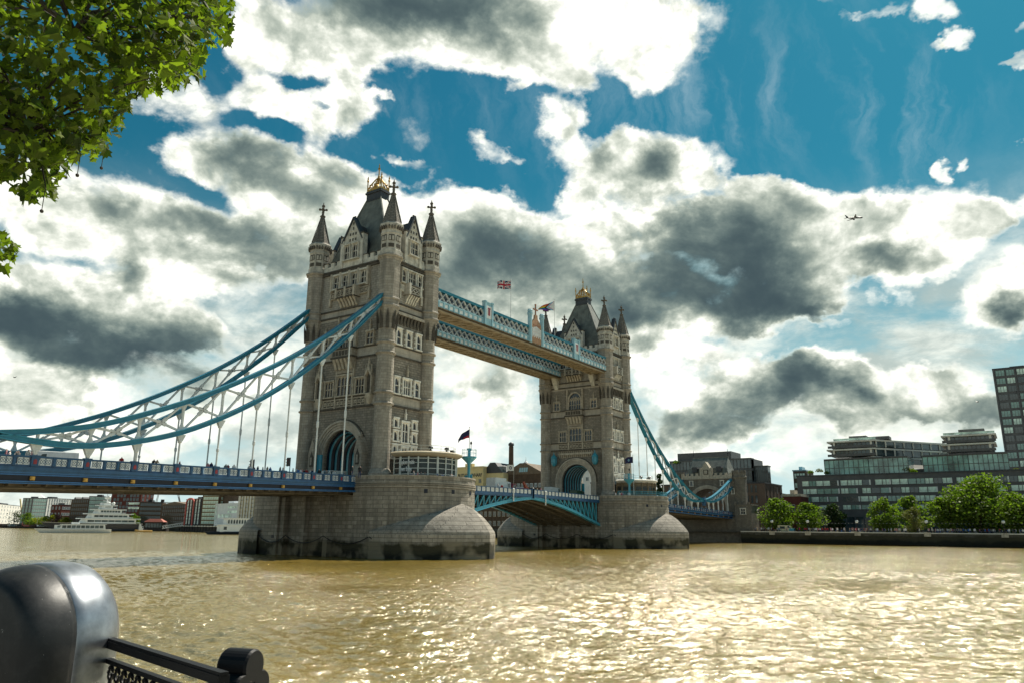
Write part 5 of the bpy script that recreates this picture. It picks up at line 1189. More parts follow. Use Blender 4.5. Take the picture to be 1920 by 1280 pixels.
# ------------------------------------------------------------------ trees
LEAF = leafmat('plane_leaves_far', (.055, .095, .014), (.16, .21, .03), .4)
LEAFD = leafmat('dark_leaves', (.018, .034, .012), (.04, .065, .02), .25)
LEAFO = leafmat('olive_leaves', (.10, .105, .03), (.17, .165, .055), .25)
LEAFY = leafmat('yellow_green_leaves', (.15, .16, .02), (.26, .24, .03), .4)
BARK = plain('bark', (.06, .048, .036), .9, 0, .4, 3)
def tree(x, y, z0, h, r, label, mat, n=2600, leaf=.62, lumps=30, group=None, base=.22, squash=1.0, seed=1, name='tree'):
    rnd = random.Random(seed); root = thing(name, label, 'tree', (x, y, z0), group)
    mb = MB(); mb.tube([(x, y, z0), (x+.1, y, z0+h*.3), (x-.05, y+.1, z0+h*.75)], [h*.028, h*.02, h*.006], 7)
    C = []
    for k in range(lumps):
        t = rnd.random(); a = rnd.random()*2*pi; zz = base+(1-base)*t; prof = sin(pi*min(1, (t*.86+.14)))**.6
        rr = r*prof*sqrt(rnd.random())*.85; c = (x+rr*cos(a), y+rr*sin(a), z0+h*zz-h*.05); q = r*(.26+.24*rnd.random())*(.6+.5*prof); C.append((c, q))
        if k % 3 == 0: mb.tube([(x, y, z0+h*(base+.1*rnd.random())), ((x+c[0])/2, (y+c[1])/2, (z0+h*.3+c[2])/2+.3), c], [h*.012, h*.007, .02], 5)
    mb.build('trunk', BARK, root)
    lb = MB()
    for i in range(int(n*1.5)):
        c, q = C[i % lumps]; v = Vector((rnd.gauss(0, 1), rnd.gauss(0, 1), rnd.gauss(0, 1))).normalized()*q*(.55+.55*rnd.random()); v.z *= .8*squash
        p = Vector(c)+v; u = Vector((rnd.gauss(0, 1), rnd.gauss(0, 1), rnd.gauss(0, .6))).normalized(); w = u.cross(Vector((rnd.gauss(0, 1), rnd.gauss(0, 1), rnd.gauss(0, 1)))).normalized(); s = leaf*(.6+.8*rnd.random())
        lb.poly([p-u*s*.6, p+w*s*.35, p+u*s*.7, p-w*s*.4])
    lb.build('crown', mat, root); return root
def tr(u, vt, x, wpx, label, mat, **k):
    p = at(u, vt, x=x); dep = (p-CAM).dot(_F); return tree(x, p.y, GZ, p.z-GZ, wpx/2*dep/FPX, label, mat, **k)
G = 'trees on the far riverside'
tr(1453, 934, 178, 66, 'bright green tree beside the gatehouse on the far bank', LEAF, n=2600, group=G, seed=1)
tr(1510, 944, 178, 60, 'bright green tree behind the ice cream van', LEAF, n=2400, group=G, seed=2)
tr(1562, 945, 186, 44, 'dark tree against the grey apartment building', LEAFD, n=1800, group=G, seed=3)  # leaf colour darker than the neighbouring trees
tr(1656, 934, 177, 58, 'spreading bright tree left of the rounded clipped tree', LEAF, n=2200, group=G, seed=4)
tr(1706, 930, 186, 60, 'feathery tree behind the rounded clipped tree', LEAF, n=1500, group=G, seed=5)
tr(1710, 950, 174, 38, 'rounded clipped olive coloured tree on the far bank', LEAFO, n=2400, leaf=.3, lumps=30, base=.12, group=G, seed=6)
tr(1770, 928, 180, 70, 'bright green tree left of the biggest tree', LEAF, n=2600, group=G, seed=7)
tr(1828, 900, 182, 150, 'biggest tree on the far bank with a high domed crown', LEAF, n=7500, lumps=46, leaf=.68, group=G, seed=8)
tr(1900, 928, 183, 90, 'broad tree at the right edge beside the biggest tree', LEAF, n=4200, lumps=34, group=G, seed=9)
tr(1965, 935, 182, 90, 'tree just beyond the right edge of the picture', LEAF, n=1800, group=G, seed=10)
tr(1237, 880, 196, 22, 'narrow dark tree behind the dropping blue chain', LEAFD, n=1500, group=G, seed=11)
def shrub(p, r, label, mat, n=160, seed=1, leaf=.35, name='shrub', group=None):
    rnd = random.Random(seed); lb = MB()
    for i in range(n):
        v = Vector((rnd.gauss(0, 1), rnd.gauss(0, 1), rnd.gauss(0, 1))).normalized()*r*(rnd.random()**.4); v.z = abs(v.z)*.9; q = p+v
        u = Vector((rnd.gauss(0, 1), rnd.gauss(0, 1), rnd.gauss(0, 1))).normalized(); w = u.cross(Vector((rnd.gauss(0, 1), .3, rnd.gauss(0, 1)))).normalized(); lb.poly([q-u*leaf*.6, q+w*leaf*.4, q+u*leaf*.7, q-w*leaf*.4])
    o = lb.build(name, mat); settle(o, p); tag(o, label, 'shrub', group); return o
for i, (u, v, r) in enumerate(((1520, 886, 1.2), (1536, 884, 1.5), (1550, 887, 1.0), (1700, 882, 1.7), (1712, 884, 1.5), (1808, 812, 1.3), (1843, 815, 1.5), (1905, 884, 1.5))):
    shrub(at(u, v, x=X0+(3 if v > 830 else 8)), r, ('terrace shrub at the left end of the dark apartment roof', 'taller terrace shrub near the left end of the apartment roof', 'low terrace shrub beside the first glass storey', 'yellow green terrace shrub between the two glass volumes', 'terrace shrub left of the second glass volume', 'round shrub on top of the second stack of balconies', 'wide shrub at the right of the second balcony roof', 'terrace shrub below the tower block')[i], LEAFO if i % 2 else LEAF, 170, i, group='roof terrace shrubs')
shrub(at(1268, 868, x=214), 1.6, 'bright shrub on the roof terrace of the brown brick hotel', LEAF, 200, 20)

# ------------------------------------------------------------------ downstream bank seen under the deck
random.seed(11)

BANK = [(183, 16), (183, 262), (251, 451), (299, 833), (419, 2500)]
def bd(u):                                             # how far off the downstream river wall is in that direction
    r = sight(u, 985); k = hypot(r.x, r.y); r = Vector((r.x/k, r.y/k)); o = Vector((CAM.x, CAM.y))
    for a, b in zip(BANK, BANK[1:]):
        a, b = Vector(a), Vector(b); e = b-a; den = r.x*e.y-r.y*e.x
        t = ((a-o).x*e.y-(a-o).y*e.x)/den; q = ((a-o).x*r.y-(a-o).y*r.x)/den
        if 0 <= q <= 1 and t > 0: return t
    return 900
def ad(u, v, d):
    ref = float(np.interp(u, [0, 56, 129, 162, 204, 260, 300, 346, 376, 402, 444], [880, 625, 520, 513, 480, 433, 398, 372, 358, 315, 302]))
    return at(u, v, d=bd(u)+(d-ref)*1.3)
def far(u0, u1, vt, d0, d1, name, label, mat, rows, cols, ww, wh, depth=16, zb=GZ, **k):
    sc = bd(u0)/d0*.98; ww *= sc; wh *= sc
    zt = ad((u0+u1)/2, vt, (d0+d1)/2).z; return block(name, label, ad(u0, 970, d0), ad(u1, 970, d1), zb, zt, depth, mat, rows, cols, ww, wh, **k)
GB = 'buildings on the far downstream bank'
far(-12, 41, 945, 900, 900, 'apartment_building', 'grey flats with white balconies at the far left beyond the trees', BR['conc'], 5, 9, 2.6, 1.9, group=GB, gm=WG, fm=M['white'])
far(56, 84, 933.5, 640, 640, 'apartment_building', 'greenish glass and grey grid block left of the white finned one', BR['zinc'], 7, 6, 1.7, 1.9, group=GB, gm=WGT, fm=BR['conc'])
r, F, w = far(84, 128, 934, 640, 640, 'apartment_building', 'pale grey block with tall white vertical fins above the trees', BR['conc'], 7, 9, 1.2, 2.0, group=GB, fm=M['white'])
mb = MB(); mb.M = F; [mb.box(w*k/9-.25, w*k/9+.25, -.5, .1, 6, ad(100, 934, 640).z) for k in range(10)]; mb.build('fin', M['white'], r)
far(112, 132, 946, 560, 560, 'warehouse', 'low dark red warehouse at the foot of the domed brown one', BR['red'], 3, 4, 1.2, 1.6, group=GB)
r, F, w = far(129, 164, 935, 540, 540, 'warehouse', 'dark brown warehouse with two rounded roof gables behind the yacht', BR['brown'], 6, 8, 1.1, 1.6, group=GB, fm=BR['brown'])
for q in (.2, .6):
    mb = MB(); mb.M = F; z = ad(140, 935, 540).z; mb.prism([(w*q-2, z)]+[(w*q-2+4*0-0+2-2*cos(pi*k/8), z+2.2*sin(pi*k/8)) for k in range(9)], -.2, 8); mb.build('rounded_gable', M['lead'], r)
far(162, 200, 930, 530, 530, 'apartment_building', 'dark building with green glass bays just left of the red brown block', BR['dark'], 7, 7, 1.8, 1.8, group=GB, gm=WGT)
r, F, w = far(204, 260, 925, 500, 480, 'apartment_building', 'tall red brown modern block with white window bands behind the yacht mast', BR['red'], 8, 8, 1.7, 1.7, group=GB, gm=WG, fm=BR['red'], skip=.2, roofh=.8)
strip(r, F, w*.62, w*.98, -.3, 22, 23.4, 6, WGL, M['white'], 'white_window_band'); strip(r, F, w*.62, w*.98, -.3, 18, 19.4, 6, WGL, M['white'], 'white_window_band'); strip(r, F, w*.62, w*.98, -.3, 9, 10.4, 6, WGL, M['white'], 'white_window_band')
r, F, w = far(258, 302, 941, 450, 440, 'warehouse', 'brown brick warehouse with dark boxes and a long white strip on its roof', BR['brown'], 5, 10, 1.1, 1.5, group=GB, fm=BR['brown'])
z = ad(280, 941, 445).z
for q in (.45, .95): mb = MB(); mb.M = F; mb.box(w*q-1.2, w*q+1.2, 2, 5, z+.4, z+2.8); mb.build('roof_box', BR['dark'], r)
mb = MB(); mb.M = F; mb.box(w*.5, w*1.6, 3, 5, z-.3, z+.7); mb.build('roof_light', M['white'], r)
far(300, 349, 946, 420, 400, 'warehouse', 'long dark brown warehouse with pitched roofs left of the coral arch', BR['brown'], 5, 12, 1.0, 1.4, group=GB, fm=BR['brown'], roofm=BR['tile'], roofh=2.6)
r, F, w = far(346, 376, 935, 385, 378, 'apartment_building', 'grey building with glazed floors between coral arch and balconied block', BR['dark'], 7, 5, 1.5, 1.3, group=GB, gm=WGL)
ca = thing('coral_arch', 'tall coral red pointed arch frame on a dark facade by the water', 'arch', ad(353, 980, 376)); F, w = frame(ad(346.5, 970, 376), ad(360.5, 970, 374))
zt = ad(353, 933, 376).z; mb = MB(); mb.M = F
for e in (0, w):
    mb.box(e-.5, e+.5, -.3, .3, GZ, zt-2.5)
    for k in range(4): q = GZ+2+k*2.6; mb.prism([(e-.4, q), (e+.4, q), (e+(.9 if e == 0 else -.9), q+.9), (e, q+1.6)], -.3, .3)
n = 12; o = [(w/2-(w/2+.5)*cos(pi*k/n), zt-2.6+2.9*sin(pi*k/n)) for k in range(n+1)]; i = [(w/2-(w/2-.5)*cos(pi*k/n), zt-2.6+1.7*sin(pi*k/n)) for k in range(n+1)]
for k in range(n): a, b, c, d = o[k], o[k+1], i[k+1], i[k]; mb.hexa([(d[0], -.3, d[1]), (a[0], -.3, a[1]), (a[0], .3, a[1]), (d[0], .3, d[1]), (c[0], -.3, c[1]), (b[0], -.3, b[1]), (b[0], .3, b[1]), (c[0], .3, c[1])])
mb.build('frame', BR['coral'], ca)
r, F, w = far(376, 408, 922.5, 375, 352, 'apartment_building', 'brown brick block with pale green balconies beside the white modern building', BR['brown'], 8, 6, 1.5, 1.4, depth=20, group=GB, gm=WGL, fm=BR['ochre'])
far(404, 446, 922.5, 358, 356, 'warehouse', 'plain brown blank wall of a warehouse above the white modern building', BR['brown'], 0, 0, 1, 1, depth=8, group=GB)
r, F, w = far(402, 445, 944, 335, 330, 'modern_building', 'plain white modern building with a long window band by the water', BR['white'], 0, 0, 1, 1, depth=14, group=GB, roofm=BR['white'])
for (x0, x1, va, vb) in ((.56, .96, 948, 952), (.56, .96, 956.5, 961), (.16, .75, 963, 969), (.0, .1, 946, 974)):
    strip(r, F, w*x0, w*x1, -.06, ad(420, vb, 333).z, ad(420, va, 333).z, 4, WGL, BR['white'], 'window_band')
r, F, w = far(444, 492, 923, 322, 312, 'apartment_building', 'block with rows of ochre framed balconies next to the pier', BR['conc'], 8, 8, .9, 1.5, group=GB, gm=WGT, fm=BR['ochre'])
for rr in range(8):
    for c in range(8):
        if c % 2 == 0: mb = MB(); mb.M = F; x = w*(.06+.88*(c+1)/8); z = GZ+1.2+(ad(460, 923, 318).z-GZ-1.2)/8*(rr+.2); mb.box(x-.5, x+.5, -1.1, 0, z, z+.15); mb.box(x-.5, x+.5, -1.1, -1.0, z, z+.9); mb.build('balcony', M['iron'], r)
# trees and bushes along that bank
for i, (u, vt, d, wp, m, lb) in enumerate(((30, 958, 760, 40, LEAFD, 'dark tree below the grey flats at the far left'), (52, 960, 700, 26, LEAF, 'green tree beside the leaning cream pole'), (75, 970, 600, 26, LEAFY, 'yellow bush before the pale finned block'),
                              (92, 968, 600, 26, LEAF, 'green bush between the two yellow ones'), (100, 964, 590, 18, LEAFY, 'taller yellow bush before the dark red warehouse'), (108, 964, 590, 26, plain('dark_red_leaves', (.05, .02, .018), .8), 'dark red leaved tree beside the dark warehouse'), (125, 970, 570, 22, LEAFY, 'yellow green bush just left of the yacht'), (62, 972, 640, 24, LEAF, 'low green bush at the foot of the glass block'))):
    d = bd(u)+3; p = at(u, vt, d=d); tree(p.x, p.y, GZ, max(4, p.z-GZ), wp/2*d/FPX*.95, lb, m, n=700, leaf=1.0, lumps=14, group='trees on the downstream bank', seed=40+i, base=.12)
p = at(250, 963, d=bd(250)-4); tree(p.x, p.y, GZ, p.z-GZ, 5.2, 'round green tree in front of the brown warehouse near the yacht', LEAF, n=900, leaf=.9, lumps=14, base=.1, seed=60, group='trees on the downstream bank')
# cranes
def crane(pts, r, label, mat, name='crane'):
    mb = MB()
    for a, b in pts: mb.tube([a, b], r*1.4, 4)
    o = mb.build(name, mat); settle(o, pts[0][0]); tag(o, label, 'crane', 'cranes beyond the roofs')
A = lambda u, v, d: at(u, v, d=d+330)
crane([(A(44, 990, 760), A(38, 934, 760))], .7, 'leaning cream coloured crane pole at the far left', BR['cream'])
crane([(A(265, 950, 700), A(265, 925, 700)), (A(262, 936, 700), A(275, 936, 700)), (A(265, 925, 700), A(268, 934, 700)), (A(268, 934, 700), A(291, 917, 700)), (A(268, 937, 700), A(291, 917, 700))], .45, 'dark crane with raised jib right of the red brown block', BR['dark'])
crane([(A(291, 945, 760), A(299, 916, 760)), (A(293.5, 945, 760), A(300.5, 916, 760))], .4, 'pale lattice jib leaning right above the brown warehouse', M['greywhite'])
crane([(A(337, 945, 760), A(331, 915, 760)), (A(339.5, 945, 760), A(333, 915, 760)), (A(338, 940, 760), A(334, 930, 760))], .4, 'grey jib leaning left above the long warehouse', M['steel'])
crane([(A(88, 935, 900), A(76, 927, 900))], .35, 'thin jib poking over the pale finned block', M['steel'])

# ------------------------------------------------------------------ boats
def hull(mb, Lh, B, zk, zd, m=0, rake=.18, sheer=.5, n=10, stern=.75):
    rings = []
    for k in range(n+1):
        t = k/n; x = -Lh/2+Lh*t; f = (stern+(1-stern)*min(1, t*3)) if t < .6 else max(.02, 1-((t-.6)/.4)**2.0); b = B/2*f; top = zd+sheer*max(0, t-.5)**2*4*.5; xt = x+rake*Lh*.15*max(0, t-.7)/.3
        rings.append([(x, -b*.55, zk), (xt, -b, top), (xt, b, top), (x, b*.55, zk)])
    mb.loft(rings, m)
def boat_root(name, label, cat, p, heading, group=None):
    o = thing(name, label, cat, (p.x, p.y, 0), group); o.rotation_euler = (0, 0, heading); return o
def bpart(mb, name, mats, root):
    o = mb.build(name, mats); o.parent = root; return o
NAVY = plain('hull_navy', (.03, .035, .05), .3, 0, .1, 1); WH = M['white']
view = atan2(at(180, 990, d=500).y-CAM.y, at(180, 990, d=500).x-CAM.x)
side = view+pi/2                                         # heading that shows a boat broadside, bow to the left
p = at(186, 993, d=600); y = boat_root('motor_yacht', 'large white superyacht with stacked decks and a tall mast', 'yacht', p, side+.35)
mb = MB(); hull(mb, 54, 11, -.5, 4.6, 0, 1.2, 1.6, 12); bpart(mb, 'hull', NAVY, y)
mb = MB(); hull(mb, 54.2, 11.2, 4.0, 5.0, 0, 1.2, 1.6, 12); bpart(mb, 'gunwale', WH, y)
for i, (xa, xb, b, z0, z1) in enumerate(((-24, 14, 10, 5.0, 8.0), (-19, 10, 9, 8.3, 11.2), (-14, 6, 8, 11.5, 14.2), (-8, 3, 6, 14.5, 17.0))):
    mb = MB(); mb.loft([[(xa+2, -b/2+.6, z), (xb-3, -b/2+.6, z), (xb-.5-(z-z0)*.5, -b*.2, z), (xb-.5-(z-z0)*.5, b*.2, z), (xb-3, b/2-.6, z), (xa+2, b/2-.6, z)] for z in (z0, z1)], 0); mb.box(xa+3, xb-4, -b/2+.5, b/2-.5, z0+1.0, z0+2.2, 1)
    for k in range(8): x = xa+3+(xb-xa-7)*k/7; mb.box(x-.15, x+.15, -b/2+.42, b/2-.42, z0+.9, z0+2.3, 0)
    mb.loft([[(xa-1, -b/2, z), (xb-1.5, -b/2, z), (xb+1.5, -b*.15, z), (xb+1.5, b*.15, z), (xb-1.5, b/2, z), (xa-1, b/2, z)] for z in (z1-.1, z1+.45)], 0)
    mb.box(xa-.8, xa+1.5, -b/2+.1, b/2-.1, z0+.5, z0+.9, 0); bpart(mb, 'deck_storey', [WH, WG], y)
mb = MB(); mb.box(-5, 1, -2, 2, 17.2, 19); mb.tube([(-3, 0, 17), (-2.4, 0, 26.5)], [.7, .15], 6); mb.bar((-4.5, 0, 20), (0, 0, 20.3), .4, .5); mb.bar((-2.7, -3, 21.5), (-2.7, 3, 21.5), .4, .35); mb.bar((-2.6, -1.8, 23.5), (-2.6, 1.8, 23.5), .3, .3); bpart(mb, 'mast', WH, y)
for q in (-2.6, 2.6): mb = MB(); mb.ball((-2.7, q, 22.7), 1.15, 8); bpart(mb, 'radar_dome', WH, y)
for q in (-6.5, -4.8): mb = MB(); mb.ball((q, 1.5 if q < -5 else -2.0, 18.6), 1.2, 8); bpart(mb, 'radar_dome', WH, y)
mb = MB(); mb.prism([(-27.5, .6), (-24.5, .6), (-24.5, 5.2), (-25.2, 5.2)], -5, -3.4, 0); mb.prism([(-27.5, .6), (-24.5, .6), (-24.5, 5.2), (-25.2, 5.2)], 3.4, 5, 0); mb.box(-28, -24, -5, 5, .2, .7, 0); bpart(mb, 'stern_stairs', WH, y)
p = at(143, 996, d=500); tb = boat_root('tour_boat', 'low white river tour boat with a long row of dark windows before the yacht', 'tour boat', p, side)
mb = MB(); hull(mb, 35, 6.5, -.4, 1.7, 0, .6, .8); bpart(mb, 'hull', [M['greywhite']], tb)
mb = MB(); mb.loft([[(-14.5, -2.7, 1.6), (9, -2.7, 1.6), (9, 2.7, 1.6), (-14.5, 2.7, 1.6)], [(-14, -2.6, 4.2), (7.4, -2.6, 4.2), (7.4, 2.6, 4.2), (-14, 2.6, 4.2)]], 0); mb.box(-14.8, 8.5, -2.9, 2.9, 4.2, 4.5, 0); mb.box(6, 11, -2, 2, 1.6, 4.0, 0); mb.box(-1, 3, -1.8, 1.8, 4.5, 5.6, 0); bpart(mb, 'cabin', WH, tb)
for k in range(9): mb = MB(); x = -13.2+k*2.3; mb.box(x, x+1.9, -2.78, 2.78, 2.3, 3.8); bpart(mb, 'window', WG, tb)
mb = MB(); mb.box(7.5, 9.5, -2.1, 2.1, 2.6, 3.6); bpart(mb, 'wheelhouse_window', WG, tb)
p = at(262, 992, d=610); lb = boat_root('motor_launch', 'small white and navy motor launch right of the yacht stern', 'launch', p, side); lb.scale = (1.25,)*3
mb = MB(); hull(mb, 7.5, 2.6, -.2, 1.1, 0, .8, .6); bpart(mb, 'hull', NAVY, lb); mb = MB(); mb.loft([[(-1.8, -1, 1.0), (1.6, -1, 1.0), (1.6, 1, 1.0), (-1.8, 1, 1.0)], [(-1.7, -.9, 2.6), (.8, -.9, 2.6), (.8, .9, 2.6), (-1.7, .9, 2.6)]], 0); mb.box(-1.6, .9, -1.0, 1.0, 1.6, 2.3, 1); mb.tube([(-.4, 0, 2.6), (-.4, 0, 3.8)], .06, 4, 0); bpart(mb, 'cabin', [WH, WG], lb)
p = at(270, 996, d=540); db_ = boat_root('dinghy', 'yellow inflatable dinghy on the water below the launch', 'dinghy', p, side); db_.scale = (1.3,)*3
mb = MB(); pts = [(-3.6, -1.1, .35), (1.6, -1.1, .35), (3.2, -.5, .55), (3.8, 0, .65), (3.2, .5, .55), (1.6, 1.1, .35), (-3.6, 1.1, .35)]; mb.tube(pts, .42, 8); mb.box(-3.4, 1.6, -.9, .9, .05, .25); bpart(mb, 'hull', BR['ochre'], db_)
p = at(440, 999, d=430); wb_ = boat_root('river_boat', 'white two deck paddle style river boat partly behind the near pier', 'river boat', p, side+.15)
mb = MB(); hull(mb, 27, 7, -.4, 1.3, 0, .6, .5); bpart(mb, 'hull', NAVY, wb_)
mb = MB(); mb.box(-12, 8.5, -3, 3, 1.2, 4.6); mb.box(-12.5, 10, -3.3, 3.3, 4.6, 4.9); mb.box(-12, 5.5, -2.9, 2.9, 4.9, 7.9); mb.box(-12.6, 7.5, -3.3, 3.3, 7.9, 8.2); bpart(mb, 'superstructure', WH, wb_)
for k in range(12): mb = MB(); x = -11.4+k*1.4; mb.prism([(x, 5.4), (x+.9, 5.4), (x+.9, 7.0), (x+.45, 7.5), (x, 7.0)], -3.0, 3.0); bpart(mb, 'window', WG, wb_)
for k in (-9, -5, 5.2): mb = MB(); mb.box(k, k+1.6, -3.1, 3.1, 2.2, 3.8); bpart(mb, 'cabin_window', WG, wb_)
mb = MB(); mb.tube([(9, -3.1, 4.9), (9, -3.1, 6)], .08, 4); mb.bar((5.5, -3.1, 5.9), (10, -3.1, 5.9), .08, .08); mb.bar((5.5, -3.1, 5.4), (10, -3.1, 5.4), .06, .06); bpart(mb, 'railing', WH, wb_)
# floating pier with red roof, gangway, jetty
p = at(287, 991, d=630); pt = thing('landing_stage', 'floating landing stage with a hipped red roof and dark walls', 'landing stage', (p.x, p.y, 0)); F, w = frame(at(266, 990, d=634), at(305, 990, d=626))
mb = MB(); mb.M = F; mb.box(0, w, 0, 9, -.4, 1.8, 0); bb = mb.build('pontoon', BR['dark'], pt)
mb = MB(); mb.M = F; mb.box(w*.1, w*.95, 1, 8, 1.8, 6.4, 0); 
for k in range(6): x = w*(.12+.135*k); mb.box(x, x+1.6, .85, 1.02, 2.4, 5.4, 1)
mb.build('cabin', [BR['dark'], WG], pt)
mb = MB(); mb.M = F; mb.loft([[(w*.04, .2, 6.4), (w, .2, 6.4), (w, 5.8, 6.4), (w*.04, 5.8, 6.4)], [(w*.25, 2, 8.7), (w*.78, 2, 8.7), (w*.78, 4, 8.7), (w*.25, 4, 8.7)]]); mb.build('hipped_roof', plain('red_roof', (.42, .13, .09), .7, 0, .15, 1), pt)
a, b = at(304, 988, d=622), at(343, 982.5, d=bd(343)-9); mb = MB(); a.z, b.z = 1.6, 4.1
for dz in (0, 1.9): mb.bar(a+Vector((0, 0, dz)), b+Vector((0, 0, dz)), .3, .36)
for k in range(9): t = k/9; q = a.lerp(b, t); r_ = a.lerp(b, t+1/9); mb.bar(q, r_+Vector((0, 0, 1.9)), .2, .2); mb.bar(q+Vector((0, 0, 1.9)), r_, .2, .2)
tag(settle(mb.build('gangway', M['greywhite']), a), 'sloping grey lattice gangway from the landing stage to the jetty', 'gangway')
F, w = frame(at(337, 985, d=bd(337)-10), at(410, 985, d=bd(410)-10)); jt = thing('timber_jetty', 'dark timber jetty on piles in front of the coral arch', 'jetty', F @ Vector((w/2, 0, 0)))
mb = MB(); mb.M = F; mb.box(0, w, 0, 8, 3.4, 4.0); mb.box(0, w, 1.2, 8, -1, 3.4, 1); mb.build('deck', [BR['conc'], BR['dark']], jt)
for k in range(15): mb = MB(); mb.M = F; mb.tube([(w*k/14, .1, -2), (w*k/14, .1, 4.2)], .32, 6); mb.build('pile', BR['dark'], jt)
# moored dark barges at the far left
for i in range(7):
    u = 6+i*13.5; p = at(u, 986, d=bd(u)-25); b_ = boat_root('moored_barge', 'dark moored barge, %s in the row of barges at the far left' % ('first', 'second', 'third', 'fourth', 'fifth', 'sixth', 'seventh')[i], 'barge', p, side+.2*(i % 3), 'moored barges')
    mb = MB(); hull(mb, 13, 4, -.3, 1.6, 0, .6, .5); bpart(mb, 'hull', BR['dark'], b_); mb = MB(); mb.box(-4, 1.5, -1.4, 1.4, 1.5, 3.2, 0); mb.box(-3.5, 1, -1.45, 1.45, 2.1, 2.8, 1); mb.tube([(2.5, 0, 1.5), (2.5, 0, 6+i % 3)], .1, 4, 0); bpart(mb, 'cabin', [(BR['red'], WH, BR['zinc'], BR['coral'])[i % 4], WG], b_)

# ------------------------------------------------------------------ on the piers: pavilions, masts, flags
PZ = 11.5
ALU = plain('white_aluminium', (.58, .62, .58), .4, .1, .1, 2); SOF = plain('warm_soffit', (.42, .36, .25), .6, 0, .12, 1); PG = glassmat('pavilion_glass', (.014, .024, .025), .22, .35, .7, .5)
def pavilion(cx, cy, rg, rr, label, beige=False):
    root = thing('glass_pavilion', label, 'pavilion', (cx, cy, PZ)); yc = -10.95
    def arcpts(r, n): 
        a0 = math.asin(max(-1, min(1, (yc-cy)/r))); return [(cx+r*cos(t), cy+r*sin(t)) for t in [a0-(pi+2*a0)*k/n for k in range(n+1)]]
    n = 13; g = arcpts(rg, n); mb = MB(); mb.loft([[(x, y, z) for x, y in g] for z in (PZ, 15.7)], 0); mb.build('glazed_wall', PG if not beige else BR['yellow'], root)
    if beige:
        mb = MB(); q = arcpts(rg+.05, n); mb.loft([[(x, y, z) for x, y in q] for z in (13.0, 15.0)], 0); mb.build('window_band', PG, root)
    mb = MB()
    for k, (x, y) in enumerate(arcpts(rg+.08, n)):
        mb.tube([(x, y, PZ), (x, y, 15.8)], .12 if k % 4 else .2, 6)
    q = arcpts(rg+.06, n)
    for z in (12.2, 13.0, 13.9, 14.8, 15.5):
        for a, b in zip(q, q[1:]): mb.bar((a[0], a[1], z), (b[0], b[1], z), .08, .1)
    mb.build('glazing_bars', ALU if not beige else BR['yellow'], root)
    mb = MB(); o = arcpts(rr, 26); i = arcpts(rg-.3, 26); m_ = arcpts(rr-.5, 26)
    mb.loft([[(x, y, 15.75) for x, y in i], [(x, y, 15.95) for x, y in m_], [(x, y, 16.25) for x, y in o], [(x, y, 16.42) for x, y in o], [(x, y, 16.62) for x, y in m_]], 0); mb.build('roof', SOF if not beige else BR['conc'], root)
    mb = MB(); q = arcpts(rr-1.2, 12)
    for x, y in q: mb.tube([(x, y, 16.5), (x, y, 17.6)], .035, 4)
    for z in (17.1, 17.6):
        for a, b in zip(q, q[1:]): mb.bar((a[0], a[1], z), (b[0], b[1], z), .05, .05)
    mb.build('roof_railing', ALU, root)
    for k in (3, 6, 8):
        x, y = arcpts(rr-1.6, 12)[k]; mb = MB(); mb.lathe([(.3, 16.5), (.3, 16.8), (.12, 16.85), (.12, 17.0), (.38, 17.05), (.42, 17.35), (.2, 17.5)], x, y, 10); mb.build('roof_cowl', M['iron'], root)
    return root
pv = pavilion(1.5, -12.6, 5.5, 6.6, 'curved glass visitor pavilion with white lettering on the near pier')
def upx(x, y, z):
    d = Vector((x, y, z))-CAM; k = d.dot(_F); return 960+FPX*d.dot(_R2)/k
cand = [(abs(upx(1.5+5.95*cos(t), -12.6+5.95*sin(t), 14)-uu), t) for uu in (738,) for t in [pi+.0+k*.01 for k in range(150)]]
t0 = min(cand)[1]; t1 = min([(abs(upx(1.5+5.95*cos(t), -12.6+5.95*sin(t), 14)-776), t) for t in [pi+k*.01 for k in range(150)]])[1]
Pa = (1.5+5.95*cos(t0), -12.6+5.95*sin(t0)); Pb = (1.5+5.95*cos(t1), -12.6+5.95*sin(t1)); F, w = frame(Pa, Pb)
WL = plain('white_lettering', (.85, .87, .85), .5, 0, .05, 1)
text_obj('Explore Inside', 1.05, F, .05, -.06, 14.5, WL, pv, width=w*1.0, ext=.05); text_obj('Tower Bridge', 1.05, F, .05, -.06, 13.4, WL, pv, width=w*.84)
mb = MB(); mb.M = F; mb.box(w*.75, w*1.2, -.04, 0, 11.9, 12.9); mb.build('blue_poster', plain('blue_poster', (.03, .06, .25), .5, 0, .3, 3), pv)
pavilion(83.5, -13.0, 5.6, 6.2, 'low stone coloured pavilion with a dark window band on the farther pier', True)
def mast(x, y, label, top=17.8, rail=True):
    r = thing('signal_mast', label, 'mast', (x, y, PZ)); mb = MB()
    mb.lathe([(.42, PZ), (.42, 12.3), (.25, 12.5), (.25, 15.0), (.36, 15.3), (1.3, 16.2), (1.3, 16.4), (.3, 16.4), (.28, 17.5), (.42, 17.6), (.42, top), (.1, top)], x, y, 12); mb.build('column', M['teallight'], r)
    mb = MB(); n = 12; q = [(x+1.25*cos(2*pi*k/n), y+1.25*sin(2*pi*k/n)) for k in range(n+1)]
    for a, b in zip(q, q[1:]):
        mb.tube([(a[0], a[1], 16.4), (a[0], a[1], 17.6)], .035, 4)
        for z in (17.0, 17.6): mb.bar((a[0], a[1], z), (b[0], b[1], z), .05, .05)
    mb.build('platform_rail', M['palebl'], r); mb = MB(); mb.tube([(x+.9, y+.3, 17.5), (x+.9, y+.3, 18.7)], .06, 5); mb.lathe([(.14, 18.6), (.2, 18.8), (.1, 19.1)], x+.9, y+.3, 6); mb.build('signal_lamp', M['iron'], r); return r
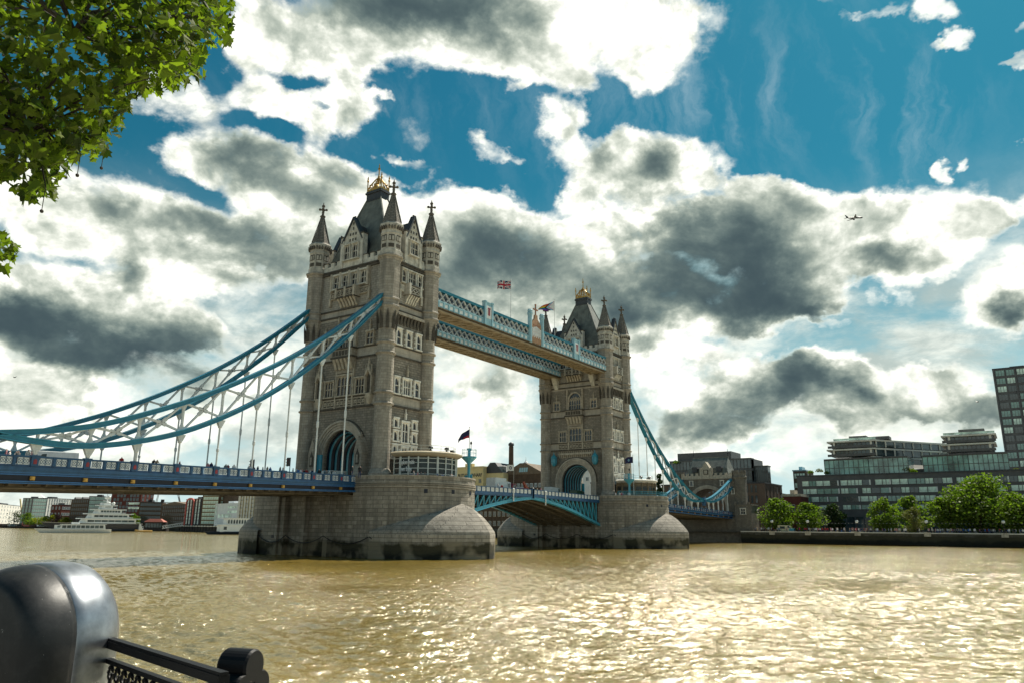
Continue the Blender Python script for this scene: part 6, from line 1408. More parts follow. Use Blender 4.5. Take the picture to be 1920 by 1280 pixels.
mast(7.1, -18, 'teal signal mast with a round railed platform on the near pier'); mast(75.0, -15.9, 'teal signal mast with a round railed platform on the farther pier')
def pier_rail(cx, t0, t1, label):
    n = 16; mb = MB(); q = [(cx+10.3*cos(t0+(t1-t0)*k/n), -11.4+10.3*sin(t0+(t1-t0)*k/n)) for k in range(n+1)]
    for k, (a, b) in enumerate(zip(q, q[1:])):
        mb.tube([(a[0], a[1], 12.3), (a[0], a[1], 13.45)], .06, 5)
        for z in (12.55, 13.0, 13.45): mb.bar((a[0], a[1], z), (b[0], b[1], z), .05, .07)
        for s in (.25, .5, .75): x, y = a[0]+(b[0]-a[0])*s, a[1]+(b[1]-a[1])*s; mb.tube([(x, y, 12.5), (x, y, 13.4)], .03, 4)
    o = mb.build('railing', M['teallight']); settle(o, (q[n//2][0], q[n//2][1], 12.3)); tag(o, label, 'railing')
pier_rail(0, radians(-42), radians(-22), 'short teal railing at the right edge of the near pier')
pier_rail(82.3, radians(-165), radians(-35), 'long curved teal railing round the top of the farther pier')
def matc(name, c): return bpy.data.materials.get(name) or plain(name, c, .8, 0, .08, 2)
CL = {'n': matc('flag_navy', (.012, .016, .07)), 'w': matc('flag_white', (.75, .75, .72)), 'r': matc('flag_red', (.42, .012, .03)), 'o': matc('flag_orange', (.7, .2, .02)), 'y': matc('flag_yellow', (.75, .6, .03)), 'g': matc('flag_green', (.02, .25, .05)), 'b': matc('flag_blue', (.02, .07, .40)), 'p': matc('flag_purple', (.18, .02, .25)), 'k': matc('flag_black', (.01, .01, .01)), 'c': matc('flag_sky', (.25, .55, .7)), 'i': matc('flag_pink', (.7, .3, .42)), 't': matc('flag_brown', (.12, .05, .02))}
def union(a, b):
    x, y = (a-.5)*2, b-.5
    if abs(x) < .10*1 or abs(y) < .09: return 'r'
    if abs(x) < .17 or abs(y) < .16: return 'w'
    d = abs(abs(x)*.5-abs(y)); return 'r' if d < .035 else ('w' if d < .10 else 'n')
def pride(a, b):
    s = a*1.55-(.5-abs(b-.5)); 
    if s < .0: return 'w'
    for k, c in enumerate('icctk'):
        if s < .09*(k+1): return c
    return 'roygbp'[::-1][min(5, int(b*6))]
def eu(a, b): return 'y' if .08 < abs(hypot((a-.5)*1.6, b-.5)-.27) < .0 else ('c' if hypot((a-.5)*1.5, b-.5) < .2 and int(a*12+b*9) % 2 else 'n')
def emblem(a, b): return 'n' if .14 < hypot((a-.45)*1.5, b-.5) < .3 else 'w'
def flagpole(label, x, y, z0, z1, fw, fh, pat, droop=0., mat=None, r=.07, nx=30, ny=18, wind=(-.56, .83), hang=0):
    root = thing('flagpole', label, 'flag', (x, y, z0), 'flags flying on the bridge'); mb = MB(); mb.tube([(x, y, z0), (x, y, z1)], [r, r*.6], 6); mb.ball((x, y, z1+.08), r*1.6, 6); mb.build('pole', mat or M['greywhite'], root)
    mb = MB(); keys = []; V = {}
    for i in range(nx+1):
        for j in range(ny+1):
            a, b = i/nx, j/ny; amp = .22*a; ph = 9*a+1.5*b
            px = x+wind[0]*fw*a*(1-.12*a)-wind[1]*amp*sin(ph); py = y+wind[1]*fw*a*(1-.12*a)+wind[0]*amp*sin(ph); pz = z1-.25-fh+fh*b*(1-droop*a)+.12*a*sin(ph+1)-hang*a*a
            V[i, j] = mb.pt((px, py, pz))
    for i in range(nx):
        for j in range(ny):
            c = pat((i+.5)/nx, (j+.5)/ny)
            if c not in keys: keys.append(c)
            mb.face((V[i, j], V[i+1, j], V[i+1, j+1], V[i, j+1]), keys.index(c))
    f = mb.build('flag', [CL[c] for c in keys], root, True); return root
q = at(958, 525, y=-7.75); flagpole('red white and blue crossed flag on the taller pole above the nearer walkway', q.x, -7.75, 48.2, q.z, 3.4, 1.9, union)
q = at(1039.5, 563, y=-7.75); flagpole('rainbow flag with chevrons drooping on a pole above the nearer walkway', q.x, -7.75, 48.2, q.z, 4.4, 2.4, pride, .75, hang=-.1)
q = at(880, 801, y=-18); flagpole('dark blue drooping flag above the teal mast of the near pier', 7.1, -18, 17.8, q.z, 2.2, 1.5, lambda a, b: 'n' if b > .3 or a > .5 else 'r', .5, hang=.9)
q = at(1186.5, 853, x=76); flagpole('dark blue flag with pale emblem beside the mast of the farther pier', 76, q.y, PZ, q.z, 2.2, 1.6, eu, .1, hang=.3)
q = at(963.5, 869, x=172.5); flagpole('white flag with dark ring in front of the brick chimney', 172.5, q.y, GZ, q.z, 3.4, 2.6, emblem, .1)

# traffic lights
for x, zt, lb in ((-29.0, 13.6, 'traffic light on the road deck farther left from the near tower'), (-22.8, 14.35, 'traffic light on the road deck closer to the near tower')):
    r = thing('traffic_light', lb, 'traffic light', (x, -8.2, PN(x)-1.05), 'traffic lights on the deck'); mb = MB(); mb.tube([(x, -8.2, PN(x)-1.05), (x, -8.2, zt)], .06, 6); mb.build('pole', M['navy'], r)
    mb = MB(); mb.box(x-.5, x-.12, -8.42, -8.0, zt-1.25, zt-.05); [mb.box(x-.72, x-.5, -8.36, -8.06, zt-.35-k*.4, zt-.28-k*.4) for k in range(3)]; mb.build('signal_head', M['iron'], r)
    for k, c in enumerate(((.2, .02, .02), (.2, .12, .02), (.02, .12, .06))): mb = MB(); mb.tube([(x-.53, -8.21, zt-.5-k*.4+.08), (x-.49, -8.21, zt-.5-k*.4+.08)], .12, 8); mb.build('lens', matc('lens_%d' % k, c), r)

# ------------------------------------------------------------------ vehicles
TYRE = plain('tyre_rubber', (.015, .015, .015), .9); RIM = plain('wheel_rim', (.4, .4, .42), .4, .6)
def wheel(root, x, y, r=.36):
    mb = MB(); mb.M = Matrix.Translation((x, y, r)) @ Matrix.Rotation(pi/2, 4, 'X'); mb.lathe([(r*.7, -.12), (r, -.1), (r, .1), (r*.7, .12)], 0, 0, 14); w = mb.build('wheel', TYRE); w.parent = root
    mb = MB(); mb.M = Matrix.Translation((x, y, r)) @ Matrix.Rotation(pi/2, 4, 'X'); mb.lathe([(r*.6, -.13), (r*.62, .13)], 0, 0, 10); o = mb.build('rim', RIM); o.parent = w
def vehicle(name, label, cat, loc, rot, prof, wd, mat, glass, wheels, lights, extra=None, group='vehicles on the bridge'):
    root = thing(name, label, cat, loc, group); root.rotation_euler = (0, 0, rot)
    mb = MB(); mb.prism(prof, -wd/2, wd/2); o = mb.build('body', mat); o.parent = root
    bv = o.modifiers.new('b', 'BEVEL'); bv.width = .06; bv.segments = 2
    for g in glass: mb = MB(); mb.prism(g, -wd/2-.01, wd/2+.01); q = mb.build('side_window', WG); q.parent = root
    for x in wheels:
        for s in (-1, 1): wheel(root, x, s*(wd/2-.1))
    for (x, z) in lights:
        for s in (-1, 1): mb = MB(); mb.box(x-.04, x+.04, s*wd*.36-.16, s*wd*.36+.16, z-.1, z+.1); q = mb.build('headlight', M['white']); q.parent = root
    if extra: extra(root)
    return root
VAN = [(-2.6, .35), (2.6, .35), (2.65, 1.0), (1.9, 1.35), (1.25, 2.3), (-2.55, 2.45)]
VG = [[(.7, 1.4), (1.75, 1.4), (1.2, 2.15), (.7, 2.2)]]
silver = plain('silver_paint', (.42, .45, .46), .3, .3, .08, 1); blackp = plain('black_car_paint', (.012, .013, .015), .2, 0, .1, 1)
RB = lambda x: PB(x)-1.05
def windscreen(x0, z0, x1, z1, wd):
    def f(root):
        mb = MB(); mb.hexa([(x0+.03, -wd/2+.12, z0), (x0+.03, wd/2-.12, z0), (x0-.05, wd/2-.12, z0), (x0-.05, -wd/2+.12, z0), (x1+.03, -wd/2+.2, z1), (x1+.03, wd/2-.2, z1), (x1-.05, wd/2-.2, z1), (x1-.05, -wd/2+.2, z1)]); o = mb.build('windscreen', WG); o.parent = root
    return f
vehicle('panel_van', 'silver panel van on the opening span before the farther tower', 'van', (57.5, -4.6, RB(57)), 0, VAN, 1.95, silver, VG, (-1.7, 1.6), ((2.66, .8),), windscreen(1.85, 1.42, 1.3, 2.2, 1.95))
vehicle('estate_car', 'black car on the opening span right behind the silver van', 'car', (65, -4.6, RB(65)), 0, [(-2.2, .3), (2.2, .3), (2.25, .75), (1.2, .95), (.5, 1.5), (-1.8, 1.5), (-2.25, .9)], 1.8, blackp, [[(-1.6, .95), (1.0, .95), (.45, 1.4), (-1.5, 1.4)]], (-1.4, 1.4), ((2.24, .65),), windscreen(1.15, .98, .55, 1.42, 1.8))
vehicle('panel_van', 'dark green van entering the arch of the farther tower', 'van', (71, -3.8, 11.3), 0, VAN, 1.95, plain('dark_green_paint', (.015, .06, .03), .35), VG, (-1.7, 1.6), ((2.66, .8),), windscreen(1.85, 1.42, 1.3, 2.2, 1.95))
def cargo(root):
    mb = MB(); mb.box(-3.2, .9, -1.15, 1.15, .8, 3.2); o = mb.build('cargo_box', M['white']); o.parent = root
    windscreen(2.72, 1.3, 2.62, 2.3, 2.2)(root)
vehicle('box_truck', 'white box truck with a dark windscreen on the opening span', 'truck', (35.5, -4.6, RB(35)), 0, [(-3.2, .45), (2.7, .45), (2.72, 1.2), (2.6, 2.5), (1.0, 2.6), (1.0, .8), (-3.2, .8)], 2.2, M['white'], [[(1.4, 1.4), (2.4, 1.4), (2.35, 2.2), (1.4, 2.2)]], (-2.2, 1.8), ((2.73, .85),), cargo)
def flat(root):
    R2_ = plain('orange_red_paint', (.5, .09, .03), .4)
    mb = MB(); mb.box(-3, 1.5, -1.1, 1.1, .7, 1.0); mb.box(-3, 1.4, -1.12, -1.04, 1.0, 1.5); mb.box(-3, 1.4, 1.04, 1.12, 1.0, 1.5); o = mb.build('flatbed', M['red']); o.parent = root
    mb = MB(); mb.bar((2.6, 0, 1.0), (1.2, 0, 2.9), .4, .4); mb.bar((1.2, 0, 2.9), (3.9, 0, .9), .3, .35); mb.box(.8, 1.6, -.4, .4, .9, 1.6); o = mb.build('crane_arm', R2_); o.parent = root
    for x in (-2.2, -.8): mb = MB(); mb.box(x-.6, x+.6, -.8, .8, 1.0, 1.65); o = mb.build('load_bag', M['white']); o.parent = root
vehicle('flatbed_truck', 'red flatbed truck with an orange folded crane arm in the middle of the opening span', 'truck', (43.5, -4.6, RB(43)), 0, [(-4.9, .4), (-3.2, .4), (-3.2, 2.2), (-4.4, 2.3), (-4.95, 1.3)], 2.1, M['red'], [[(-4.5, 1.3), (-3.5, 1.3), (-3.5, 2.0), (-4.2, 2.0)]], (-4.0, -.5, 1.0), ((-4.95, .8),), flat)
vehicle('panel_van', 'white van coming out of the near tower arch', 'van', (-7.6, -.4, 11.35), pi, VAN, 2.0, M['white'], VG, (-1.7, 1.6), ((2.66, .8),), windscreen(1.85, 1.42, 1.3, 2.2, 2.0))
vehicle('small_tractor', 'bright green small vehicle beside the white van in the near tower arch', 'tractor', (-4.2, -2.8, 11.35), pi, [(-1.3, .4), (1.3, .4), (1.4, 1.1), (.3, 1.2), (.2, 2.2), (-1.2, 2.2)], 1.5, plain('lime_paint', (.12, .5, .03), .4), [[(-1.0, 1.2), (.1, 1.2), (.1, 2.0), (-1.0, 2.0)]], (-.9, .9), ((1.42, .9),))
vehicle('large_van', 'big white van behind the chain at the left end of the deck', 'van', (-50.6, 3.0, PN(-50)-1.05), pi, [(-3.2, .4), (3.0, .4), (3.05, 1.1), (2.5, 1.5), (2.0, 2.5), (-3.1, 2.65)], 2.1, M['white'], VG, (-2.1, 2.0), ((3.06, .8),), windscreen(2.45, 1.55, 2.05, 2.4, 2.1))
p = at(1474, 990, x=173.5); vehicle('ice_cream_van', 'cream and teal ice cream van on the far riverside', 'van', (173.6, p.y, GZ), -pi/2, VAN, 2.0, plain('cream_van_paint', (.62, .56, .36), .4), VG+[[(-1.8, 1.2), (-.2, 1.2), (-.2, 2.0), (-1.8, 2.0)]], (-1.7, 1.6), ((2.66, .8),), lambda r: (lambda mb: (mb.box(1.2, 2.7, -1.03, 1.03, .5, 1.3), setattr(mb.build('teal_front', M['teallight']), 'parent', r)))(MB()), None)

# ------------------------------------------------------------------ people
SKIN = plain('skin', (.45, .26, .18), .6, 0, .1); 
def person_mesh(pose):
    legs = {'stand': ((.0, .0), (.0, .0)), 'walk': ((.22, -.05), (-.22, .02)), 'lean': ((.05, 0), (-.12, 0))}[pose]
    lean = .28 if pose == 'lean' else .02
    V = [(0, 0, .95), (lean*.4, 0, 1.2), (lean, 0, 1.42), (lean*1.1, 0, 1.53), (lean*1.2+.02, 0, 1.66)]; E = [(0, 1), (1, 2), (2, 3), (3, 4)]; R = [.15, .145, .15, .06, .105]
    def add(p, par, r): V.append(p); R.append(r); E.append((par, len(V)-1)); return len(V)-1
    for s, (f, b) in zip((-1, 1), legs):
        h = add((0, s*.1, .88), 0, .095); k = add((f*.5+.02, s*.11, .48), h, .065); a = add((f, s*.11, .08), k, .042); add((f+.16, s*.12, .04), a, .038)
        sh = add((lean, s*.2, 1.40), 2, .06); arm = (.35, -.02) if pose == 'lean' else ((.12*s, -.28) if pose == 'walk' else (.04, -.28))
        e = add((lean+arm[0]*.4, s*.26, 1.13), sh, .045); w = add((lean+arm[0]+.05, s*.25, 1.13 if pose == 'lean' else .86), e, .034); add((lean+arm[0]+.12, s*.24, 1.12 if pose == 'lean' else .78), w, .035)
    me = bpy.data.meshes.new('p'); me.from_pydata(V, E, []); o = bpy.data.objects.new('p', me); COL.objects.link(o)
    o.modifiers.new('s', 'SKIN'); ss = me.skin_vertices[0].data
    for i, r in enumerate(R): ss[i].radius = (r, r)
    ss[0].use_root = True; sb = o.modifiers.new('d', 'SUBSURF'); sb.levels = 1
    dg = bpy.context.evaluated_depsgraph_get(); dg.update(); m2 = bpy.data.meshes.new_from_object(o.evaluated_get(dg)); bpy.data.objects.remove(o)
    m2.materials.clear()
    for m in (SKIN, SKIN, SKIN, SKIN): m2.materials.append(m)
    for f in m2.polygons:
        c = f.center; side = abs(c.y) > .19
        f.material_index = 3 if (c.z > 1.68 or (c.z > 1.6 and c.x < lean*1.2-.03)) else 0 if c.z > 1.5 or (side and c.z < .9 and c.z > .7) or (pose == 'lean' and side and c.x > lean+.28) else 1 if (c.z > .92 or (side and c.z > .86)) else 2
        f.use_smooth = True
    return m2
PM = {k: person_mesh(k) for k in ('stand', 'walk', 'lean')}
CC = {'white': (.7, .7, .68), 'black': (.015, .015, .017), 'navy': (.02, .03, .09), 'red': (.4, .03, .03), 'pink': (.55, .25, .28), 'grey': (.2, .2, .2), 'blue': (.06, .15, .4), 'teal': (.03, .25, .3), 'tan': (.4, .3, .2), 'yellow': (.6, .5, .06)}
CM = {k: plain('cloth_'+k, v, .85, 0, .15, 3) for k, v in CC.items()}; HM = [plain('hair_%d' % i, c, .7) for i, c in enumerate(((.015, .012, .01), (.06, .035, .018), (.2, .14, .07), (.3, .29, .27)))]
rp = random.Random(5)
def person(loc, where, group, pose=None, shirt=None, trousers=None, rot=None):
    pose = pose or rp.choice(['stand', 'walk', 'stand']); shirt = shirt or rp.choice(['white', 'white', 'black', 'navy', 'red', 'pink', 'grey', 'blue', 'white', 'tan', 'white', 'white']); trousers = trousers or rp.choice(['navy', 'black', 'grey', 'tan', 'navy', 'blue'])
    o = bpy.data.objects.new('person', PM[pose]); COL.objects.link(o); o.location = loc; o.rotation_euler = (0, 0, rp.random()*2*pi if rot is None else rot); k = .94+.12*rp.random(); o.scale = (k, k, k)
    for i, m in ((1, CM[shirt]), (2, CM[trousers]), (3, rp.choice(HM))): o.material_slots[i].link = 'OBJECT'; o.material_slots[i].material = m
    tag(o, 'person in %s top and %s trousers %s' % (shirt, trousers, where), 'person', group); return o
def at_deck(u, y=-8.35):
    p = at(u, 890, y=y); return (p.x, y, PN(p.x)-1.06)
for us, where in (((4, 11, 24, 27, 46, 53, 60), 'at the left end of the deck'), ((283, 289), 'leaning on the deck parapet, one of a pair'), ((224, 334), 'alone behind the deck parapet'),
                  ((388, 394, 402, 422, 426, 437), 'on the deck between two hangers'), ((466, 474, 482, 492, 500, 506, 524, 529), 'on the deck near the traffic lights'),
                  ((549, 556, 559, 563, 566, 569, 574, 581, 586, 598, 604, 612, 619, 624, 628, 646), 'just before the near tower')):
    for u in us:
        y = -8.35 if u in (283, 289) else -8.0+rp.random()*1.2-.6
        person(at_deck(u, y), where, 'people on the bridge deck', 'lean' if u in (283, 289) else None, rot=-pi/2 if u in (283, 289) else None)
for u in (676, 689, 776, 783, 790, 797, 822, 832, 850, 848):
    p = at(u, 888, y=-17.2 if u > 700 else -13); x, y = p.x, p.y
    for _ in range(40):
        if hypot(x, y+11.4) < 9.9 and hypot(x-1.5, y+12.6) > 6.0: break
        x -= .15*cos(YAW); y -= .15*sin(YAW)
    person((x, y, PZ), 'on the pier beside the glass pavilion' if u > 700 else 'at the foot of the near tower', 'people on the near pier', 'stand')
for u in (934, 941, 1000, 1007, 1014): p = at(u, 910, y=-8.2); person((p.x, -8.2, RB(p.x)), 'walking on the opening span', 'people on the opening span', 'walk')
for k in range(9): person((73+rp.random()*1.5, -12-rp.random()*2-k*.3, PZ), 'by the farther pier railing', 'people on the farther pier', 'stand')
for k in range(215):
    u = 1415+rp.random()*505; p = at(u, 996, x=171.6+rp.random()*7)
    person((p.x, p.y, GZ), 'in the far riverside crowd', 'crowd on the far riverside')
# benches along the far riverside
for k in range(16):
    y = -30-k*6.5; mb = MB(); mb.box(-.3, .3, -1.3, 1.3, .38, .5); mb.box(-.25, .25, -1.1, -.9, 0, .38); mb.box(-.25, .25, .9, 1.1, 0, .38)
    o = mb.build('stone_bench', M['pale']) if k == 0 else o0.copy()
    if k: COL.objects.link(o)
    else: o0 = o
    o.location = (172.0, y, GZ); tag(o, 'pale stone bench behind the river wall on the far side', 'bench', 'benches on the far riverside')

# ------------------------------------------------------------------ aeroplane and birds
p = at(1602, 409, d=2500); f = _R2*.985+_F*.10+_U2*.05; f.normalize(); ll = Vector((0, 0, 1)).cross(f).normalized(); uu = f.cross(ll)
ap = thing('airliner', 'dark airliner silhouette flying to the right high above the far bank', 'aeroplane', p)
PA = plain('backlit_aircraft', (.025, .032, .05), .5, 0, .1, .05); K = 1.0  # pale airliner given a dark colour: its backlit shade is painted in
TM = Matrix(((f.x, ll.x, uu.x, 0), (f.y, ll.y, uu.y, 0), (f.z, ll.z, uu.z, 0), (0, 0, 0, 1)))
def apart(mb, n): o = mb.build(n, PA); o.data.transform(TM); o.parent = ap; return o
mb = MB(); mb.loft([[(x, r*cos(2*pi*k/10), zc+r*sin(2*pi*k/10)) for k in range(10)] for x, r, zc in ((29, .3, -.4), (27.5, 1.5, -.2), (25, 2.4, 0), (21, 2.7, 0), (-12, 2.7, 0), (-22, 1.7, .7), (-29, .4, 1.6))]); apart(mb, 'fuselage')
for s in (-1, 1):
    mb = MB(); mb.hexa([(7, s*1, -1.6), (-4, s*1, -1.6), (-12, s*27, .9), (-9, s*27, .9), (7, s*1, -.6), (-4, s*1, -.6), (-12, s*27, 1.2), (-9, s*27, 1.2)]); apart(mb, 'wing')
    mb = MB(); mb.hexa([(-21, s*.5, 1.0), (-27, s*.5, 1.0), (-30, s*10, 1.8), (-27.5, s*10, 1.8), (-21, s*.5, 1.5), (-27, s*.5, 1.5), (-30, s*10, 2.0), (-27.5, s*10, 2.0)]); apart(mb, 'tailplane')
    mb = MB(); mb.loft([[(x, s*9.5+r*cos(2*pi*k/8), -2.4+r*sin(2*pi*k/8)) for k in range(8)] for x, r in ((6.5, 1.3), (5, 1.7), (1, 1.5), (-1, .8))]); apart(mb, 'engine')
mb = MB(); mb.prism([(-20, 2.0), (-27, 1.5), (-31, 10.5), (-28, 10.5)], -.25, .25); apart(mb, 'tail_fin')
for i, (u, v, lb) in enumerate(((28, 707, 'tiny dark bird against the pale sky at far left'), (1833, 753, 'tiny dark bird against the clouds left of the tower block'))):
    p = at(u, v, d=190); mb = MB(); q = _R2; n_ = Vector((0, 0, 1)); b_ = [(-.35, .3), (0, .0), (.35, .28)]
    mb.loft([[tuple(p+q*x+_F*y+n_*z) for y, z in ((0, .07), (.12, 0), (0, -.07), (-.12, 0))] if abs(x) < .3 else [tuple(p+q*x)]*4 for x in (-.42, -.2, .05, .3)])
    for s in (-1, 1): mb.hexa([tuple(p+q*a+_F*(s*c)+n_*z) for a, c, z in ((.12, .05, .02), (-.1, .05, .02), (-.12, .55, .22), (.0, .55, .22), (.12, .05, .05), (-.1, .05, .05), (-.12, .55, .24), (.0, .55, .24))])
    tag(settle(mb.build('bird', M['iron']), p), lb, 'bird')

# ------------------------------------------------------------------ near bank: quay, railing, plane tree
QZ = 3.1; mb = MB(); mb.box(-700, -92.75, -700, -11, -3, QZ); mb.box(-93.2, -92.6, -700, -11, QZ, QZ+.12, 1)
tag(mb.build('quay_ground', [plain('quay_paving', (.22, .205, .18), .9, 0, .2, 1.5), M['pier']]), kind='structure')
BLK = plain('black_gloss_iron', (.006, .0065, .008), .5, .0, .3, 5, .18)
def worn():
    m, nt, p = newmat('worn_black_iron'); n1 = nz(nt, 9, 8, .7); n2 = nz(nt, 40, 4, .7); n3 = nz(nt, 3, 4, .6)
    c = mixc(nt, rng(nt, n1, .45, .75), (.009, .010, .011), (.03, .03, .03)); c = mixc(nt, rng(nt, n2, .70, .74), c, (.42, .42, .40)); nt.links.new(c, p.inputs['Base Color'])
    nt.links.new(rng(nt, n3, .3, .7, .34, .6), p.inputs['Roughness']); p.inputs['Specular IOR Level'].default_value = .4; p.inputs['Coat Weight'].default_value = 0
    bump(nt, p, n1, .25, .006); return m
WRN = worn()
SILV = plain('sunlit_rim_metal', (.36, .38, .41), .34, .85, .5, 7, .5, stain=.4)  # paler than the black face: the rim's sunlit brightness is put into its colour
# big round-headed post: an arch profile drawn out along its axis, with a seam between face moulding and rim
pc = at(40, 1200, z=4.26); ax = Vector((.97, .25, 0)).normalized(); sd_ = Vector((ax.y, -ax.x, 0))
rp_ = thing('railing_post', 'big round headed black iron post at the bottom left corner', 'railing post', (pc.x, pc.y, QZ))
def archp(r, s, zlow=QZ, zc=4.26, n=22):
    o = [pc+ax*s+sd_*(r*cos(pi*k/n))+Vector((0, 0, zc-pc.z+r*sin(pi*k/n))) for k in range(n+1)]
    return [pc+ax*s+sd_*r+Vector((0, 0, zlow-pc.z))]+o+[pc+ax*s-sd_*r+Vector((0, 0, zlow-pc.z))]
mb = MB(); mb.loft([archp(r, s) for r, s in ((.25, -.215), (.275, -.21), (.30, -.19), (.325, -.15), (.343, -.09), (.352, -.03), (.353, -.004))]); mb.build('face_moulding', WRN, rp_, True)
mb = MB(); mb.loft([archp(r, s) for r, s in ((.346, -.004), (.353, .002), (.360, .06), (.362, .16), (.350, .23), (.32, .27), (.24, .285))]); mb.build('rim', SILV, rp_, True)
# handrail with scroll ornament, ending in a trefoil post
A_ = at(176, 1196, z=4.24); B_ = at(420, 1274, z=4.24); dr = (B_-A_).normalized()
hr = thing('iron_railing', 'black iron handrail with scrolls running to a trefoil end in the bottom left', 'railing', (B_.x, B_.y, QZ)); A2 = A_
mb = MB(); mb.bar(A2, B_, .045, .032); mb.bar(A2+Vector((0, 0, .02)), B_+Vector((0, 0, .02)), .034, .016); mb.build('handrail', BLK, hr)
mb = MB(); mb.bar(A2-Vector((0, 0, .075)), B_-Vector((0, 0, .075)), .03, .02); mb.build('lower_rail', BLK, hr)
Ln = (B_-A2).length; n = int(Ln/.085)
for k in range(n):
    c = A2+dr*(.04+k*.085)-Vector((0, 0, .125)); mb = MB(); pts = [c+dr*(.026*cos(t))+Vector((0, 0, .03*sin(t))) for t in [2*pi*q/10 for q in range(11)]]; mb.tube(pts, .0085, 5); mb.tube([c-Vector((0, 0, .028)), c-Vector((0, 0, .5))], .009, 5); mb.build('scroll_baluster', BLK, hr)
mb = MB(); mb.bar(A2-Vector((0, 0, .66)), B_-Vector((0, 0, .66)), .05, .04); mb.build('bottom_rail', BLK, hr)
tc_ = at(450, 1256, z=4.225); dx = Vector((.30, -.954, 0)).normalized(); sx_ = Vector((-dx.y, dx.x, 0)); 
tp = thing('trefoil_post', 'black trefoil headed iron post at the end of the handrail', 'railing post', (tc_.x, tc_.y, QZ))
def lobe(cx, cz, r, s, n=28): return [tc_+dx*s+sx_*(cx+r*cos(2*pi*k/n))+Vector((0, 0, cz+r*sin(2*pi*k/n))) for k in range(n)]
mb = MB()
for cx, cz, r in ((0, .02, .066), (-.058, -.058, .058), (.058, -.058, .058)): mb.loft([lobe(cx, cz, q, s) for q, s in ((r*.9, -.07), (r, -.06), (r, .06), (r*.9, .07))])
mb.build('trefoil_head', BLK, tp, False)
mb = MB(); q0 = tc_-Vector((0, 0, .1)); mb.bar(q0, Vector((q0.x, q0.y, QZ)), .1, .1); mb.build('shaft', BLK, tp)

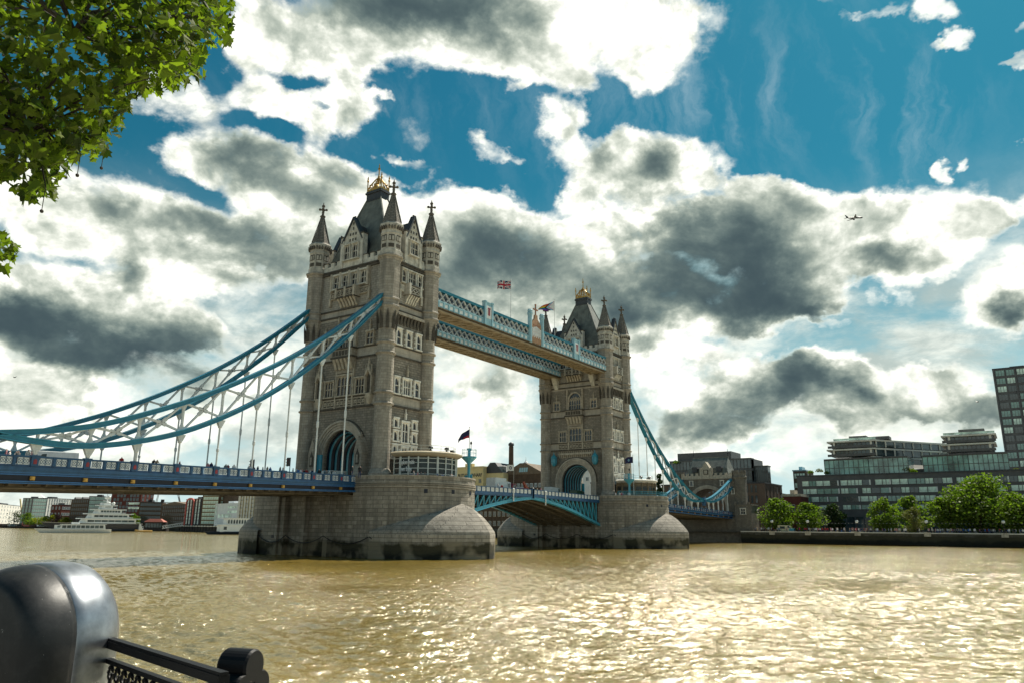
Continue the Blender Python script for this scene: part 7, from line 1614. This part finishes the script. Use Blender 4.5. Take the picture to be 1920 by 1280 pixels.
LEAFN = leafmat('plane_leaves', (.020, .036, .006), (.165, .205, .024), .48)
def plane_leaf(mb, p, s, rnd):
    d = Vector((rnd.gauss(0, 1), rnd.gauss(0, 1), rnd.gauss(-.7, .7))).normalized(); u = d.cross(Vector((rnd.gauss(0, 1), rnd.gauss(0, 1), rnd.gauss(0, 1)))).normalized(); nrm = d.cross(u); cup = .25+.3*rnd.random()
    half = [(0, -.1), (.22, -.22), (.5, -.12), (.38, .08), (.62, .38), (.3, .38), (.26, .62), (.1, .62), (0, 1.0)]
    mid = [(0, -.1), (0, .3), (0, 1.0)]
    for sg in (1, -1):
        P = [p+d*(b*s)+u*(sg*a*s)+nrm*(abs(a)*cup*s-.18*s*b*b) for a, b in half]; mb.poly(P if sg > 0 else P[::-1])
def build_near_tree():
    rnd = random.Random(21)
    tb = at(-560, 983, d=10.5); root = thing('plane_tree', 'leafy plane tree branches hanging into the top left corner', 'tree', (tb.x, tb.y, QZ))
    us = [-700, 0, 49, 60, 101, 117, 150, 195, 227, 258, 285, 351, 383, 388, 414, 440, 446, 450]; vs = [420, 345, 384, 385, 372, 325, 312, 305, 255, 190, 172, 165, 148, 108, 100, 78, 40, -60]
    vmax = lambda u: float(np.interp(u, us, vs))
    top = at(-420, -300, d=10); mb = MB(); mb.tube([(tb.x, tb.y, QZ-.1), (tb.x+.05, tb.y, QZ+2.5), (tb.x+.2, tb.y+.1, top.z-1), top], [.32, .26, .2, .14], 10)
    twigs = []
    while len(twigs) < 150:
        u = rnd.uniform(-330, 440); v = rnd.uniform(-240, 390)
        if v < vmax(u)-22: twigs.append((u, v, rnd.uniform(6.6, 10.5)))
    for u in range(20, 440, 22): twigs.append((u, vmax(u)-26, rnd.uniform(6.8, 8.5)))
    hubs = [at(u, v, d=d) for u, v, d in ((-150, -150, 9), (60, -140, 8.5), (250, -150, 8.5), (-60, 120, 9), (140, 60, 8), (330, 30, 8.2), (50, 250, 8))]
    for i, h in enumerate(hubs): mb.tube([top, (top+h)/2+Vector((0, 0, .3)), h], [.11, .07, .035], 6)
    lb = MB(); cnt = 0
    for (u, v, d) in twigs:
        trim = rnd.uniform(-30, 12); c = at(u, v, d=d); h = min(hubs, key=lambda q: (q-c).length); mb.tube([h, (h+c)/2+Vector((0, 0, .12)), c], [.022, .013, .005], 4)
        for _ in range(rnd.choice([26, 38, 50])):
            o = Vector((rnd.gauss(0, .26), rnd.gauss(0, .26), rnd.gauss(0, .24))); q = c+o; e = q-CAM; k = e.dot(_F)
            if k <= 1: continue
            uu_, vv_ = 960+FPX*e.dot(_R2)/k, 640-FPX*e.dot(_U2)/k
            if vv_ > vmax(uu_)-8+trim or uu_ > 440: continue
            plane_leaf(lb, q, rnd.uniform(.065, .14), rnd); cnt += 1
        if rnd.random() < .25: lb_ = c-Vector((0, 0, .22)); mb.tube([c, lb_], .004, 3); mb.ball(lb_, .017, 6)
    # the small separate spray lower down
    for _ in range(70):
        u = rnd.uniform(-60, 34); v = 466+rnd.gauss(0, 15)*(1-max(0, u)/60)
        q = at(u, v, d=7.6+rnd.random()*.6); plane_leaf(lb, q, rnd.uniform(.06, .11), rnd)
    s0 = at(-200, 330, d=8); mb.tube([at(-150, -150, d=9), s0, at(-60, 452, d=8), at(20, 468, d=7.9)], [.05, .03, .015, .005], 5)
    mb.build('trunk', BARK, root); lb.build('crown', LEAFN, root)
build_near_tree()

# teal site hoardings beside the two road arches
for x0, y0, y1, z1, lb in ((-6.3, 3.7, 5.5, 16.5, 'bright teal hoarding panel at the left of the near tower arch'), (L+6.2, 4.0, 5.6, 16.4, 'teal hoarding panel seen through the arch of the farther tower')):
    mb = MB(); mb.box(x0-.12, x0+.12, y0, y1, BASE, z1); mb.box(x0-.18, x0+.18, y0-.06, y1+.06, z1, z1+.12)
    for k in range(4): yy = y0+(y1-y0)*k/3; mb.box(x0-.16, x0+.16, yy-.05, yy+.05, BASE, z1)
    tag(settle(mb.build('hoarding', M['hoard']), (x0, (y0+y1)/2, BASE)), lb, 'hoarding', 'teal hoardings by the arches')
